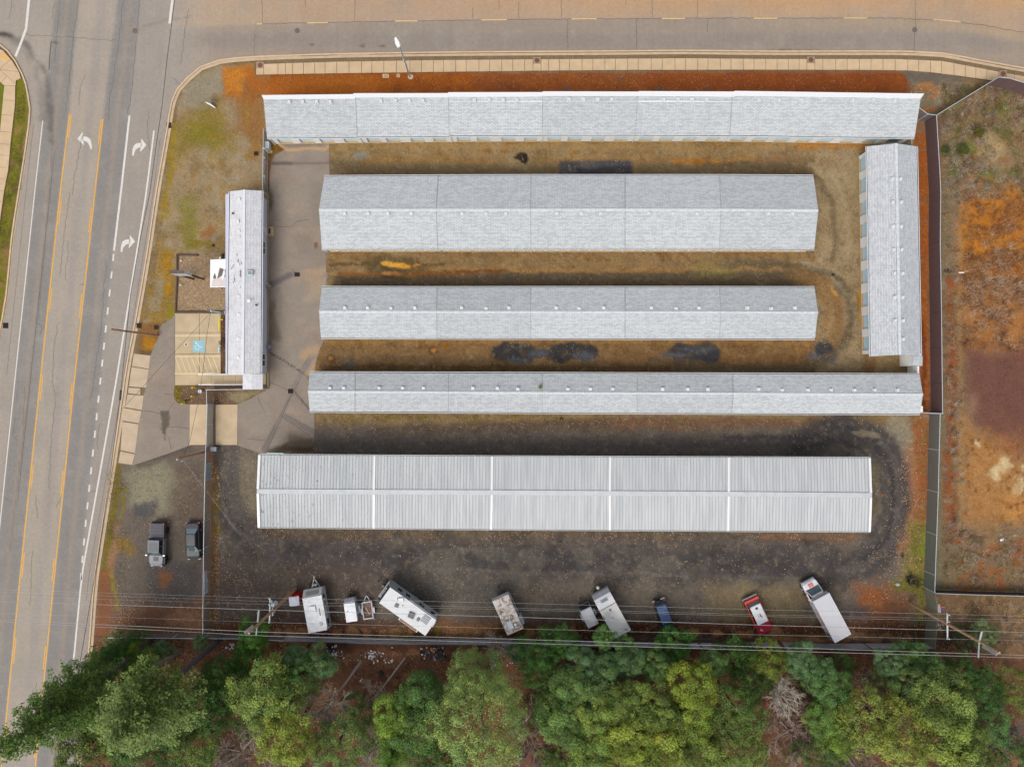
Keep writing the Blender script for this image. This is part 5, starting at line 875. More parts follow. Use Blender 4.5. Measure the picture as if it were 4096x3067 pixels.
for y0, y1 in ((525, 590), (600, 655), (670, 620), (700, 755), (690, 640)): b.bar(P(1053, y0, 1.65), P(1067, y1, .15) if True else 0, .04, .04)
b.build('brace', lightrail, gate2); b = MB(); b.bar(P(1054, 592, 1.9), P(1072, 608, .2), .14, .1); b.build('drive_arm', white, gate2)
for y in (631, 705): b = MB(); b.bar(P(1056.5, y - 4, 1.3), P(1056.5, y + 4, 1.3), .12, .3); b.build('reflector', white, gate2)
fence('chain_link_fence', 'short chain-link panel in the gap between the long roof and the crosswise building', [(3646, 548), (3648, 590)], 2.0, chain, lightrail)
# signs on the fence
def board(label, x, y0, y1, h0, h1, m, cat, name):
    a, c = P(x, y0, h1), P(x - 2, y1, h1); b = MB(); mid = (h0 + h1) / 2; q = [Vector((p.x + .05, p.y, mid)) for p in (a, c)]; b.bar(q[0], q[1], .03, h1 - h0); o = b.build(name, m); tag(o, label, cat); return o, a, c
board('blank pale grey sign board on the chain-link fence above the pickup', 824, 1853, 1925, .5, 1.75, mat('board_grey', C(172, 180, 190), .6), 'sign', 'fence_sign')
bn = thing('banner', 'white banner with dark lettering and a red edge hung on the chain-link fence', 'banner', P(820, 2330)); b = MB()
a, c = P(814, 2284, 1.8), P(813, 2378, 1.8); tx = P(829, 2330, .45).x
b.prism([(a.x + .10, a.y, .95), (a.x + .13, a.y, .95), (c.x + .13, c.y, .7), (c.x + .10, c.y, .7)], [(a.x + .10, a.y, 1.8), (a.x + .13, a.y, 1.8), (c.x + .13, c.y, 1.8), (c.x + .10, c.y, 1.8)]); b.build('banner_cloth', mat('banner_white', C(226, 232, 242), .7, var=.04), bn)
b = MB(); b.prism([(a.x + .125, a.y - .05, .97), (a.x + .14, a.y - .05, .97), (a.x + .14, a.y - 1.1, .94), (a.x + .125, a.y - 1.1, .94)], [(a.x + .125, a.y - .05, 1.2), (a.x + .14, a.y - .05, 1.2), (a.x + .14, a.y - 1.1, 1.12), (a.x + .125, a.y - 1.1, 1.12)]); b.build('red_edge', mat('banner_red', C(206, 120, 124), .7), bn)
def text(name, body, size, m, loc, rot, parent=None, ext=.004):
    cu = bpy.data.curves.new(name, 'FONT'); cu.body = body; cu.size = size; cu.extrude = ext; cu.align_x = 'CENTER'; cu.align_y = 'CENTER'
    o = bpy.data.objects.new(name, cu); COL.objects.link(o); o.location = loc; o.rotation_euler = rot
    bpy.context.view_layer.update(); dg = bpy.context.evaluated_depsgraph_get(); me = bpy.data.meshes.new_from_object(o.evaluated_get(dg)); bpy.data.objects.remove(o)
    ob = bpy.data.objects.new(name, me); COL.objects.link(ob); me.materials.clear(); me.materials.append(m); ob.location = Vector(loc) - rootloc(parent); ob.rotation_euler = rot; ob.parent = parent; return ob
inkm = mat('ink', C(40, 44, 60), .7)
text('lettering', 'TRUCKS & TRAILERS', .3, inkm, (a.x + .142, (a.y + c.y) / 2, 1.5), (R(90), 0, R(90)), bn)
text('lettering', 'FOR RENT', .26, inkm, (a.x + .142, (a.y + c.y) / 2 - .5, 1.08), (R(90), 0, R(90)), bn)
# ------------------------------------------------------------------ vehicles
def to_local(root, v):
    a = -root.rotation_euler.z; d = Vector(v) - root.location; return Vector((d.x * math.cos(a) - d.y * math.sin(a), d.x * math.sin(a) + d.y * math.cos(a), d.z))
def PL(root, x, y, h): return to_local(root, P(x, y, h))
def heading(dx, dy): return math.atan2(-dy, dx)
def ring(x, w, z0, z1, r): return [(x, -w, z0), (x, -w, z1 - r), (x, -w + r * .3, z1 - r * .3), (x, -w + r, z1), (x, w - r, z1), (x, w - r * .3, z1 - r * .3), (x, w, z1 - r), (x, w, z0)]
def paint(name, col, rough=.42): return mat(name, col, max(rough, .38), var=.05, scale=1.5, coat=.08, spec=.35)
tyrem = mat('tyre_rubber', C(34, 34, 36), .85); rimm = mat('rim_alloy', C(176, 178, 182), .3, metal=.6, var=.05); chrome = mat('chrome', C(222, 224, 232), .2, metal=.6, var=.03); redl = mat('tail_lamp', C(210, 30, 36), .2); lampc = mat('head_lamp', C(226, 230, 232), .15); trimb = mat('trim_black', C(30, 30, 33), .5, var=.1)
wsh = mat('windscreen_glass', C(96, 118, 118), .05, var=.25, scale=2.5, spec=1.0); sideg = mat('side_glass', C(30, 36, 42), .08, spec=.9); rearg = mat('rear_glass', C(112, 134, 142), .08, var=.08, spec=1.0)  # windscreen and rear panes coloured lighter to carry a sky reflection
def wheel(root, x, y, r=.34, w=.24, rim=rimm):
    def disc(b, rr, y0, y1, n=18):
        p = [(math.cos(2 * math.pi * k / n) * rr, math.sin(2 * math.pi * k / n) * rr) for k in range(n)]; b.prism([(x + a, y0, r + c) for a, c in p], [(x + a, y1, r + c) for a, c in p])
    s = 1 if y > 0 else -1; b = MB(); disc(b, r, y - w / 2, y + w / 2); o = b.build('wheel', tyrem, root, local=True)
    b = MB(); disc(b, r * .62, y + s * (w / 2 - .01), y + s * (w / 2 + .02)); b.build('rim', rim, o, local=True)
def car(name, label, cat, at, head, L, Wd, pm, st, gh, hz=1.0, group=None, roofm=None, wb=None, wr=.34, rim=rimm, mirrors=True, tail=True, wgl=None, head_lamps=True):
    """st: body stations (x fraction, half-width factor, bottom z, top z); gh: glasshouse (x0 rear base, x1 rear top, x2 front top, x3 front base, belt z, roof z, top half-width)"""
    c_ = P(*at); root = thing(name, label, cat, c_, head, group); b = MB(); w = Wd / 2
    b.loft([ring(x * L, w * k, z0, z1, .12) for x, k, z0, z1 in st]); b.build('body', pm, root, local=True, smooth=False)
    x0, x1, x2, x3, zb, zr, tw = gh; bw = w - .07
    A = [(x0, -bw, zb), (x3, -bw * .97, zb), (x3, bw * .97, zb), (x0, bw, zb)]; T = [(x1, -tw, zr), (x2, -tw, zr), (x2, tw, zr), (x1, tw, zr)]
    b = MB(); b.face([A[0], A[1], T[1], T[0]]); b.face([A[2], A[3], T[3], T[2]]); b.build('side_windows', sideg, root, local=True)
    n = 5; b = MB(); arc = lambda x, ww, z, k: (x + (.14 * (1 - (2 * k / n - 1) ** 2)) , ww * (2 * k / n - 1), z)
    for k in range(n): b.face([arc(x3, bw * .97, zb, k), arc(x3, bw * .97, zb, k + 1), arc(x2, tw, zr, k + 1) if 0 else (x2 + .06 * (1 - (2 * (k + 1) / n - 1) ** 2), tw * (2 * (k + 1) / n - 1), zr), (x2 + .06 * (1 - (2 * k / n - 1) ** 2), tw * (2 * k / n - 1), zr)])
    b.build('windscreen', wgl or wsh, root, local=True); b = MB(); b.face([A[3], A[0], T[0], T[3]]); b.build('rear_window', rearg, root, local=True)
    b = MB(); b.prism([(x1 - .04, -tw - .04, zr - .03), (x2 + .1, -tw - .04, zr - .03), (x2 + .1, tw + .04, zr - .03), (x1 - .04, tw + .04, zr - .03)], [(x1 + .05, -tw + .06, zr + .05), (x2 - .02, -tw + .06, zr + .05), (x2 - .02, tw - .06, zr + .05), (x1 + .05, tw - .06, zr + .05)])
    rf = b.build('roof', roofm or pm, root, local=True)
    b = MB()
    for s in (-1, 1):
        b.bar((x3, s * bw * .97, zb), (x2, s * tw, zr), .07, .05); b.bar((x0, s * bw, zb), (x1, s * tw, zr), .09, .06); xm = (x1 + x2) / 2; b.bar((xm, s * bw, zb), (xm, s * tw, zr), .08, .05)
    b.build('pillars', pm, root, local=True)
    wb = wb or L * .3
    for sx_ in (-1, 1):
        for sy in (-1, 1): wheel(root, sx_ * wb + (0.02 * L), sy * (w - .1), wr, rim=rim)
    zt = st[0][3]; zf = st[-1][3]
    if tail:
        for s in (-1, 1): b = MB(); b.box(-L / 2 - .02, -L / 2 + .16, s * w * .86 - .12, s * w * .86 + .12, zt - .22, zt + .012); b.build('tail_light', redl, root, local=True)
    if head_lamps:
        for s in (-1, 1): b = MB(); b.box(L / 2 - .22, L / 2 + .01, s * w * .7 - .16, s * w * .7 + .16, zf - .2, zf + .012); b.build('headlight', lampc, root, local=True)
    if mirrors:
        for s in (-1, 1): b = MB(); b.box(x3 - .12, x3 + .03, s * (w + .12) - .12, s * (w + .12) + .12, zb + .02, zb + .2); b.build('mirror', pm, root, local=True)
    return root
grey_p = paint('paint_grey', C(88, 88, 96)); dkp = paint('paint_charcoal', C(56, 56, 64)); navy = paint('paint_navy', C(36, 44, 62)); redp = paint('paint_red', C(196, 52, 46)); crim = paint('paint_crimson', C(186, 14, 58), .2); orr = paint('paint_red_faded', C(232, 96, 70), .4); whp = paint('paint_white', C(240, 240, 246), .3)
# sedan
sedan = car('parked_sedan', 'dark charcoal sedan parked nose-down against the chain-link fence', 'car', (783, 2158), heading(4, 146), 4.55, 1.72, dkp, [(-.5, .8, .45, .78), (-.47, .93, .25, .93), (-.3, 1, .22, 1.0), (0, 1, .22, .98), (.22, 1, .22, .96), (.4, .97, .22, .86), (.48, .84, .25, .74), (.5, .7, .4, .6)], (-1.62, -.98, .48, 1.12, .95, 1.4, .56), group='cars on the gravel parking patch')
b = MB(); b.box(2.1, 2.2, -.32, .32, .55, .74); b.build('grille', trimb, sedan, local=True)
# pickup
pk_ = thing('parked_pickup', 'dark grey crew-cab pickup with ribbed black bed cover left of the sedan', 'pickup truck', P(643, 2171), heading(-5, 150), 'cars on the gravel parking patch'); pk_.rotation_euler = (0, 0, heading(-5, 150)); tag(pk_, group='cars on the gravel parking patch')
b = MB(); w = .93; b.loft([ring(x, ww, z0, z1, .1) for x, ww, z0, z1 in ((-2.66, .82, .6, 1.06), (-2.6, .9, .5, 1.15), (-.86, .92, .5, 1.15))]); b.build('cargo_bed', grey_p, pk_, local=True)
b = MB(); b.box(-2.5, -.92, -.72, .72, 1.15, 1.19); cvr = b.build('bed_cover', mat('cover_vinyl', C(84, 80, 90), .6, var=.08), pk_, local=True); b = MB()
for k in (1, 2, 3): b.box(-2.5 + k * .4, -2.47 + k * .4, -.7, .7, 1.19, 1.205)
b.build('cover_seams', trimb, cvr, local=True)
b = MB(); b.loft([ring(x, ww, z0, z1, .1) for x, ww, z0, z1 in ((-.78, .92, .45, 1.16), (1.15, .93, .42, 1.16), (1.3, .92, .42, 1.14), (2.2, .84, .5, 1.08), (2.55, .74, .55, .98), (2.66, .55, .6, .84))]); b.build('body', paint('paint_grey_hood_sheen', C(136, 138, 146)), pk_, local=True)  # lighter grey paints the hood's reflection into the body colour
b = MB(); b.box(1.45, 1.95, -.28, .28, 1.1, 1.17); b.build('hood_scoop', mat('scoop', C(118, 112, 110), .6), pk_, local=True)
for s in (-1, 1): b = MB(); b.loft([ring(x, .16, .55, z, .05) for x, z in ((1.35, .82), (1.5, .98), (2.25, .96), (2.5, .8))]); b.v = [(x, y + s * .95, z) for x, y, z in b.v]; b.build('front_fender', trimb, pk_, local=True)
A = [(-.75, -.84, 1.14), (1.3, -.82, 1.14), (1.3, .82, 1.14), (-.75, .84, 1.14)]; T = [(-.68, -.62, 1.8), (.72, -.62, 1.8), (.72, .62, 1.8), (-.68, .62, 1.8)]
b = MB(); b.face([A[0], A[1], T[1], T[0]]); b.face([A[2], A[3], T[3], T[2]]); b.face([A[3], A[0], T[0], T[3]]); b.build('side_windows', sideg, pk_, local=True); b = MB(); b.face([A[1], A[2], T[2], T[1]]); b.build('windscreen', wsh, pk_, local=True)
b = MB(); b.box(-.74, .78, -.68, .68, 1.79, 1.87); rf = b.build('roof', paint('paint_grey_roof', C(116, 120, 128)), pk_, local=True); b = MB(); b.box(-.4, .66, -.5, .5, 1.87, 1.885); b.build('roof_panel', mat('roof_panel', C(92, 94, 104), .4, var=.1), rf, local=True)
b = MB()
for s in (-1, 1): b.bar((1.3, s * .82, 1.14), (.74, s * .64, 1.8), .08, .06); b.bar((-.75, s * .84, 1.14), (-.7, s * .64, 1.8), .1, .06); b.bar((.05, s * .84, 1.14), (.05, s * .64, 1.8), .08, .05)
b.build('pillars', paint('paint_grey_dark', C(100, 102, 112)), pk_, local=True)
for sx_ in (-1.72, 1.82):
    for sy in (-1, 1): wheel(pk_, sx_, sy * .86, .41, .28, trimb)
for s in (-1, 1):
    b = MB(); b.box(1.15, 1.28, s * 1.08 - .12, s * 1.08 + .12, 1.2, 1.36); b.build('mirror', chrome, pk_, local=True); b = MB(); b.box(-2.68, -2.5, s * .8 - .07, s * .8 + .07, .85, 1.165); b.build('tail_light', redl, pk_, local=True); b = MB(); b.cyl((2.62, s * .58), .09, .66, .86, 10); b.build('headlight', lampc, pk_, local=True)
b = MB(); b.box(2.62, 2.82, -.8, .8, .5, .66); b.build('front_bumper', trimb, pk_, local=True); b = MB(); b.box(-2.82, -2.66, -.8, .8, .5, .68); b.build('rear_bumper', trimb, pk_, local=True)
# red off-roader with white roof
rs = car('parked_offroader', 'red two-door off-roader with rust-spotted white roof and crimson hood', 'suv', (3023, 2451), heading(62, 132), 4.55, 1.86, redp, [(-.5, .92, .5, .95), (-.48, .98, .4, 1.08), (.14, 1, .4, 1.06), (.2, 1, .4, 1.06), (.48, .97, .42, 1.0), (.5, .9, .5, .9)], (-1.86, -1.62, .62, .98, 1.04, 1.82, .66), group='vehicles parked along the grey fence', roofm=mat('roof_white_worn', C(240, 242, 248), .5, var=.03), wb=1.32, wr=.38, rim=chrome, tail=True)
b = MB(); b.box(1.1, 2.2, -.82, .82, 1.045, 1.085); hd = b.build('hood', crim, rs, local=True); b = MB(); b.face([(1.5, -.5, 1.0895), (1.72, -.62, 1.0895), (1.95, -.3, 1.0895), (1.7, -.26, 1.0895)]); b.build('faded_patch', mat('faded', C(226, 180, 192), .5), hd, local=True)
b = MB(); b.box(-2.44, -2.26, -.96, .96, .5, .68); b.build('rear_bumper', chrome, rs, local=True); b = MB(); b.box(2.24, 2.4, -.93, .93, .5, .66); b.build('front_bumper', chrome, rs, local=True)
b = MB(); b.box(-2.22, -2.02, -.86, .86, 1.04, 1.1); b.build('tailgate_top', orr, rs, local=True)
for s in (-1, 1): b = MB(); b.box(-2.2, .9, s * .86 - .05, s * .86 + .05, 1.03, 1.09); b.build('side_rail', orr, rs, local=True)
b = MB(); b.box(-1.42, -1.16, -.16, .16, 1.86, 1.92); b.build('roof_hatch', glassd, rs, local=True)
b = MB(); b.ext([(-.55, .02), (-.2, -.02), (-.05, .12), (.02, .24), (-.12, .26), (-.25, .16), (-.6, .14)], 1.86, 1.874); b.ext([(-.6, -.2), (-.1, -.2), (-.1, -.14), (-.6, -.15)], 1.86, 1.872); b.build('rust_patch', mat('rust', C(156, 92, 66), .9, var=.3, scale=8), rs, local=True)
# navy off-roader half under the tree
nv = car('parked_offroader', 'navy blue off-roader with ribbed blue roof and rear spare wheel, nose under a green tree', 'suv', (2652, 2458), heading(46, 127), 4.1, 1.6, navy, [(-.5, .92, .45, .95), (-.48, .98, .38, 1.02), (.16, 1, .38, 1.0), (.47, .93, .42, .94), (.5, .85, .5, .85)], (-1.8, -1.7, .38, .78, 1.0, 1.72, .58), group='vehicles parked along the grey fence', roofm=mat('roof_blue', C(78, 104, 150), .35, var=.08), wb=1.2, wr=.36, rim=chrome)
b = MB()
for k in range(4): b.box(-1.5 + k * .38, -1.45 + k * .38, -.5, .5, 1.765, 1.8)
b.build('roof_ribs', mat('rib_blue', C(60, 76, 104), .5), nv, local=True)
b = MB(); p_ = [(math.cos(t) * .36, math.sin(t) * .36) for t in np.linspace(0, 2 * math.pi, 19)[:-1]]; b.prism([(-2.32, -.12 + a, 1.02 + c) for a, c in p_], [(-2.08, -.12 + a, 1.02 + c) for a, c in p_]); b.build('spare_wheel', tyrem, nv, local=True)
for s in (-1, 1): b = MB(); b.box(-2.22, -2.06, s * .56 - .26, s * .56 + .26, .5, .66); b.build('rear_bumper', chrome, nv, local=True)
# box truck
bt = thing('box_truck', 'white box truck with two coral hood stripes and a red side stripe', 'truck', P(3286, 2439)); bt.rotation_euler = (0, 0, heading(-88.5, -165.7)); tag(bt, group='vehicles parked along the grey fence')
boxw = mat('box_white', C(222, 222, 228), .5, var=.03); w = 1.1
b = MB(); b.box(-2.8, 1.9, -w, w, .85, 2.9); b.box(1.9, 2.8, -w, w, 2.05, 2.9); b.box(-2.81, 2.81, -w - .01, w + .01, 2.9, 2.95); bx_ = b.build('cargo_box', boxw, bt, local=True)
b = MB(); b.box(-2.76, 2.76, -w + .1, w - .1, 2.95, 2.956); b.build('box_roof', mat('box_roof_grey', C(212, 212, 218), .5, var=.05, scale=.7), bx_, local=True)
b = MB(); b.box(-1.9, 1.5, w + .003, w + .02, 2.1, 2.3); b.box(-1.9, 1.5, -w - .02, -w - .003, 2.1, 2.3); b.build('side_stripe', mat('stripe_red', C(200, 40, 44), .5), bx_, local=True)
b = MB(); b.box(-2.7, -1.95, w + .003, w + .018, 1.3, 2.5); b.box(-2.7, -1.95, -w - .018, -w - .003, 1.3, 2.5); b.build('side_picture', mat('decal_teal', C(78, 96, 118), .5, var=.4, scale=4), bx_, local=True)
b = MB(); b.box(-2.8, 1.6, -.95, .95, .55, .85); b.build('chassis', trimb, bt, local=True)
b = MB(); b.loft([ring(x, ww, z0, z1, .12) for x, ww, z0, z1 in ((1.92, .98, .45, 1.2), (3.3, .98, .42, 1.2), (3.5, .97, .42, 1.18), (4.15, .9, .45, 1.08), (4.38, .72, .5, .9))]); b.build('body', whp, bt, local=True)
A = [(1.95, -.9, 1.18), (3.55, -.88, 1.18), (3.55, .88, 1.18), (1.95, .9, 1.18)]; T = [(1.95, -.74, 2.0), (2.95, -.74, 1.98), (2.95, .74, 1.98), (1.95, .74, 2.0)]
b = MB(); b.face([A[0], A[1], T[1], T[0]]); b.face([A[2], A[3], T[3], T[2]]); b.build('side_windows', sideg, bt, local=True); b = MB(); b.face([A[1], A[2], T[2], T[1]]); b.build('windscreen', mat('truck_glass', C(86, 108, 116), .1, var=.1), bt, local=True)
b = MB(); b.box(1.95, 3.0, -.78, .78, 1.96, 2.03); b.build('cab_roof', whp, bt, local=True)
b = MB()
for s in (-1, 1): b.bar((3.55, s * .88, 1.18), (2.97, s * .76, 1.98), .08, .06)
b.build('pillars', whp, bt, local=True)
b = MB(); b.box(3.62, 4.08, .03, .3, 1.1, 1.2); b.build('hood_stripe', mat('coral', C(250, 128, 118), .5), bt, local=True); b = MB(); b.box(3.62, 4.08, -.3, -.03, 1.1, 1.2); b.build('hood_stripe', MATS['coral'], bt, local=True)
b = MB(); b.box(4.28, 4.42, -.86, .86, .45, .72); b.build('front_bumper', mat('bumper_lilac', C(186, 190, 206), .4), bt, local=True); b = MB(); b.box(4.18, 4.3, -.6, .6, .72, 1.0); b.build('grille', mat('grille_grey', C(110, 112, 122), .5), bt, local=True)
for s in (-1, 1):
    b = MB(); b.box(3.25, 3.38, s * 1.2 - .14, s * 1.2 + .14, 1.25, 1.55); b.build('mirror', black, bt, local=True); b = MB(); b.box(2.3, 3.3, s * 1.0 - .02, s * 1.0 + .02, .6, .9); b.build('door_stripe', MATS['stripe_red'], bt, local=True)
    for x in (-1.7, 3.55): wheel(bt, x, s * .92, .38, .26, mat('rim_cream', C(214, 212, 200), .5))
for k in (-2, -.6, 0, .6, 2): b = MB(); b.box(2.86, 2.94, k * .34 - .05, k * .34 + .05, 2.03, 2.08); b.build('marker_lamp', mat('amber', C(240, 150, 90), .3), bt, local=True)
text('front_lettering', 'MOVING VAN', .3, inkm, (0, 0, 0), (0, 0, 0), bt); ft = bt.children[-1]; ft = [o for o in bpy.data.objects if o.name.startswith('front_lettering')][0]; ft.location = (2.815, 0, 2.5); ft.rotation_euler = (R(90), 0, R(90))
# ---- trailers
def from_roof(name, label, cat, FL, FR, RR, RL, h, group='trailers parked along the grey fence'):
    q = [P(*p, h) for p in (FL, FR, RR, RL)]; f = (q[0] + q[1]) / 2; r = (q[2] + q[3]) / 2; c_ = (f + r) / 2; d = f - r
    root = thing(name, label, cat, (c_.x, c_.y, 0), math.atan2(d.y, d.x), group); return root, d.length, ((q[0] - q[1]).length + (q[3] - q[2]).length) / 2
def profile(b, pts, w, mi=0): b.prism([(x, -w, z) for x, z in pts], [(x, w, z) for x, z in pts], mi)
def tongue(root, xf, L=1.3, tank=None, m=None):
    m = m or trimb; b = MB(); b.bar((xf, .55, .5), (xf + L, 0, .5), .08, .1); b.bar((xf, -.55, .5), (xf + L, 0, .5), .08, .1); b.bar((xf + L - .05, 0, .5), (xf + L + .25, 0, .5), .1, .1); b.cyl((xf + L - .1, 0), .05, .1, .9, 8); t = b.build('drawbar', m, root, local=True)
    if tank:
        for s in ((-.16, .16) if tank[1] == 2 else (0,)): b = MB(); b.cyl((xf + .4, s), .16 if tank[1] == 2 else .2, .55, 1.0, 14, r2=.13 if tank[1] == 2 else .16); b.cyl((xf + .4, s), .05, 1.0, 1.08, 8); b.build('gas_bottle', tank[0], root, local=True)
def item(root, name, px, py, h, w, l, t, m, rot=0, z0=-.02):
    c_ = PL(root, px, py, h); b = MB(); b.box(-l / 2, l / 2, -w / 2, w / 2, 0, t); a = R(rot); b.v = [(c_.x + x * math.cos(a) - y * math.sin(a), c_.y + x * math.sin(a) + y * math.cos(a), h + z0 + z) for x, y, z in b.v]; return b.build(name, m, root, local=True)
def rnd(root, name, px, py, h, r, t, m): c_ = PL(root, px, py, h); b = MB(); b.cyl((c_.x, c_.y), r, h - .02, h + t, 14); return b.build(name, m, root, local=True)
roofold = mat('roof_chalky', C(236, 238, 242), .7, var=.1, scale=2.5, bump=.1); sidew = mat('rv_side', C(206, 210, 210), .5, var=.04); bandd = mat('rv_band', C(76, 78, 88), .5); tankw = mat('tank_white', C(236, 238, 238), .4); tankb = mat('tank_grey', C(84, 86, 96), .4)
t1, L_, W_ = from_roof('travel_trailer', 'old boxy white travel trailer with sloped front beside the red shed', 'trailer', (1208.6, 2391), (1283.5, 2382.6), (1309, 2519.5), (1232.7, 2531.5), 2.7); w = W_ / 2; x0, x1 = -L_ / 2, L_ / 2
b = MB(); profile(b, [(x0, .6), (x0 - .12, 1.5), (x0, 2.66), (x1, 2.66), (x1 + .75, 1.7), (x1 + .55, .55)], w); b.build('body', sidew, t1, local=True)
b = MB(); b.box(x0 + .02, x1, -w + .02, w - .02, 2.66, 2.71); b.build('roof', roofold, t1, local=True)
b = MB(); b.prism([(x1 + .18, -.75, 2.45), (x1 + .18, .75, 2.45), (x1 + .5, .75, 2.04), (x1 + .5, -.75, 2.04)], [(x1 + .22, -.75, 2.5), (x1 + .22, .75, 2.5), (x1 + .56, .75, 2.07), (x1 + .56, -.75, 2.07)]); b.build('stone_guard', mat('louvre_grey', C(150, 152, 142), .5, var=.15, scale=8), t1, local=True)
for s in (-1, 1):
    for xa, xb, za, zb in ((1.5, 2.0, 1.4, 2.0), (.7, 1.1, 1.5, 2.0), (-1.9, -1.0, 1.4, 2.1)): b = MB(); y = s * (w + .004); b.box(xa, xb, min(y, y + s * .02), max(y, y + s * .02), za, zb); b.build('window', glassd, t1, local=True)
    for x in (-.9, -.1): wheel(t1, x, s * (w - .16), .33)
    b = MB(); b.box(-2.0, 1.6, s * w - .01 if s > 0 else s * w - .02, s * w + .02 if s > 0 else s * w + .01, 1.15, 1.25); b.build('side_stripe', bandd, t1, local=True)
tongue(t1, x1 + .5, 1.15, (tankw, 2), mat('frame_white', C(216, 216, 212), .5))
item(t1, 'air_conditioner', 1252, 2435, 2.7, .72, .75, .25, mat('ac_white', C(234, 236, 240), .5), 0); item(t1, 'roof_vent', 1246, 2500, 2.7, .38, .38, .12, ventm); item(t1, 'roof_vent', 1285, 2494, 2.7, .38, .38, .12, mat('vent_tan', C(196, 192, 188), .6)); item(t1, 'roof_hatch', 1290, 2451, 2.7, .26, .75, .08, mat('hatch_cream', C(220, 222, 214), .6)); item(t1, 'awning', 1296, 2443, 2.62, .1, 4.0, .1, white, 0)
item(t1, 'dirt_patch', 1279, 2446, 2.7, .12, .9, .012, mat('grime', C(128, 124, 122), .9), 0, .008)
# red shed with curved white roof
q = [P(1155, 2388, 1.95), P(1190, 2384, 1.95), P(1194, 2419, 1.95), P(1159, 2423, 1.95)]; c_ = (q[0] + q[2]) / 2
rd = thing('red_shed', 'small red metal shed with a bowed white corrugated roof below the leaning power pole', 'shed', (c_.x, c_.y, 0), R(6)); b = MB(); b.box(-.52, .62, -.5, .62, 0, 1.85); b.build('wall', mat('shed_red', C(206, 24, 34), .5, var=.06), rd, local=True)
b = MB(); n = 8; A = [(-.58 + 1.22 * k / n, 1.84 + .14 * math.sin(math.pi * k / n)) for k in range(n + 1)]
for k in range(n): (xa, za), (xb, zb) = A[k], A[k + 1]; b.prism([(xa, -.58, za - .03), (xb, -.58, zb - .03), (xb, .52, zb - .03), (xa, .52, za - .03)], [(xa, -.58, za + .02), (xb, -.58, zb + .02), (xb, .52, zb + .02), (xa, .52, za + .02)])
for k in (2, 4, 6): xa, za = A[k]; b.box(xa - .02, xa + .02, -.58, .52, za + .02, za + .05)
b.build('roof', mat('shed_roof', C(206, 212, 228), .5), rd, local=True)
# small silver trailer
def teardrop(label, FL, FR, RR, RL, h, m, frontm, fend=True, side=.16, tg=1.0):
    t, L_, W_ = from_roof('small_trailer', label, 'trailer', FL, FR, RR, RL, h); w = W_ / 2; x0, x1 = -L_ / 2, L_ / 2
    b = MB(); profile(b, [(x0, .45), (x0, h - .1), (x0 + .06, h - .02), (x1 - .05, h - .02), (x1 + .16, h - .2), (x1 + .36, h - .62), (x1 + .42, .9), (x1 + .36, .45)], w); b.build('body', m, t, local=True)
    b = MB(); b.box(x0 + .02, x1 - .06, -w + .03, w - .03, h - .02, h + .012); b.build('roof', mat('foil_' + m.name, C(186, 190, 196), .4, metal=.25, var=.14, scale=1.2, bump=.3), t, local=True)
    b = MB(); b.prism([(x1 + .02, -w * .9, h - .06), (x1 + .02, w * .9, h - .06), (x1 + .37, w * .9, h - .6), (x1 + .37, -w * .9, h - .6)], [(x1 + .1, -w * .9, h - .02), (x1 + .1, w * .9, h - .02), (x1 + .44, w * .9, h - .58), (x1 + .44, -w * .9, h - .58)]); b.build('front_panel', frontm, t, local=True)
    for s in (-1, 1):
        wheel(t, -.05, s * (w + .14), .29, .18); b = MB(); b.loft([[(x, s * (w + .14) - .13, z), (x, s * (w + .14) + .13, z), (x, s * (w + .14) + .13, z + .04), (x, s * (w + .14) - .13, z + .04)] for x, z in ((-.5, .5), (-.36, .64), (.26, .64), (.4, .5))]); b.build('mudguard', mat('mudguard', C(214, 216, 218), .4), t, local=True)
    b = MB(); b.bar((x1 + .3, .4, .42), (x1 + tg + .1, 0, .42), .06, .07); b.bar((x1 + .3, -.4, .42), (x1 + tg + .1, 0, .42), .06, .07); b.cyl((x1 + tg, 0), .05, .1, .8, 8); b.build('drawbar', trimb, t, local=True); return t
alu = mat('alu_body', C(176, 180, 188), .35, metal=.3, var=.05)
td1 = teardrop('small silver teardrop trailer with a crinkled bright roof between two empty spaces', (1374, 2413.6), (1419.5, 2406.7), (1430, 2482), (1386, 2490), 1.75, alu, mat('front_pale', C(190, 194, 204), .4)); item(td1, 'vent_cap', 1391, 2443, 1.76, .12, .12, .06, bandd)
td2 = teardrop('small silver teardrop trailer with black rounded front hugging the big white trailer', (2319, 2445), (2363, 2425.5), (2395, 2491.6), (2354, 2515), 1.75, mat('alu_grey', C(156, 162, 170), .35, metal=.3), trimb)
# open utility frame
q = [P(1447, 2410, .75), P(1486, 2407.6, .75), P(1492.6, 2472, .75), P(1455.6, 2476, .75)]; c_ = (q[0] + q[2]) / 2; d = (q[0] + q[1] - q[2] - q[3]) / 2
uf = thing('utility_trailer', 'open white-framed utility trailer full of dead leaves', 'trailer', (c_.x, c_.y, 0), math.atan2(d.y, d.x), 'trailers parked along the grey fence'); Lh, Wh = d.length / 2, .58
b = MB(); b.box(-Lh, Lh, -Wh, Wh, .38, .43); b.build('deck', mat('leafy_deck', C(120, 92, 76), 1, var=.5, scale=9), uf, local=True); wm = mat('frame_pale', C(212, 216, 222), .5); b = MB()
for z in (.5, .75):
    for a_, c2 in (((-Lh, -Wh), (Lh, -Wh)), ((Lh, -Wh), (Lh, Wh)), ((Lh, Wh), (-Lh, Wh)), ((-Lh, Wh), (-Lh, -Wh))): b.bar((*a_, z), (*c2, z), .07, .06)
for x in (-Lh, 0, Lh):
    for y in (-Wh, Wh): b.bar((x, y, .4), (x, y, .75), .05, .05)
b.build('side_frame', wm, uf, local=True)
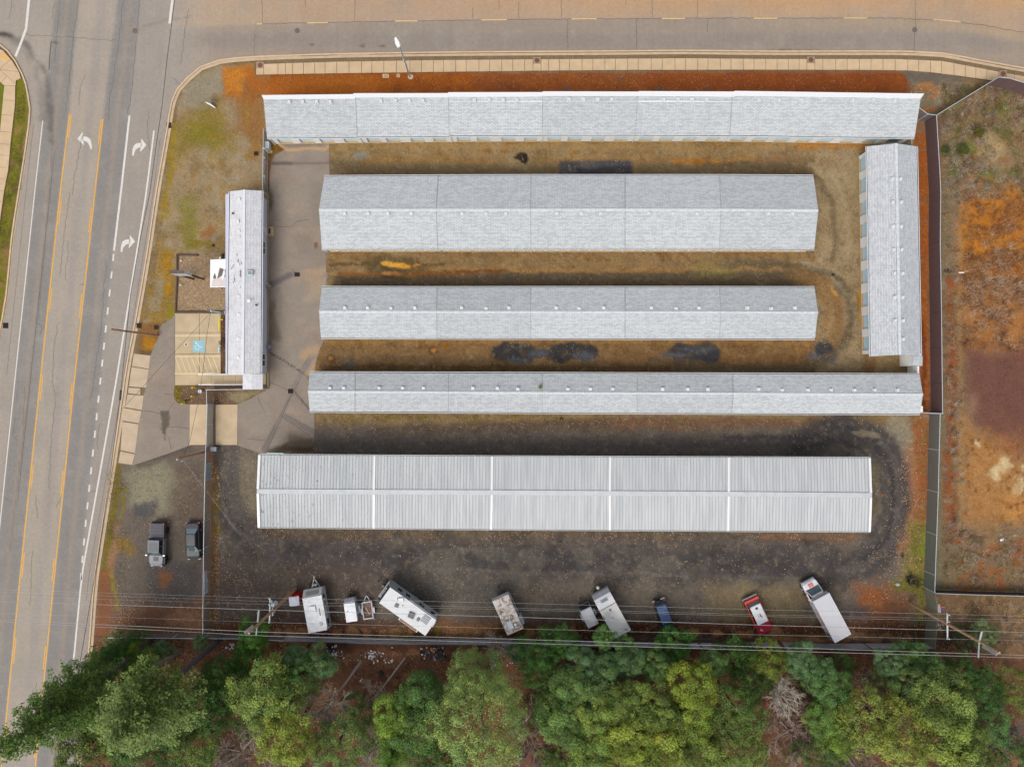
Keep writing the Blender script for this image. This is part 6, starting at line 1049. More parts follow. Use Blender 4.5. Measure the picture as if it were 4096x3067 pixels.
for s in (-1, 1):
    wheel(uf, -.1, s * (Wh + .14), .28, .18); b = MB(); b.loft([[(x, s * (Wh + .14) - .13, z), (x, s * (Wh + .14) + .13, z), (x, s * (Wh + .14) + .13, z + .04), (x, s * (Wh + .14) - .13, z + .04)] for x, z in ((-.5, .45), (-.36, .6), (.2, .6), (.34, .45))]); b.build('mudguard', wm, uf, local=True)
    b = MB(); b.bar((-Lh, s * Wh, .5), (-Lh - .35, s * (Wh - .0), .2), .05, .05); b.build('ramp_leg', wm, uf, local=True)
b = MB(); b.bar((Lh, .4, .4), (Lh + .8, 0, .4), .06, .07); b.bar((Lh, -.4, .4), (Lh + .8, 0, .4), .06, .07); b.cyl((Lh + .75, 0), .05, .1, .75, 8); b.build('drawbar', wm, uf, local=True); b = MB(); b.bar((.35, .25, .47), (-.6, -.15, .47), .08, .06); b.build('loose_plank', mat('plank', C(206, 190, 172), .8), uf, local=True)
# big toy hauler
th, L_, W_ = from_roof('travel_trailer', 'big slanted white trailer with a solar panel, dark vents and a leafy slide-out', 'trailer', (1516, 2410), (1561.5, 2349), (1744, 2478.5), (1702, 2543), 3.2); w = W_ / 2; x0, x1 = -L_ / 2, L_ / 2; rvw = mat('rv_roof_white', C(226, 228, 230), .6, var=.05, scale=1.5)
b = MB(); profile(b, [(x0, .55), (x0, 3.16), (x1, 3.16), (x1 + .3, 2.7), (x1 + .42, 1.6), (x1 + .3, .55)], w); b.build('body', mat('rv_body_grey', C(186, 192, 198), .4, var=.06), th, local=True); b = MB(); b.box(x0, x1 - .0, -w, w, 3.16, 3.2); b.build('roof', rvw, th, local=True)
b = MB(); b.prism([(x1 + .0, -w * .97, 3.14), (x1 + .0, w * .97, 3.14), (x1 + .32, w * .97, 2.6), (x1 + .32, -w * .97, 2.6)], [(x1 + .03, -w * .97, 3.19), (x1 + .03, w * .97, 3.19), (x1 + .36, w * .97, 2.64), (x1 + .36, -w * .97, 2.64)]); fcap = b.build('front_cap', mat('cap_dark', C(66, 66, 76), .35), th, local=True)
b = MB(); b.box(x1 + .3, x1 + .5, -w, w, .7, 1.5); b.build('front_skirt', sidew, th, local=True); text('front_lettering', 'ADVENTURE', .26, white, (0, 0, 0), (0, 0, 0), th); ft = [o for o in bpy.data.objects if o.name.startswith('front_lettering') and o.parent is th][0]; ft.location = (x1 + .3, 0, 2.8); ft.rotation_euler = (R(30), 0, R(90))
for s in (-1, 1):
    for xa, xb, za, zb, mm in ((1.9, 2.5, 1.6, 2.3, glassd), (.7, 1.3, 1.5, 2.2, glassd), (-1.4, -.7, 1.5, 2.3, glassd), (-3.0, -2.4, 1.5, 2.2, glassd), (-3.3, .4, 2.5, 2.7, bandd)): b = MB(); y = s * (w + .004); b.box(xa, xb, min(y, y + s * .03), max(y, y + s * .03), za, zb); b.build('window' if mm is glassd else 'awning_case', mm, th, local=True)
    for x in (-.9, -.05): wheel(th, x, s * (w - .16), .36)
b = MB(); b.tube([(-3.3, -w - .06, 2.95), (.6, -w - .06, 2.95)], .07, 8); b.build('awning', white, th, local=True)
c1_ = PL(th, 1594, 2475, 2.6); c2_ = PL(th, 1668, 2527, 2.6); b = MB(); b.box(c2_.x, c1_.x, w, w + .5, .9, 2.6); so = b.build('slide_out', sidew, th, local=True); b = MB(); b.box(c2_.x + .15, c1_.x - .15, w + .06, w + .45, 2.6, 2.63); b.build('leaf_litter', mat('dead_leaves', C(158, 124, 100), 1, var=.5, scale=9), so, local=True)
item(th, 'air_conditioner', 1604, 2397, 3.2, .42, .62, .22, white, 40); item(th, 'vent_frame', 1603, 2397, 3.2, .62, .8, .04, mat('frame_grey', C(196, 198, 200), .6), 40); dkv = mat('vent_dark', C(92, 90, 98), .5, var=.1); item(th, 'roof_vent', 1587, 2420, 3.2, .42, .46, .12, dkv, 12); item(th, 'air_conditioner', 1646, 2459, 3.2, .62, .76, .26, dkv, 12); rnd(th, 'antenna_dome', 1673, 2476, 3.2, .2, .16, mat('dome_grey', C(112, 112, 118), .5)); rnd(th, 'pipe_vent', 1591, 2394, 3.2, .06, .1, dkv); rnd(th, 'pipe_vent', 1611, 2421, 3.2, .06, .1, mat('pipe_brown', C(150, 120, 104), .7))
sp_ = item(th, 'solar_panel', 1703, 2476, 3.2, .95, .92, .07, mat('solar_cells', C(84, 92, 108), .2, var=.08), 0)
c_ = PL(th, 1703, 2476, 3.2); b = MB()
for k in range(-2, 3): b.box(c_.x - .45, c_.x + .45, c_.y + k * .17 - .012, c_.y + k * .17 + .012, 3.25, 3.262)
b.build('cell_lines', white, sp_, local=True); c_ = PL(th, 1729, 2512, 1.4); b = MB(); b.box(x0 - .3, x0, -.3, .4, 1.0, 1.5); b.build('rear_box', sidew, th, local=True); tongue(th, x1 + .35, 1.3, (tankb, 1))
# stained camper
cp, L_, W_ = from_roof('travel_trailer', 'white camper with a badly leaf-stained roof left of the small dark leaf piles', 'trailer', (1968.6, 2405), (2033, 2374.6), (2093.5, 2513.4), (2030.4, 2541), 2.9); w = W_ / 2; x0, x1 = -L_ / 2, L_ / 2
b = MB(); profile(b, [(x0, .6), (x0, 2.86), (x1, 2.86), (x1 + .12, 2.2), (x1 - .6, .6)], w); b.build('body', mat('camper_side', C(200, 206, 212), .5), cp, local=True)
def stained(name):
    m = bpy.data.materials.new(name); m.use_nodes = True; n = m.node_tree.nodes; l = m.node_tree.links; b = n['Principled BSDF']; b.inputs['Roughness'].default_value = .8; t = n.new('ShaderNodeTexNoise'); t.inputs['Scale'].default_value = 1.7; t.inputs['Detail'].default_value = 7; t.inputs['Roughness'].default_value = .68; t.inputs['Distortion'].default_value = 1.2
    g = n.new('ShaderNodeNewGeometry'); l.new(g.outputs['Position'], t.inputs['Vector']); cr = n.new('ShaderNodeValToRGB'); e = cr.color_ramp.elements; e[0].position = .40; e[0].color = (*C(140, 112, 94), 1); e[1].position = .56; e[1].color = (*C(234, 228, 222), 1); q = e.new(.49); q.color = (*C(206, 190, 176), 1); l.new(t.outputs[0], cr.inputs[0]); l.new(cr.outputs[0], b.inputs['Base Color']); return m
b = MB(); b.box(x0 + .02, x1 - .02, -w + .02, w - .02, 2.86, 2.91); b.build('roof', stained('stained_roof'), cp, local=True)
item(cp, 'air_conditioner', 2041, 2497, 2.9, .58, .95, .28, mat('ac_pale', C(224, 230, 242), .5)); item(cp, 'roof_box', 2061, 2496, 2.9, .28, .3, .2, white); item(cp, 'roof_vent', 2014, 2420, 2.9, .34, .36, .1, mat('vent_pinkish', C(238, 226, 222), .6)); item(cp, 'roof_vent', 2026, 2469, 2.9, .34, .36, .1, mat('vent_beige', C(224, 212, 198), .6)); item(cp, 'roof_vent', 2002, 2465, 2.9, .2, .42, .08, white)
for xa, xb in ((-.9, -.2), (.3, 1.2)): b = MB(); b.box(xa, xb, -w - .03, -w - .004, 1.7, 2.3); b.build('window', glassd, cp, local=True)
b = MB(); b.box(x0 + .2, x0 + 1.3, -w - .25, -w, .7, 1.9); b.build('side_cabinet', mat('cabinet_grey', C(196, 204, 214), .5), cp, local=True)
for s in (-1, 1):
    for x in (-.75, .1): wheel(cp, x, s * (w - .15), .34)
tongue(cp, x1 - .5, 1.2)
# plain white trailer with logo
wt, L_, W_ = from_roof('travel_trailer', 'plain white travel trailer with a dark framed badge on its curved front', 'trailer', (2377, 2405), (2442, 2370), (2525, 2520), (2460, 2555), 2.9); w = W_ / 2; x0, x1 = -L_ / 2, L_ / 2
b = MB(); profile(b, [(x0, .6), (x0, 2.86), (x1 - 1.3, 2.86), (x1 - .5, 2.8), (x1, 2.55), (x1 + .3, 1.6), (x1 + .2, .55)], w); b.build('body', mat('rv_gloss_white', C(218, 220, 226), .3, var=.03, coat=.3), wt, local=True); b = MB(); b.box(x0 + .02, x1 - 1.3, -w + .02, w - .02, 2.86, 2.9); b.build('roof', mat('rv_roof_grey', C(226, 224, 222), .7, var=.06, scale=.8), wt, local=True)
b = MB(); b.box(x1 - 1.36, x1 - 1.3, -w + .05, w - .05, 2.86, 2.93); b.build('roof_seam', mat('seam_brown', C(130, 122, 116), .9), wt, local=True)
b = MB(); n_ = .02
for a_, c2 in (((x1 - .32, -.45), (x1 - .32, .45)), ((x1 - .62, -.45), (x1 - .62, .45)), ((x1 - .32, .45), (x1 - .62, .45)), ((x1 - .62, -.45), (x1 - .32, -.45))):
    zf = lambda x: 2.8 - (x - (x1 - .5)) * .5 + .02 if x > x1 - .5 else 2.815 + .02 - 0 * x
    b.bar((a_[0], a_[1], zf(a_[0])), (c2[0], c2[1], zf(c2[0])), .035, .03)
b.build('badge_frame', bandd, wt, local=True); b = MB(); b.box(x1 - .57, x1 - .4, -.38, .34, 2.78, 2.82); b.build('badge_band', mat('badge_teal', C(96, 124, 136), .5), wt, local=True); b = MB(); b.box(x1 - .5, x1 - .45, -.05, .15, 2.82, 2.828); b.build('badge_accent', mat('badge_red', C(206, 130, 120), .5), wt, local=True)
rnd(wt, 'pipe_vent', 2441, 2439, 2.9, .13, .1, dkv); item(wt, 'roof_hatch', 2446, 2459, 2.9, .42, .42, .08, mat('hatch_pale', C(224, 226, 230), .5)); rnd(wt, 'pipe_vent', 2451, 2470, 2.9, .05, .1, dkv); rnd(wt, 'pipe_vent', 2458, 2522, 2.9, .06, .1, dkv); rnd(wt, 'pipe_vent', 2504, 2516, 2.9, .07, .1, dkv); item(wt, 'side_step', 2415, 2471, 2.9, .18, .55, .06, mat('step_grey', C(148, 150, 156), .5)); item(wt, 'roof_hatch', 2464, 2540, 2.9, .36, .4, .08, MATS['hatch_pale'])
for s in (-1, 1):
    for x in (-.8, .1): wheel(wt, x, s * (w - .16), .34)
    b = MB(); y = s * (w + .004); b.box(-1.8, -1.0, min(y, y + s * .02), max(y, y + s * .02), 1.5, 2.2); b.build('window', glassd, wt, local=True)
tongue(wt, x1 + .2, 1.2, (tankw, 1))
# ------------------------------------------------------------------ poles and lines
woodp = mat('pole_wood', C(186, 146, 112), .9, var=.2, scale=3, bump=.2); woodg = mat('pole_wood_grey', C(164, 140, 118), .9, var=.2, scale=3); insul = mat('insulator', C(196, 200, 200), .4); armm = mat('crossarm', C(206, 216, 222), .6)
def pole(name, label, at, h, r0, r1, m=woodp, group=None, lean=(0, 0)):
    c_ = P(*at); root = thing(name, label, 'pole', c_, 0, group); b = MB(); b.tube([c_, c_ + Vector((lean[0] / 2, lean[1] / 2, h / 2)), c_ + Vector((lean[0], lean[1], h))], [r0, (r0 + r1) / 2, r1], 12); b.build('shaft', m, root); return root, c_
p1_, c_ = pole('utility_pole', 'tall wooden power pole at the lower right corner of the yard', (3635, 2409), 16.4, .19, .12, woodp, 'wooden power poles')
def arm(root, a, c, r=.06, m=armm, n=8, name='crossarm'): b = MB(); b.tube([a, c], r, n); return b.build(name, m, root)
def ins(root, p_, r=.09, m=insul, L=.28): b = MB(); b.cyl((p_.x, p_.y), r, p_.z, p_.z + L, 10, r2=r * .6); b.build('insulator', m, root)
a_, c2 = P(3789, 2452, 7.9), P(3790, 2556, 7.9); arm(p1_, a_, c2, .09)
for y in (2457, 2484, 2552): ins(p1_, P(3792, y, 7.95), .11)
arm(p1_, P(3916, 2572, 13.3), P(3927, 2523.5, 13.6), .1, mat('insulator_ribbed', C(172, 180, 182), .4, var=.3, scale=18), name='post_insulator'); arm(p1_, P(3916, 2574, 13.1), P(3913, 2630, 13.4), .08, MATS['insulator_ribbed'], name='post_insulator')
b = MB(); b.bar(P(3955, 2598, 14.6) - Vector((0, 0, 1)), P(3990, 2618, 16.2) - Vector((0, 0, .1)), .3, .04); b.build('pole_sheath', mat('sheath', C(190, 196, 206), .4), p1_)
p2_, c_ = pole('utility_pole', 'tall wooden power pole with transformer beside the red shed', (1184, 2353), 15.8, .21, .13, woodp, 'wooden power poles')
arm(p2_, P(1080.5, 2391, 9.3), P(1078, 2487, 9.3), .08, armm); arm(p2_, P(1087, 2400, 8.9), P(1091, 2460, 8.7), .06, armm)
for y in (2391, 2415, 2486): ins(p2_, P(1079.5, y, 9.35), .11)
arm(p2_, P(1031, 2486, 13.0), P(1035.5, 2438, 13.4), .1, MATS['insulator_ribbed'], name='post_insulator'); arm(p2_, P(1029, 2494, 13.0), P(1025, 2541.5, 13.4), .08, MATS['insulator_ribbed'], name='post_insulator')
b = MB(); q = P(1094, 2418, 8.3); b.cyl((q.x, q.y), .26, 7.6, 8.5, 14, r2=.2); b.build('transformer', mat('transformer_grey', C(206, 216, 222), .4), p2_)
for q in ((1082, 2455, 8.8), (1092, 2458, 8.4), (1098, 2446, 8.2)): ins(p2_, P(*q), .1)
b = MB(); q = P(1010, 2508, 14.8); b.bar(q - Vector((.1, .05, .5)), q + Vector((-.6, -.4, .5)), .34, .05); b.build('pole_sheath', mat('sheath_grey', C(172, 172, 178), .5), p2_)
p3_, c_ = pole('street_pole', 'slim brown wooden pole at the kerb beside the drain grates', (632, 1342), 10.4, .15, .1, woodp); p4_, c_ = pole('service_pole', 'short reddish wooden pole by the lower end of the gate apron', (823, 1807), 7.4, .13, .09, mat('pole_red', C(190, 130, 96), .9, var=.15)); ins(p4_, P(711, 1837, 7.35), .12); ins(p4_, P(731, 1843, 7), .1)
lp, c_ = pole('lamp_pole', 'grey green lamp pole leaning over the timber edging beside the office', (925, 1262), 7.2, .13, .11, mat('lamp_green_grey', C(148, 160, 146), .5)); arm(lp, P(842, 1238, 6.9), P(846, 1250, 6.9), .05, armm, name='bracket'); arm(lp, P(897, 1243, 3), P(899, 1256, 3), .05, armm, name='bracket'); b = MB(); q = P(842, 1244, 7.1); b.bar(q, q + Vector((.9, -.1, -.5)), .06, .06); b.build('conduit', armm, lp)
b = MB(); q = P(918, 1258, 1.4); b.box(q.x - .2, q.x + .2, q.y - .22, q.y + .22, .9, 1.6); b.build('meter_box', mat('meter_grey', C(186, 200, 202), .5), lp)
sl_, c_ = pole('street_lamp', 'galvanised street lamp with white head reaching over the upper street', (1639, 308), 7.9, .1, .07, mat('lamp_steel', C(176, 188, 198), .4, metal=.3)); b = MB(); t = Vector((c_.x, c_.y, 7.85)); t2 = P(1592, 176, 8.0); b.tube([t, t2], .05, 8); b.build('arm', MATS['lamp_steel'], sl_)
b = MB(); a_, c2 = P(1597, 190, 8.0), P(1582, 152, 8.15); d = (c2 - a_).normalized(); n_ = Vector((-d.y, d.x, 0)); L = (c2 - a_).length; q = []
for t in np.linspace(0, 1, 9): ww = .13 + .14 * math.sin(math.pi * min(1, t * .95 + .1)) * (1 if t < .9 else .7); p_ = a_ + d * (L * t); q.append([p_ + n_ * ww, p_ + n_ * ww * .6 + Vector((0, 0, .12)), p_ - n_ * ww * .6 + Vector((0, 0, .12)), p_ - n_ * ww, p_ - n_ * ww * .5 - Vector((0, 0, .06)), p_ + n_ * ww * .5 - Vector((0, 0, .06))])
b.loft(q); b.build('lamp_head', mat('lamp_white', C(252, 250, 246), .4, var=.02), sl_); b = MB(); b.cyl((c_.x + .1, c_.y), .34, -.02, .06, 18); b.build('footing', conc, sl_)
for h, s in ((4.3, .34), (3.2, .26)): b = MB(); b.box(c_.x - .16, c_.x + .1, c_.y + .05, c_.y + .13, h - s, h + s); b.build('street_sign', white, sl_)
# pylon sign
pg = thing('pylon_sign', 'tall thin two-sided sign seen edge-on at the rim of the gravel bed', 'sign', P(755, 1094)); a_, c2 = P(679, 1084.5, 5.7), P(735, 1091, 5.7); b = MB(); m_ = (a_ + c2) / 2; b.box(a_.x, c2.x, m_.y - .16, m_.y + .16, 3.6, 5.75); b.build('panel', mat('sign_white', C(212, 212, 210), .5, var=.08), pg); b = MB(); b.box(a_.x - .06, c2.x + .06, m_.y - .2, m_.y + .2, 5.75, 5.8); b.build('top_cap', mat('cap_brown', C(96, 82, 76), .6, var=.2), pg)
for t in (.12, .88): b = MB(); x = lerp(a_.x, c2.x, t); b.box(x - .09, x + .09, m_.y - .09, m_.y + .09, 0, 3.6); b.build('post', mat('post_dark', C(78, 62, 56), .8), pg)
# wires
wst = [0, 1024, 2048, 3072, 4096]
WY = {'highest street-side': ([2356.5, 2390, 2411, 2438, 2463], 8.6, .012), 'second': ([2367, 2403, 2430.6, 2458, 2478], 8.6, .010), 'third': ([2383, 2415, 2437.6, 2464.4, 2488.5], 8.6, .010), 'fourth': ([2404, 2437.6, 2466.7, 2500, 2528], 13.4, .021), 'fifth': ([2451.5, 2487, 2513, 2538.5, 2561], 8.6, .012), 'sixth': ([2478, 2526, 2554.7, 2587, 2619.6], 15.7, .021), 'lowest': ([2485, 2541, 2569.6, 2601, 2630], 13.4, .021)}
wirem = mat('wire_bright', C(184, 182, 180), .4, metal=.0, var=.05); wirek = mat('wire_dark', C(48, 50, 56), .6)
desc = ['uppermost pale overhead line crossing the row of parked trailers', 'second pale overhead line from the top over the parked trailers', 'third pale overhead line from the top over the parked trailers', 'thick pale overhead line fourth from the top over the parked trailers', 'thin pale overhead line between the thick fourth and sixth lines', 'thick pale overhead line just above the grey slatted fence', 'thick lowest overhead line running along the grey slatted fence']
for dsc, (k, (ys, h, r_)) in zip(desc, WY.items()):
    pts = []
    for x in np.linspace(-400, 4500, 50):
        y = np.interp(x, [-400] + wst + [4500], [ys[0] - 13] + ys + [ys[-1] + 10]); u = (x - 1030) / (3850 - 1030) % 1.0; s_ = 4 * u * (1 - u) * 1.1; pts.append(P(float(x), float(y), h - s_))
    b = MB(); b.tube(pts, r_, 5); o = b.build('power_line', wirem); tag(o, dsc, 'power line', 'overhead lines above the trailers')
def cable(label, pts, r_, m, name='service_cable'): b = MB(); b.tube([P(*p) for p in pts], r_, 5); o = b.build(name, m); tag(o, label, 'cable'); return o
sc_ = cable('thick black cable hanging along the right side of the main road', [(716, -160, 8), (695, 28, 8), (668, 240, 7.9), (646, 440, 7.8), (622, 600, 7.7), (600, 767, 7.6), (560, 960, 7.5), (521, 1184, 7.5), (489, 1508, 7.5), (482, 1576, 7.5), (440, 1904, 7.6), (380, 2301, 7.9), (324, 2624, 8.2), (260, 3000, 8.6)], .03, wirek)
b = MB(); b.tube([P(484, 1560, 7.42), P(480, 1600, 7.42)], .12, 8); b.build('splice_box', wirek, sc_)
cable('thin dark service wire crossing the parking bays to the short reddish pole', [(842, 1250, 6.9), (829, 1330, 6.7), (812, 1480, 6.4), (790, 1620, 6.3), (760, 1760, 6.6), (733, 1830, 7.2)], .02, wirek); cable('thin dark service wire slanting from the lamp pole across the parking bays', [(842, 1250, 6.9), (760, 1340, 6.8), (640, 1470, 6.9), (560, 1560, 7.2), (484, 1640, 7.5)], .018, wirek); cable('pale guy wire slanting over the pickup parking patch', [(731, 1838, 7.3), (800, 1930, 5.2), (900, 2060, 2.4), (950, 2130, 1.0)], .012, wirem)
# ------------------------------------------------------------------ small things
yel = mat('bollard_yellow', C(244, 216, 34), .5, var=.05)
for (x, y), l in zip(((785, 1550), (781, 1584), (729, 1599), (743, 1613)), ('yellow bollard nearest the ramp in the mossy planting bed', 'yellow bollard just below the one nearest the ramp', 'slim yellow bollard farthest left in the mossy planting bed', 'yellow bollard lowest in the mossy planting bed corner')):
    c_ = P(x, y); b = MB(); r_ = .1 if 'slim' not in l else .06; b.tube([c_, c_ + Vector((0, 0, 1.1)), c_ + Vector((0, 0, 1.17))], [r_, r_, r_ * .5], 12); o = b.build('bollard', yel); tag(o, l, 'bollard', 'yellow bollards by the keypad')
kp = thing('keypad_stand', 'black gooseneck keypad stand among the yellow bollards', 'keypad', P(757, 1600)); b = MB(); c_ = P(757, 1600); b.tube([c_, c_ + Vector((0, 0, 1.0)), c_ + Vector((-.35, 0, 1.15))], .04, 8); b.build('post', black, kp); b = MB(); b.box(c_.x - .2, c_.x + .12, c_.y - .12, c_.y + .14, 1.1, 1.35); b.build('keypad', trimb, kp)
dr_ = thing('round_bin', 'round white lidded bin beside the chain-link corner in the planting bed', 'bin', P(808, 1565)); b = MB(); c_ = P(808, 1565); b.cyl((c_.x, c_.y), .2, 0, .6, 16, r2=.22); b.build('bin_body', mat('bin_cream', C(226, 196, 150), .6), dr_); b = MB(); b.cyl((c_.x, c_.y), .23, .6, .64, 16); b.build('lid', mat('lid_pale', C(206, 222, 228), .5), dr_)
gr_ = thing('guard_rail', 'bright yellow guard rail at the upper right of the parking bays', 'guard rail', P(890, 1298)); b = MB(); b.tube([P(878, 1272, .95), P(878, 1323, .95)], .11, 10); b.build('rail', yel, gr_)
for y in (1277, 1318): b = MB(); q = P(878, y, .95); b.tube([Vector((q.x, q.y, 0)), q], .07, 10); b.build('post', yel, gr_)
b = MB(); b.tube([P(878, 1277, .95), P(892, 1278, .9)], .06, 8); b.build('side_arm', yel, gr_)
b = MB(); c_ = P(878, 1400); b.box(c_.x - .09, c_.x + .09, c_.y - .34, c_.y + .34, .04, .17); o = b.build('wheel_stop', mat('stop_teal', C(190, 224, 226), .6)); tag(o, 'pale teal wheel stop at the head of the accessible bay', 'wheel stop')
b = MB(); c_ = P(746, 1378); b.box(c_.x - .2, c_.x + .2, c_.y - .14, c_.y + .14, .04, .055, 0); b.box(c_.x - .16, c_.x + .12, c_.y - .11, c_.y + .11, .055, .06, 1); o = b.build('valve_box', [white, mat('lid_brown', C(120, 84, 82), .8)]); tag(o, 'small brown utility lid with white rim left of the blue pad', 'utility cover')
for x, y, l in ((730, 1045, 'upper small pale spotlight on the gravel bed'), (728, 1142, 'lower small pale spotlight on the gravel bed')): c_ = P(x, y); b = MB(); b.cyl((c_.x, c_.y), .05, .02, .25, 8); b.prism([(c_.x - .12, c_.y - .1, .25), (c_.x + .1, c_.y - .02, .25), (c_.x - .1, c_.y + .12, .25)], [(c_.x - .13, c_.y - .1, .4), (c_.x + .12, c_.y - .02, .34), (c_.x - .11, c_.y + .12, .4)]); o = b.build('spotlight', mat('spot_cream', C(246, 236, 206), .5)); tag(o, l, 'spotlight', 'gravel bed spotlights')
ac = thing('air_conditioner_unit', 'white condenser cabinet beside the long braced gate', 'air conditioner', P(1078, 588)); b = MB(); c_ = P(1078, 588); b.box(c_.x - .28, c_.x + .22, c_.y - .42, c_.y + .4, 0, .85); b.build('cabinet', mat('cab_white', C(214, 226, 228), .5), ac); b = MB(); b.box(c_.x - .2, c_.x + .4, c_.y - .8, c_.y - .45, -.02, .12); b.build('pad', sillm, ac)
b = MB(); c_ = P(1081, 1388); b.box(c_.x - .17, c_.x + .17, c_.y - .25, c_.y + .25, .02, .55); b.box(c_.x - .12, c_.x + .12, c_.y - .2, c_.y + .2, .55, .6); o = b.build('utility_cabinet', mat('cab_blue_grey', C(148, 154, 166), .5)); tag(o, 'small blue grey cabinet standing on the drive against the office wall', 'cabinet')
gm_ = thing('gas_meter', 'gas meter with white pipes at the office wall by the dark drive patch', 'gas meter', P(1082, 1148)); b = MB(); c_ = P(1083, 1146); b.box(c_.x - .16, c_.x + .16, c_.y - .14, c_.y + .14, .3, .75); b.build('meter', mat('meter_sage', C(160, 162, 146), .5), gm_); b = MB(); b.cyl((c_.x - .02, c_.y - .3), .12, .3, .6, 12); b.build('regulator', mat('reg_brass', C(176, 156, 96), .5), gm_); b = MB(); b.tube([c_ + Vector((-.35, .25, .2)), c_ + Vector((-.35, .25, .9)), c_ + Vector((0, .25, .9))], .04, 8); b.build('pipe', white, gm_)
b = MB(); c_ = P(866, 1793); b.box(c_.x - .33, c_.x + .33, c_.y - .22, c_.y + .22, 0, .9); b.box(c_.x - .37, c_.x + .37, c_.y - .26, c_.y + .26, .9, .96); o = b.build('gate_motor', mat('motor_grey', C(122, 136, 148), .5)); tag(o, 'grey gate motor cabinet at the lower end of the rolling gate', 'gate motor')
b = MB(); c_ = P(3840, 1090); b.tube([P(3834, 1090, .15), P(3855, 1090, .15)], .09, 8); o = b.build('white_pipe', white); tag(o, 'short white pipe lying beyond the brown fence near a square drain', 'pipe')
b = MB(); c_ = P(3694, 2338, .0); b.loft([[(c_.x + math.cos(t) * r_, c_.y + math.sin(t) * r_ * .7, z) for t in np.linspace(0, 6.28, 9)[:-1]] for r_, z in ((.3, -.02), (.26, .14), (.12, .22))]); o = b.build('rock', mat('rock_grey', C(196, 198, 190), .8, bump=.4, scale=6)); o.location = P(3590, 2336) - P(3694, 2338); tag(o, 'pale grey rock on the mossy ground right of the box truck', 'rock')
b = MB(); c_ = P(4007, 2157); b.box(-.24, .24, -.12, .12, 0, .08); o = b.build('white_block', white); o.location = c_; o.rotation_euler = (0, 0, R(25)); tag(o, 'small white block lying in the orange field', 'block')
tr_ = thing('tarp_marker', 'white sheet with small red and blue scrap at the olive fence corner', 'litter', P(3757, 2432)); b = MB(); b.ext(W([(3750, 2412), (3760, 2420), (3762, 2450), (3749, 2448)])[::-1], .02, .1); b.build('sheet', mat('sheet_pink', C(214, 200, 194), .8, var=.15), tr_); b = MB(); b.ext(W([(3762, 2425), (3776, 2422), (3777, 2429), (3763, 2431)])[::-1], .03, .1); b.build('red_scrap', mat('scrap_red', C(240, 110, 100), .6), tr_); b = MB(); b.ext(W([(3763, 2432), (3777, 2430), (3776, 2437), (3764, 2437)])[::-1], .03, .1); b.build('blue_scrap', mat('scrap_blue', C(90, 90, 210), .6), tr_)
b = MB(); b.tube([P(821, 409, .35), P(840, 417, .3), P(861, 432, .2)], [.03, .12, .06], 6); o = b.build('fallen_banner', white); tag(o, 'crumpled white sign lying in the mossy corner lot', 'litter')
# ------------------------------------------------------------------ trees
def leaf_mat(name, rough=.6, trans=.25):
    m = bpy.data.materials.new(name); m.use_nodes = True; n = m.node_tree.nodes; l = m.node_tree.links; b = n['Principled BSDF']; b.inputs['Roughness'].default_value = rough; b.inputs['Specular IOR Level'].default_value = .3
    at = n.new('ShaderNodeAttribute'); at.attribute_name = 'Col'; oi = n.new('ShaderNodeObjectInfo'); mu = n.new('ShaderNodeVectorMath'); mu.operation = 'MULTIPLY'; l.new(at.outputs['Color'], mu.inputs[0]); l.new(oi.outputs['Color'], mu.inputs[1]); l.new(mu.outputs[0], b.inputs['Base Color'])
    tr = n.new('ShaderNodeBsdfTranslucent'); l.new(mu.outputs[0], tr.inputs['Color']); mx = n.new('ShaderNodeMixShader'); mx.inputs[0].default_value = trans; l.new(b.outputs[0], mx.inputs[1]); l.new(tr.outputs[0], mx.inputs[2]); l.new(mx.outputs[0], n['Material Output'].inputs['Surface']); return m
leafm = leaf_mat('leaves')
def unit(v): return v / (np.linalg.norm(v, axis=-1, keepdims=True) + 1e-9)
def leaf_mesh(name, pos, nrm, size, col, rs, aspect=.55, m=None, axis_dir=None):
    """one quad per leaf: pos (N,3), nrm (N,3), size (N,), col (N,3)"""
    N = len(pos); nrm = unit(nrm); t = unit(np.cross(nrm, rs.normal(size=(N, 3)))) if axis_dir is None else unit(axis_dir); u = unit(np.cross(nrm, t)); s = size[:, None]
    v = np.stack([pos - t * s * .5, pos + u * s * aspect * .5, pos + t * s * .5, pos - u * s * aspect * .5], 1).reshape(-1, 3).astype(np.float32)
    me = bpy.data.meshes.new(name); me.vertices.add(4 * N); me.vertices.foreach_set('co', v.ravel()); me.loops.add(4 * N); me.loops.foreach_set('vertex_index', np.arange(4 * N, dtype=np.int32)); me.polygons.add(N)
    me.polygons.foreach_set('loop_start', np.arange(N, dtype=np.int32) * 4); me.polygons.foreach_set('loop_total', np.full(N, 4, np.int32)); me.update(calc_edges=True); setcol(me, np.repeat(col, 4, 0)); me.materials.append(m or leafm); return me
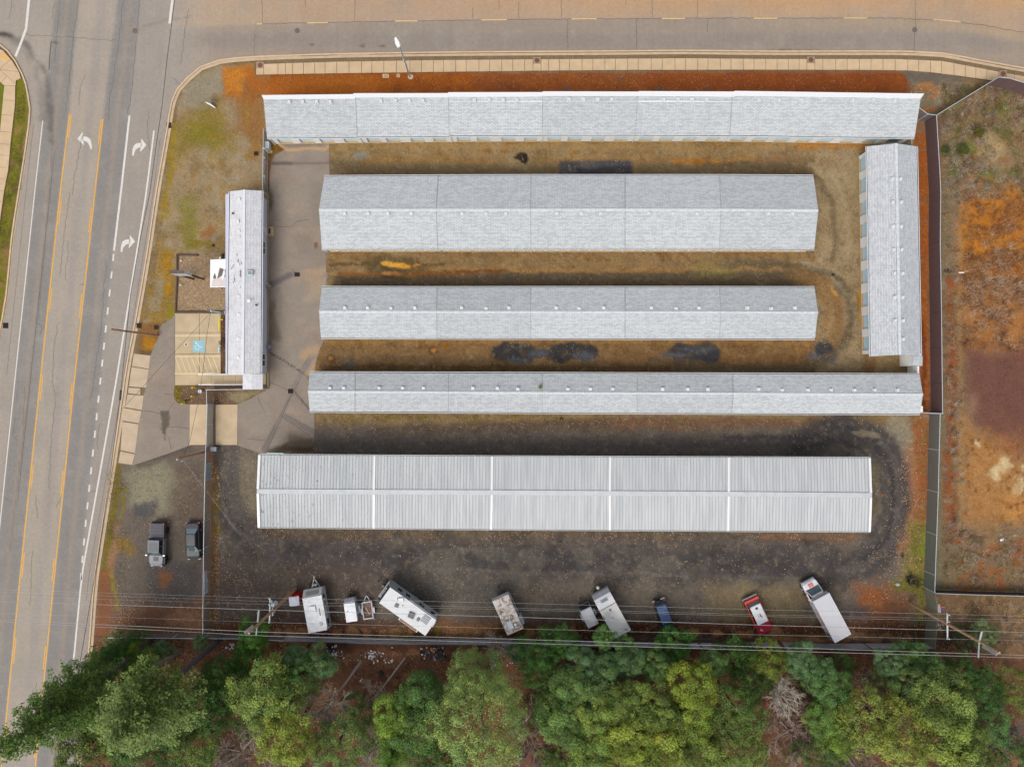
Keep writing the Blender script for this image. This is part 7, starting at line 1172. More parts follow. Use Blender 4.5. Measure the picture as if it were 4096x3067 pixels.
def crown_clumps(name, seed, M, per, cr, leaf, lo=-.35, flat=.8, vy=(.85, 1.2), irregular=.25, shell=.8):
    rs = np.random.RandomState(seed); d = unit(rs.normal(size=(M * 3, 3))); d = d[d[:, 2] > lo][:M]; M = len(d)
    lump = 1 + irregular * (np.sin(d[:, 0] * 4.3 + seed) * np.cos(d[:, 1] * 3.7 + seed * 2) + .5 * np.sin(d[:, 1] * 7 + seed)); rr = lump * (shell * rs.uniform(.75, 1.05, M)); c = d * rr[:, None]
    cs = rs.uniform(cr[0], cr[1], M); tone = rs.uniform(.55, 1.4, M); P_, N_, S_, C_ = [], [], [], []
    for i in range(M):
        k = int(per * (cs[i] / cr[1]) ** 2) + 12; q = unit(rs.normal(size=(k, 3)) + np.array([0, 0, .55]) + d[i] * .5); sub = 1 + .22 * np.sin(q[:, 0] * 9 + i) * np.sin(q[:, 1] * 8 + i * 2); p = c[i] + q * (cs[i] * sub * rs.uniform(.72, 1.04, k))[:, None] * np.array([1, 1, flat])
        P_.append(p); N_.append(q * .9 + rs.normal(size=(k, 3)) * .45 + np.array([0, 0, .35])); S_.append(rs.uniform(.7, 1.3, k) * leaf)
        tt = tone[i] * rs.uniform(.75, 1.25, k); warm = rs.uniform(-.06, .1) ; C_.append(np.stack([tt * (1 + warm * 2), tt * (1 + warm * .6), tt * (1 - warm)], 1))
    return leaf_mesh(name, np.concatenate(P_), np.concatenate(N_), np.concatenate(S_), np.concatenate(C_), rs)
def crown_conifer(name, seed, whorls=16, br=11, leaf=.075, sparse=1.0, power=.75, per=30):
    rs = np.random.RandomState(seed); P_, N_, S_, C_, A_ = [], [], [], [], []
    for w in range(whorls):
        z = w / (whorls - 1); R_ = (1 - z) ** power * rs.uniform(.85, 1.1) + .06; nb = max(4, int(br * (1 - z * .5)))
        for k in range(nb):
            if rs.rand() > sparse: continue
            a = rs.uniform(0, 6.283); L = R_ * rs.uniform(.7, 1.12); q = max(8, int(per * L)); t = rs.uniform(.12, 1, q); wd = .20 * L * (1 - t * .75) + .03; off = rs.normal(size=q) * wd * .6
            x = np.cos(a) * t * L - np.sin(a) * off; y = np.sin(a) * t * L + np.cos(a) * off; zz = -1 + 2 * z + .10 * t * L - .22 * (t * L) ** 2 + rs.normal(size=q) * .018 + rs.uniform(-.04, .04)
            P_.append(np.stack([x, y, zz], 1)); N_.append(np.stack([rs.normal(size=q) * .35, rs.normal(size=q) * .35, np.ones(q)], 1)); S_.append(rs.uniform(.7, 1.35, q) * leaf); tn = rs.uniform(.75, 1.25) * rs.uniform(.8, 1.2, q) * (.85 + .3 * t); C_.append(np.stack([tn, tn, tn * .95], 1))
    return leaf_mesh(name, np.concatenate(P_), np.concatenate(N_), np.concatenate(S_), np.concatenate(C_), rs, .5)
def branches(b, p, d, L, r, depth, rnd_, spread=.55, n=3, up=.1):
    q = p + d * L * .5 + Vector((rnd_.gauss(0, .05), rnd_.gauss(0, .05), rnd_.gauss(0, .03))) * L; e = q + (d + Vector((rnd_.gauss(0, .16), rnd_.gauss(0, .16), rnd_.gauss(0, .1)))).normalized() * L * .5
    b.tube([p, q, e], [r, r * .8, r * .6], 4 if r > .03 else 3, cap=False)
    if depth == 0: return
    for k in range(n + (1 if rnd_.random() < .5 else 0)):
        nd = (d + Vector((rnd_.gauss(0, spread), rnd_.gauss(0, spread), rnd_.gauss(up, spread * .6)))).normalized(); s_ = p.lerp(q, rnd_.uniform(.5, 1)) if k == 0 else q.lerp(e, rnd_.uniform(.1, 1)); branches(b, s_, nd, L * rnd_.uniform(.55, .8), r * .58, depth - 1, rnd_, spread, n, up)
def bare_crown(name, seed, m):
    rn = random.Random(seed); b = MB()
    for k in range(9): a = rn.uniform(0, 6.283); branches(b, Vector((0, 0, -.6 + rn.uniform(0, .5))), Vector((math.cos(a), math.sin(a), rn.uniform(.35, 1.2))).normalized(), rn.uniform(.36, .56), .05, 4, rn, .5, 3, .08)
    me = bpy.data.meshes.new(name); me.from_pydata(b.v, [], b.f); me.update(); me.materials.append(m); return me
bark = mat('bark_brown', C(112, 92, 78), .95, var=.25, scale=5, bump=.5); barkd = mat('bark_dark', C(92, 82, 84), .95, var=.3, scale=5, bump=.6); barkg = mat('bark_grey', C(168, 152, 138), .95, var=.2, scale=5)
def twig_mat(name):
    m = bpy.data.materials.new(name); m.use_nodes = True; n = m.node_tree.nodes; l = m.node_tree.links; oi = n.new('ShaderNodeObjectInfo'); l.new(oi.outputs['Color'], n['Principled BSDF'].inputs['Base Color']); n['Principled BSDF'].inputs['Roughness'].default_value = .9; return m
twm = twig_mat('twigs')
PROTO = {
    'madrone': [crown_clumps('madrone_crown', s, 105, 260, (.14, .27), .052, irregular=.26, flat=.9) for s in (1, 2, 3)],
    'dense': [crown_clumps('dense_crown', s, 150, 120, (.11, .22), .052, irregular=.3, flat=.9) for s in (11, 12)],
    'loose': [crown_clumps('loose_crown', s, 210, 62, (.08, .17), .047, irregular=.32, shell=.78) for s in (21, 22)],
    'pine': [crown_clumps('pine_crown', s, 380, 70, (.08, .13), .032, irregular=.14, lo=-.9, flat=1.0, shell=.86) for s in (31,)],
    'conifer': [crown_conifer('conifer_crown', s, 20, 14, .06, .92, .7, 70) for s in (41, 42)],
    'tall': [crown_conifer('tall_conifer_crown', s, 34, 13, .062, .8, .45, 110) for s in (51, 52)],
    'bare': [bare_crown('bare_crown', s, twm) for s in (61, 62, 63)]}
tree_n = 0
def tree(label, kind, px, py, Rr, h, col, group, hzf=None, asp=1.0, rot=None, base=None, cat='tree', name=None, trunk_m=None, tr=None):
    global tree_n; tree_n += 1; rn = random.Random(tree_n * 13)
    if kind != 'bare': gy = .3 * col[0] + .59 * col[1] + .11 * col[2]; col = [max(10, (gy + (v - gy) * s_) * k_) for v, s_, k_ in zip(col, (1.0, 1.02, 1.05), (.88, .93, .80))]
    if kind in ('conifer',): hz = h * .42; hc = h - hz
    elif kind == 'tall': hz = h * (hzf or .30); hc = h - hz
    elif kind == 'pine': hz = h * .36; hc = h - hz
    else: hz = min(Rr * .9 * asp, h * .48); hc = h - hz
    c_ = P(px, py, hc + (hz * .2 if kind not in ('conifer', 'tall') else -hz * .2)); bx_ = Vector((c_.x, c_.y, 0)) if base is None else P(*base)
    root = thing(name or {'bare': 'bare_tree', 'conifer': 'conifer_tree', 'tall': 'tall_conifer_tree', 'pine': 'pine_tree'}.get(kind, 'broadleaf_tree'), label, cat, bx_, 0, group)
    me = PROTO[kind][tree_n % len(PROTO[kind])]; o = bpy.data.objects.new('crown', me); COL.objects.link(o); o.parent = root; o.location = (c_.x - bx_.x, c_.y - bx_.y, hc); kk = 1.08 if py > 2680 else .96; o.scale = (Rr * kk * rn.uniform(.93, 1.08), Rr * kk * rn.uniform(.93, 1.08), hz if kind != 'bare' else hz * 1.1); o.rotation_euler = (0, 0, rn.uniform(0, 6.28) if rot is None else rot)
    k = rn.uniform(.92, 1.08); o.color = (*[v * k for v in C(*col)], 1)
    b = MB(); r0 = (tr or (.035 * h * .5 + .05)); top = Vector((c_.x, c_.y, hc + hz * (.75 if kind in ('conifer', 'tall') else .1))); mdp = bx_.lerp(top, .5) + Vector((rn.gauss(0, .12), rn.gauss(0, .12), 0)); b.tube([bx_ - Vector((0, 0, .1)), mdp, top], [r0, r0 * .72, r0 * .3], 9)
    if kind not in ('conifer', 'tall'):
        for j in range(5): a = rn.uniform(0, 6.28); s_ = bx_.lerp(top, rn.uniform(.55, .95)); b.tube([s_, s_ + Vector((math.cos(a) * Rr * .35, math.sin(a) * Rr * .35, hz * .3)), s_ + Vector((math.cos(a) * Rr * .6, math.sin(a) * Rr * .6, hz * .75))], [r0 * .35, r0 * .22, r0 * .1], 5)
    else:
        for j in range(14): a = rn.uniform(0, 6.28); t = rn.uniform(.4, .9); s_ = bx_.lerp(top, t); L = Rr * (1.05 - t) * 1.3; b.tube([s_, s_ + Vector((math.cos(a) * L, math.sin(a) * L, .15))], [.05, .015], 4)
    b.build('trunk', trunk_m or (barkg if kind == 'bare' else bark), root)
    return root
DK, GR, BL, YG, OL, LT, GY, BR_, PK = (88, 128, 62), (112, 146, 76), (124, 154, 116), (176, 184, 84), (140, 150, 88), (158, 178, 102), (150, 164, 120), (156, 132, 116), (184, 168, 156)
g1 = 'trees in the wood below the fence'
TL = [
 ('small dark evergreen at the kerb end of the lower left fence', 'conifer', 470, 2600, 2.9, 8, DK), ('dark ragged evergreen touching the road kerb, second from the left fence end', 'loose', 420, 2650, 2.4, 8, DK), ('dark evergreen sapling at the road edge line lower left', 'loose', 330, 2740, 2.6, 11, (84, 116, 62)),
 ('yellow green bush-like tree in front of the grey snag', 'dense', 548, 2668, 2.5, 6, (130, 160, 52)), ('small blue green rounded bush above the grey snag', 'madrone', 645, 2600, 1.5, 3.5, BL), ('tiny blue green shrub touching the fence end by the thick dark trunk', 'madrone', 800, 2572, 1.0, 3, BL),
 ('dark green tree right of the thick leaning trunk', 'loose', 880, 2690, 2.3, 7, DK), ('bright green tree growing over the fence under the transformer pole', 'dense', 1010, 2545, 2.2, 6, (92, 146, 50)), ('bright green tree just below the one under the transformer pole', 'dense', 985, 2640, 2.3, 6, (88, 136, 50)),
 ('mid green tree in the lower left thicket, upper row left', 'loose', 440, 2790, 3.0, 12, GR), ('mid green tree in the lower left thicket near the bottom road gap', 'loose', 420, 2930, 3.4, 13, (132, 150, 66)), ('olive tree at the bottom edge right of the road', 'dense', 310, 3020, 3.0, 14, OL), ('deep green tree in the centre of the lower left thicket', 'dense', 640, 2880, 3.6, 13, (98, 130, 62)), ('green tree on the bottom edge below the lower left thicket centre', 'loose', 560, 3010, 3.6, 13, GR),
 ('dark tree left of the first big light crown', 'dense', 810, 2840, 3.2, 11, (90, 124, 58)), ('shaggy green tree on the bottom edge left of the bare brown hollow', 'loose', 750, 2980, 3.6, 12, (112, 136, 60)), ('dark green tree above the bare brown hollow', 'loose', 880, 2760, 2.8, 9, DK),
 ('large light green crown left of the pale bare tree', 'dense', 1060, 2790, 4.0, 11, LT), ('yellow green crown at the bottom edge below the large light crown', 'dense', 1150, 2960, 3.5, 12, YG), ('blue green rounded crown by the black rubbish at the fence', 'madrone', 1190, 2640, 2.0, 6, BL), ('blue green rounded crown just right of its twin near the slatted fence', 'madrone', 1280, 2660, 2.2, 6.5, (118, 150, 104)), ('green crown hanging below the two blue green crowns', 'dense', 1180, 2730, 2.6, 8, (112, 150, 84)),
 ('loose green tree at the bottom under the pale bare tree', 'loose', 1350, 2975, 3.4, 10, (126, 146, 84)), ('low scrubby green tree right of the pale bare tree', 'loose', 1425, 2850, 2.4, 6, (116, 136, 84)), ('rounded yellow tipped crown left of the dark rounded crown', 'madrone', 1572, 2870, 2.7, 8, (150, 176, 76)), ('dark green rounded crown standing in front of the leaf-covered clearing', 'madrone', 1700, 2790, 3.0, 8.5, (108, 142, 80)), ('green rounded crown left of the tall soft pine, lower', 'madrone', 1690, 2920, 2.9, 9, (116, 148, 78)), ('bright green conifer at the bottom edge left of the pine', 'conifer', 1570, 3010, 3.2, 10, (122, 154, 62)),
 ('dark evergreen reaching over the fence left of the silver and white trailers', 'dense', 2250, 2572, 2.6, 6.5, (84, 130, 60)), ('dark evergreen left of the one behind the silver trailer', 'dense', 2150, 2620, 2.8, 7, (88, 132, 64)), ('blue green narrow crown leaning on the fence where the pine shadow starts', 'madrone', 2078, 2605, 1.5, 5, BL), ('round dark green crown with bare twigs on its side', 'loose', 2170, 2705, 2.4, 7, (96, 132, 66)),
 ('small rounded crown overlapping the rear of the plain white trailer', 'madrone', 2414, 2552, 1.4, 6.5, (120, 162, 90)), ('small rounded crown on the fence right of the plain white trailer', 'madrone', 2495, 2588, 1.4, 6.5, (116, 152, 92)), ('blue green crown in the first row below the plain white trailer, left', 'madrone', 2335, 2660, 2.1, 7.5, BL), ('blue green crown in the first row below the plain white trailer, centre', 'madrone', 2425, 2670, 2.1, 7.5, (116, 148, 104)), ('blue green crown in the first row below the plain white trailer, right', 'madrone', 2520, 2650, 2.1, 7.5, (120, 152, 106)),
 ('pale green rounded crown in the second row of the centre grove, left', 'madrone', 2290, 2750, 2.5, 9, (136, 162, 98)), ('grey green rounded crown in the second row of the centre grove, middle', 'madrone', 2400, 2775, 2.4, 9, (124, 152, 98)), ('light tipped crown lower left in the centre grove', 'madrone', 2260, 2880, 2.8, 10, (138, 168, 98)), ('light yellow green crown between the grove centre and its dark gap', 'madrone', 2385, 2860, 2.5, 10, (164, 180, 96)), ('broad olive crown in the middle of the centre grove', 'madrone', 2500, 2830, 2.8, 10, (146, 160, 84)), ('bright yellow green crown low in the centre grove', 'madrone', 2500, 2940, 2.9, 11, YG), ('green crown at the bottom edge below the dark grove gap', 'madrone', 2360, 2990, 3.0, 10.5, (142, 162, 82)), ('olive crown right of the centre grove middle', 'madrone', 2630, 2850, 2.8, 10, (144, 160, 84)), ('yellow green crown at the bottom edge, centre right', 'madrone', 2660, 2985, 3.0, 11, YG), ('dark green tree over the nose of the navy off-roader', 'dense', 2690, 2578, 2.4, 6.0, (84, 136, 58)), ('rounded blue green crown right below the navy off-roader tree', 'madrone', 2630, 2665, 2.3, 8, (118, 148, 90)),
 ('brightest yellow green round crown in the whole wood', 'madrone', 2765, 2745, 2.9, 10, (168, 180, 74)), ('small rounded crown above right of the brightest crown', 'madrone', 2850, 2650, 1.8, 7.5, (124, 152, 96)), ('yellow green crown below the brightest crown', 'madrone', 2765, 2880, 2.8, 10, (164, 178, 80)), ('olive crown at the bottom edge below right of the brightest crown', 'madrone', 2800, 3000, 2.9, 11, (150, 164, 80)), ('dark evergreen against the fence below the red off-roader', 'dense', 2950, 2625, 2.5, 6.5, (86, 126, 54)), ('mustard green tree at the fence right below the red off-roader', 'dense', 3070, 2650, 2.8, 7.5, (134, 146, 58)), ('soft hazy green conifer left of the grey bare tree', 'loose', 2950, 2840, 3.5, 11, (114, 140, 70)), ('soft hazy olive tree at the bottom edge left of the brown bare thicket', 'loose', 2950, 2980, 3.7, 11, (132, 150, 76)),
 ('blue green crown at the fence below the box truck, upper', 'madrone', 3195, 2640, 2.1, 7.5, BL), ('blue green crown below the box truck, second', 'madrone', 3270, 2690, 2.1, 8, (116, 152, 100)), ('green crown below the box truck, third in the slanting row', 'madrone', 3325, 2765, 2.2, 8.5, (118, 154, 92)), ('green crown below the box truck, fourth in the slanting row', 'madrone', 3310, 2870, 2.4, 9, (130, 160, 84)), ('yellow green crown at the end of the slanting row', 'madrone', 3350, 2940, 2.2, 9, (150, 172, 76)), ('dark little evergreen beside the red leaf clearing', 'loose', 3370, 2665, 1.8, 5, DK),
 ('broad yellowish pine with pale bare limbs, left of the pair', 'loose', 3490, 2900, 3.9, 12, (170, 176, 92)), ('broad yellowish pine at the bottom edge with bare limbs', 'loose', 3630, 2985, 3.8, 12, (172, 176, 88)), ('dull olive tree between the leaf clearing and the yard corner crowns', 'loose', 3560, 2780, 2.6, 8, (132, 138, 88)),
 ('rounded crown at the yard corner by the power pole, left', 'madrone', 3560, 2655, 1.9, 7.5, BL), ('rounded crown at the yard corner by the power pole, upper', 'madrone', 3650, 2620, 1.9, 7, (118, 154, 92)), ('rounded crown at the yard corner by the power pole, lower', 'madrone', 3720, 2680, 2.3, 8, (120, 150, 92)), ('grey green rounded crown right of the yard corner group', 'madrone', 3665, 2730, 2.6, 9, (124, 146, 90)), ('big pale rounded crown in the right part of the wood', 'madrone', 3790, 2830, 3.4, 11, (160, 176, 102)), ('big yellowish rounded crown at the bottom right', 'madrone', 3800, 2960, 3.5, 12, (168, 178, 92)), ('olive crown at the bottom edge right of the yellowish crown', 'madrone', 3870, 3040, 2.8, 12, (138, 150, 80)),
 ('dark green leaning conifer right of the yard corner', 'loose', 3850, 2695, 2.5, 8, DK), ('dark green conifer further right of the yard corner', 'loose', 3930, 2780, 2.6, 9, (88, 132, 66)), ('bluish green conifer beside the bare reddish patch lower right', 'loose', 3970, 2890, 2.4, 10, (112, 150, 90)), ('olive tree touching the right edge of the photo', 'loose', 4070, 2760, 2.3, 8, (140, 150, 76)), ('green tree in the bottom right corner', 'loose', 4050, 3050, 3.0, 9, (104, 134, 80)), ('grey green bush under the cross arms of the corner power pole', 'madrone', 3935, 2545, 1.9, 3.2, GY), ('smaller dark grey green bush left of the one under the power pole', 'loose', 3860, 2550, 1.7, 2.6, (96, 104, 76))]
for l_, k_, x_, y_, r_, h_, c_ in TL: tree(l_, k_, x_, y_, r_, h_, c_, g1)
tree('large soft pale pine with feathery crown in the lower middle', 'pine', 1918, 2890, 5.2, 18, (176, 192, 124), g1, tr=.4); tree('smaller soft pine tufts on the upper shoulder of the feathery pine', 'pine', 1900, 2735, 3.6, 11, (160, 182, 116), g1)
tree('very tall conifer with thick bare dark trunk leaning out over the lower left', 'tall', 565, 2850, 4.1, 24, (140, 156, 92), g1, hzf=.18, base=(878, 2556), trunk_m=barkd, tr=.42); tree('very tall shaggy conifer whose top hangs over the main road', 'tall', 230, 2840, 3.5, 25, (122, 148, 74), g1, hzf=.27, base=(600, 2575), trunk_m=barkd, tr=.4)
g2 = 'leafless trees in the wood below the fence'
for l_, x_, y_, r_, h_, c_, bs in (('pale leafless tree with fan of twigs right of the large light crown', 1297, 2834, 2.9, 8, (186, 170, 152), (1443, 2645)), ('brown leafless tree over the hollow at the bottom left', 950, 3020, 4.3, 8, (170, 150, 136), None), ('leafless twiggy tree by the orange scrap near the fence', 1980, 2590, 1.9, 5, (178, 160, 148), None), ('brown leafless tree right of the feathery pine', 2100, 2905, 2.8, 7, (150, 122, 106), None), ('leafless tree at the bottom edge right of the feathery pine', 2140, 3020, 2.8, 7, (140, 116, 102), None), ('whitish leafless tree among the crowns below the red off-roader', 3130, 2790, 2.8, 9, (196, 184, 168), None), ('wide brown leafless thicket tree at the bottom right of centre', 3180, 2950, 4.6, 8, (172, 146, 130), None), ('leafless tree at the bottom edge under the yellowish pines', 3390, 3030, 4.0, 8, (152, 134, 116), None), ('leafless tree over the reddish patch at the lower right edge', 4040, 2950, 2.8, 7, (164, 150, 136), None), ('leafless twigs left of the yard corner crowns', 3490, 2740, 2.2, 6, (160, 140, 126), None), ('pale leafless tree at the bottom edge left of centre', 1500, 2990, 3.0, 7, (176, 166, 150), None), ('small leafless tree in the clearing above the dark rounded crown', 1500, 2790, 2.0, 5, (160, 138, 120), (1620, 2630))): tree(l_, 'bare', x_, y_, r_, h_, c_, g2, base=bs)
b = MB(); a_ = P(723, 2598); b.tube([a_, a_ + Vector((-.3, 0, 3.5)), P(606, 2668, 7.0)], [.32, .28, .2], 10); o = b.build('dead_snag', mat('snag_grey', C(150, 136, 118), .95, var=.25, scale=4, bump=.5)); tag(o, 'grey broken snag standing in the leaf litter left of the thick dark trunk', 'snag')
b = MB(); b.tube([P(3350, 2722, .2), P(3405, 2780, 2.4), P(3450, 2822, 4)], [.2, .16, .1], 8); o = b.build('leaning_log', barkg); tag(o, 'slanting grey trunk between the green row and the yellowish pine', 'trunk')
# shrubs
sb = tree('dark purple brown shrub between the parking bays and the office', 'loose', 894, 1367, .62, 1.0, (96, 72, 70), None, cat='shrub', name='shrub'); sb2 = tree('almost black twiggy shrub in the leafy corner right of the box truck', 'bare', 3646, 2318, 1.0, 1.0, (52, 36, 30), None, cat='shrub', name='shrub'); sb3 = tree('dark dead weed clump in the uppermost gravel lane', 'bare', 2090, 634, .62, .6, (50, 34, 30), None, cat='shrub', name='shrub')
for l_, x_, y_, r_, c_ in (('olive shrub in the weedy field near the slanting fence', 3915, 530, .8, (128, 120, 40)), ('low olive shrub in the upper weedy field, left of the middle', 3855, 598, .9, (110, 120, 50)), ('low green shrub at the brown fence in the weedy field', 3788, 600, .6, (106, 116, 56))): tree(l_, 'loose', x_, y_, r_, 1.0, c_, None, cat='shrub', name='shrub')
# ------------------------------------------------------------------ leaves, brambles, weeds, litter
def scatter(name, label, cat, zones, lsize, asp, zr, m, tilt=.35):
    rs = np.random.RandomState(len(name) * 7 + 3); P_, S_, C_ = [], [], []
    for (x0, y0, x1, y1, n, cols, sc) in zones:
        x = rs.uniform(x0, x1, n * 2); y = rs.uniform(y0, y1, n * 2); k = fbm(x, y, 50, 77, 4) + rs.uniform(-.12, .12, n * 2); o_ = np.argsort(-k)[:n]; x, y = x[o_], y[o_]
        wx = (x - CX) * S; wy = -(y - CY) * S; P_.append(np.stack([wx, wy, rs.uniform(zr[0], zr[1], n)], 1)); S_.append(rs.uniform(.6, 1.3, n) * lsize * sc); cc = np.array([C(*q) for q in cols])[rs.randint(0, len(cols), n)] * rs.uniform(.75, 1.2, n)[:, None]; C_.append(cc)
    P_ = np.concatenate(P_); S_ = np.concatenate(S_); C_ = np.concatenate(C_); N_ = np.stack([rs.normal(size=len(P_)) * tilt, rs.normal(size=len(P_)) * tilt, np.ones(len(P_))], 1)
    me = leaf_mesh(name, P_, N_, S_, C_, rs, asp, m); o = bpy.data.objects.new(name, me); COL.objects.link(o); o.color = (1, 1, 1, 1); tag(o, label, cat, kind='stuff'); return o
drym = leaf_mat('dry_leaves', .8, .05)
tan = [(206, 170, 136), (190, 146, 108), (224, 196, 164), (170, 122, 84)]; brn = [(150, 104, 74), (176, 126, 90), (120, 80, 56), (96, 62, 44), (196, 150, 112)]
scatter('fallen_leaves', 'tan and brown fallen leaves over the yard, strips and woodland floor', 'leaves', [
 (850, 2100, 3700, 2540, 2600, tan, .8), (850, 1790, 1040, 2540, 500, tan, .8), (1250, 1660, 3690, 1720, 900, tan, .75), (1250, 1720, 3500, 1825, 420, tan, .7), (1040, 2110, 3480, 2160, 700, tan, .8), (3480, 1840, 3640, 2500, 260, tan, .8), (3600, 1660, 3716, 2560, 900, tan, .85),
 (1040, 2500, 3716, 2560, 2600, brn + tan, .8), (440, 2380, 830, 2545, 1400, tan + brn, .8), (420, 1880, 815, 2400, 700, tan, .75), (840, 1850, 880, 2540, 500, tan, .8), (1110, 300, 3630, 392, 1300, [(220, 190, 160), (200, 160, 130)], .5), (3640, 345, 3770, 400, 400, brn + tan, .8), (3650, 430, 3750, 460, 160, brn, .8), (3655, 520, 3716, 1640, 400, tan, .5),
 (700, 1545, 950, 1612, 260, tan, .7), (886, 1260, 915, 1490, 120, brn, .7), (600, 300, 1050, 1240, 900, [(200, 176, 140), (182, 150, 110)], .5), (380, 2560, 1150, 2720, 5200, brn, .9), (1100, 2600, 3720, 2900, 9000, brn, .95), (400, 2700, 1400, 3067, 3000, brn, 1), (2000, 2700, 4096, 3067, 5000, brn, 1), (3716, 2400, 4096, 2760, 1600, tan + brn, .8), (3770, 350, 4096, 800, 500, tan, .6), (3770, 2100, 4096, 2370, 500, tan, .6)], .16, .6, (.012, .05), drym)
def stalks(name, label, cat, zones, m):
    rs = np.random.RandomState(len(name) * 5); V = []; F = []; Cc = []
    for (x0, y0, x1, y1, n, cols, L, hh, w) in zones:
        nc = n // 9; cx = rs.uniform(x0, x1, nc * 2); cy = rs.uniform(y0, y1, nc * 2); o_ = np.argsort(-(fbm(cx, cy, 60, 91, 4) + rs.uniform(-.15, .15, nc * 2)))[:nc]; cx, cy = cx[o_], cy[o_]; a0 = rs.uniform(0, 6.28, nc); pal = np.array([C(*q) for q in cols])
        for i in range(nc):
            base = np.array([(cx[i] - CX) * S, -(cy[i] - CY) * S, 0.]); colr = pal[rs.randint(len(pal))] * rs.uniform(.8, 1.2)
            for k in range(9):
                a = a0[i] + rs.normal() * .9; l_ = L * rs.uniform(.5, 1.3); h_ = hh * rs.uniform(.4, 1.2); d = np.array([math.cos(a), math.sin(a), 0]); s_ = np.array([-d[1], d[0], 0]) * w * .5; bend = np.array([-d[1], d[0], 0]) * rs.normal() * .2 * l_; p0 = base + np.array([rs.normal() * .12, rs.normal() * .12, 0]); p1 = p0 + d * l_ * .5 + bend + np.array([0, 0, h_]); p2 = p0 + d * l_ + np.array([0, 0, h_ * .5]); q = len(V)
                V += [p0 - s_, p0 + s_, p1 - s_, p1 + s_, p2 - s_ * .3, p2 + s_ * .3]; F += [(q, q + 1, q + 3, q + 2), (q + 2, q + 3, q + 5, q + 4)]; Cc += [colr] * 6
    me = bpy.data.meshes.new(name); me.from_pydata([tuple(v) for v in V], [], F); me.update(); setcol(me, np.array(Cc)); me.materials.append(m); o = bpy.data.objects.new(name, me); COL.objects.link(o); o.color = (1, 1, 1, 1); tag(o, label, cat, kind='stuff'); return o
pale = [(190, 152, 118), (168, 124, 86), (204, 172, 142), (146, 102, 68), (128, 84, 54)]; org = [(186, 126, 70), (160, 96, 48), (140, 88, 48), (200, 150, 96)]; gryp = [(160, 144, 126), (184, 170, 152), (134, 112, 96), (176, 146, 110), (122, 88, 62)]
stalks('dry_brambles', 'pale dry brambles and stalks over the orange field beyond the fence', 'brambles', [(3856, 1020, 4110, 1400, 3400, pale, .75, .35, .035), (3930, 900, 4110, 1080, 1000, pale + org, .7, .3, .035), (3856, 770, 4110, 1060, 2600, org, .55, .25, .035), (3775, 340, 4110, 800, 3800, gryp, .6, .25, .03), (3775, 800, 3850, 2370, 1300, gryp, .5, .2, .03), (3850, 1760, 4110, 2100, 700, org, .35, .12, .03), (3840, 2090, 4110, 2370, 1500, gryp, .5, .2, .03), (3860, 1330, 4050, 1400, 200, org, .4, .15, .03), (3850, 2400, 4110, 2560, 700, gryp, .5, .2, .03), (2700, 2800, 4100, 3067, 900, gryp, .8, .5, .03), (1300, 2600, 2000, 2760, 700, [(128, 96, 76), (104, 76, 60)], .6, .2, .025)], drym)
scatter('weeds', 'low green weeds and moss scattered along the fences and fields', 'weeds', [(3775, 340, 4110, 800, 2200, [(104, 116, 52), (122, 130, 60), (84, 96, 44)], 1.2), (3770, 1100, 3850, 2370, 900, [(108, 112, 62), (128, 128, 80)], 1), (3780, 2120, 4110, 2370, 700, [(96, 100, 52)], 1), (3645, 2100, 3716, 2560, 900, [(126, 138, 48), (110, 120, 44)], 1), (1290, 1662, 2300, 1690, 700, [(120, 112, 40), (104, 100, 36)], .8), (430, 1880, 500, 2330, 500, [(116, 112, 40)], .9), (1480, 2530, 2150, 2556, 400, [(116, 120, 36)], .9), (66, 350, 100, 560, 350, [(122, 124, 44), (90, 100, 36), (146, 120, 84)], .9), (40, 560, 88, 760, 400, [(122, 124, 44), (90, 100, 36), (146, 120, 84)], .9), (0, 760, 48, 1000, 400, [(122, 124, 44), (90, 100, 36), (146, 120, 84)], .9), (640, 380, 940, 1000, 1500, [(128, 126, 56), (146, 140, 70)], .6), (600, 990, 705, 1290, 500, [(168, 128, 44), (140, 120, 44)], .8), (702, 1550, 726, 1610, 120, [(130, 118, 36)], .9), (3856, 2400, 4096, 2480, 300, [(104, 108, 56)], 1)], .17, .4, (.01, .12), drym, .9)
scatter('gravel_stones', 'loose pale and dark stones in the gravel lanes and yard', 'gravel', [(1320, 575, 3440, 705, 600, [(176, 150, 112), (96, 76, 52), (196, 176, 140)], 1), (1310, 1006, 3440, 1150, 600, [(176, 150, 112), (90, 74, 50), (196, 176, 140)], 1), (1270, 1354, 3480, 1490, 600, [(170, 140, 96), (84, 66, 44), (190, 166, 130)], 1), (3262, 600, 3450, 1490, 900, [(176, 156, 120), (104, 88, 64)], 1), (880, 1660, 3660, 2500, 2600, [(140, 134, 124), (60, 57, 56), (120, 108, 94), (164, 156, 140)], 1.1), (440, 1880, 815, 2500, 900, [(150, 144, 126), (74, 70, 66)], 1)], .11, .8, (.0, .02), drym, .2)
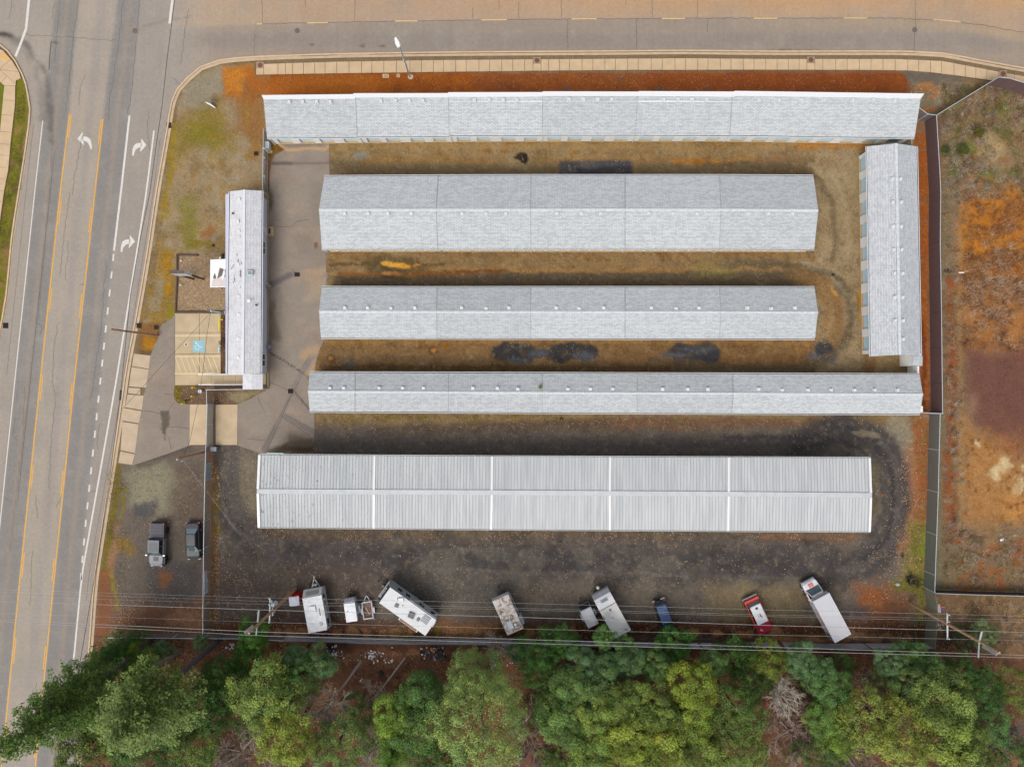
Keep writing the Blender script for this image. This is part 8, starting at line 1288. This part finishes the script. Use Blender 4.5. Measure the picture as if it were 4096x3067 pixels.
lz = [(1470, 2584, 1570, 2650, 60, [(226, 228, 232), (206, 214, 230), (40, 42, 50), (230, 220, 210)], 1.4), (1300, 2582, 1345, 2620, 40, [(28, 28, 34), (220, 220, 226)], 1.8), (1340, 2600, 1480, 2640, 30, [(216, 220, 224)], 1), (1680, 2588, 1800, 2640, 70, [(30, 32, 38), (210, 212, 220), (60, 80, 120)], 1.6), (1960, 2590, 2060, 2660, 60, [(206, 206, 212), (230, 226, 222)], 1.2), (3690, 2596, 3760, 2660, 90, [(214, 216, 232), (140, 146, 200), (236, 236, 240), (40, 38, 46)], 1.6), (900, 2570, 940, 2600, 12, [(220, 222, 226)], 1.5), (3750, 2490, 3780, 2520, 24, [(226, 220, 214)], 1), (3985, 2900, 4060, 3000, 14, [(226, 224, 220)], 2)]
scatter('litter', 'scattered white, blue and black rubbish along the foot of the slatted fence', 'litter', lz, .22, .7, (.02, .1), drym, .6)
def rag(label, name, pts, col, h=.22):
    b = MB(); q = W(pts); cx = sum(a for a, _ in q) / len(q); cy = sum(a for _, a in q) / len(q); b.prism([(x, y, .0) for x, y in q], [(cx + (x - cx) * .72, cy + (y - cy) * .72, h * (1 + .5 * math.sin(i * 2.3))) for i, (x, y) in enumerate(q)]); o = b.build(name, mat(name + '_' + str(col[0]), C(*col), .6, var=.25, scale=9, bump=.4)); tag(o, label, 'litter')
rag('crumpled yellow tarp in the rubbish below the slatted fence', 'yellow_tarp', [(1720, 2586), (1727, 2588), (1731, 2597), (1739, 2600), (1738, 2609), (1730, 2606), (1722, 2598)], (232, 186, 36)); rag('crumpled bright orange bag under the leafless twiggy tree', 'orange_bag', [(1984, 2640), (1994, 2636), (2002, 2646), (2010, 2656), (2004, 2666), (1992, 2658)], (240, 92, 40)); rag('black rubbish bag alone in the leafy clearing', 'rubbish_bag', [(1514, 2686), (1528, 2680), (1538, 2690), (1530, 2700), (1516, 2698)], (34, 34, 42)); rag('dirty white rag alone in the leafy clearing', 'white_rag', [(1438, 2724), (1446, 2710), (1452, 2708), (1449, 2718), (1441, 2727)], (226, 216, 204), .1); rag('black bin bag against the fence nearest the first travel trailer', 'rubbish_bag', [(1304, 2590), (1320, 2584), (1332, 2592), (1330, 2606), (1312, 2604)], (30, 30, 36)); rag('larger dark bag heap beside the yellow tarp', 'rubbish_bag', [(1752, 2592), (1768, 2590), (1772, 2616), (1788, 2632), (1772, 2636), (1754, 2612)], (30, 34, 48)); rag('small grey tarp beside the orange bag', 'grey_tarp', [(1966, 2654), (1976, 2644), (1980, 2660), (1972, 2680), (1964, 2672)], (158, 156, 166))

def undergrowth(name, label, n, zones):
    rs = np.random.RandomState(5); P_, N_, S_, C_ = [], [], [], []
    for x0, y0, x1, y1, n, cols, r0, r1, zt in zones:
        cx = rs.uniform(x0, x1, n * 2); cy = rs.uniform(y0, y1, n * 2); o_ = np.argsort(-(fbm(cx, cy, 130, 55, 4) + rs.uniform(-.1, .1, n * 2)))[:n]
        for i in o_:
            r_ = rs.uniform(r0, r1); k = int(70 * r_ * r_) + 20; q = unit(rs.normal(size=(k, 3)) + np.array([0, 0, .4])); c_ = np.array([(cx[i] - CX) * S, -(cy[i] - CY) * S, rs.uniform(.2, zt)]); P_.append(c_ + q * r_ * rs.uniform(.6, 1.05, k)[:, None]); N_.append(q + rs.normal(size=(k, 3)) * .5 + np.array([0, 0, .3])); S_.append(rs.uniform(.09, .19, k)); C_.append(np.array(C(*cols[rs.randint(len(cols))])) * rs.uniform(.6, 1.3) * rs.uniform(.75, 1.25, k)[:, None])
    P_ = np.concatenate(P_); P_[:, 2] = np.maximum(P_[:, 2], .03); me = leaf_mesh(name, P_, np.concatenate(N_), np.concatenate(S_), np.concatenate(C_), rs); o = bpy.data.objects.new(name, me); COL.objects.link(o); o.color = (1, 1, 1, 1); tag(o, label, 'undergrowth', kind='stuff')
G_ = [(86, 118, 56), (104, 132, 66), (120, 140, 76), (138, 148, 80), (90, 120, 70)]
undergrowth('undergrowth', 'low green undergrowth filling the gaps between the crowns of the wood', 0, [
 (420, 2850, 1180, 3120, 150, G_, .6, 1.3, 4.5), (760, 2720, 1180, 2860, 40, G_, .5, 1.1, 3), (430, 2600, 560, 2760, 26, G_, .5, 1.1, 3), (1150, 2900, 1700, 3120, 90, G_, .5, 1.1, 3), (1350, 2800, 1560, 2950, 24, G_, .4, .9, 2), (2050, 2640, 2300, 3120, 90, G_, .5, 1.2, 3.5), (2150, 2640, 3000, 3120, 230, G_, .7, 1.4, 5), (3000, 2650, 3500, 3120, 90, G_, .5, 1.1, 3.5), (3480, 2720, 3960, 3120, 170, G_, .6, 1.3, 5), (3850, 2660, 4140, 3120, 70, G_, .4, 1.0, 3), (470, 2590, 560, 2680, 12, G_, .4, .9, 2), (1120, 2700, 1260, 2800, 12, G_, .5, .9, 2.5)])
for l_, k_, x_, y_, r_, h_, c_ in (('dark green crown at the bottom edge left of the feathery pine', 'dense', 1760, 3030, 2.8, 9, (96, 132, 64)), ('dull green crown at the bottom edge right of the brown bare tree', 'loose', 2250, 3060, 3.0, 9, (112, 134, 70)), ('dark crown wedged behind the feathery pine on its right', 'loose', 2210, 2830, 2.4, 7, (92, 118, 64)), ('yellow green crown at the bottom edge in the middle of the centre grove', 'madrone', 2540, 3040, 2.9, 11, (168, 182, 76)), ('dark green filler crown between the mustard tree and the hazy conifer', 'dense', 3000, 2740, 2.4, 8, (88, 118, 56)), ('dark green crown at the bottom edge under the slanting row', 'loose', 3290, 3010, 2.8, 8, (100, 124, 66)), ('green crown between the first tall trunk and the big light crown', 'loose', 960, 2860, 2.4, 8, (104, 130, 66)), ('olive green tree at the road gap under the shaggy conifer', 'loose', 330, 2880, 2.5, 12, (130, 146, 74))): tree(l_, k_, x_, y_, r_, h_, c_, g1)
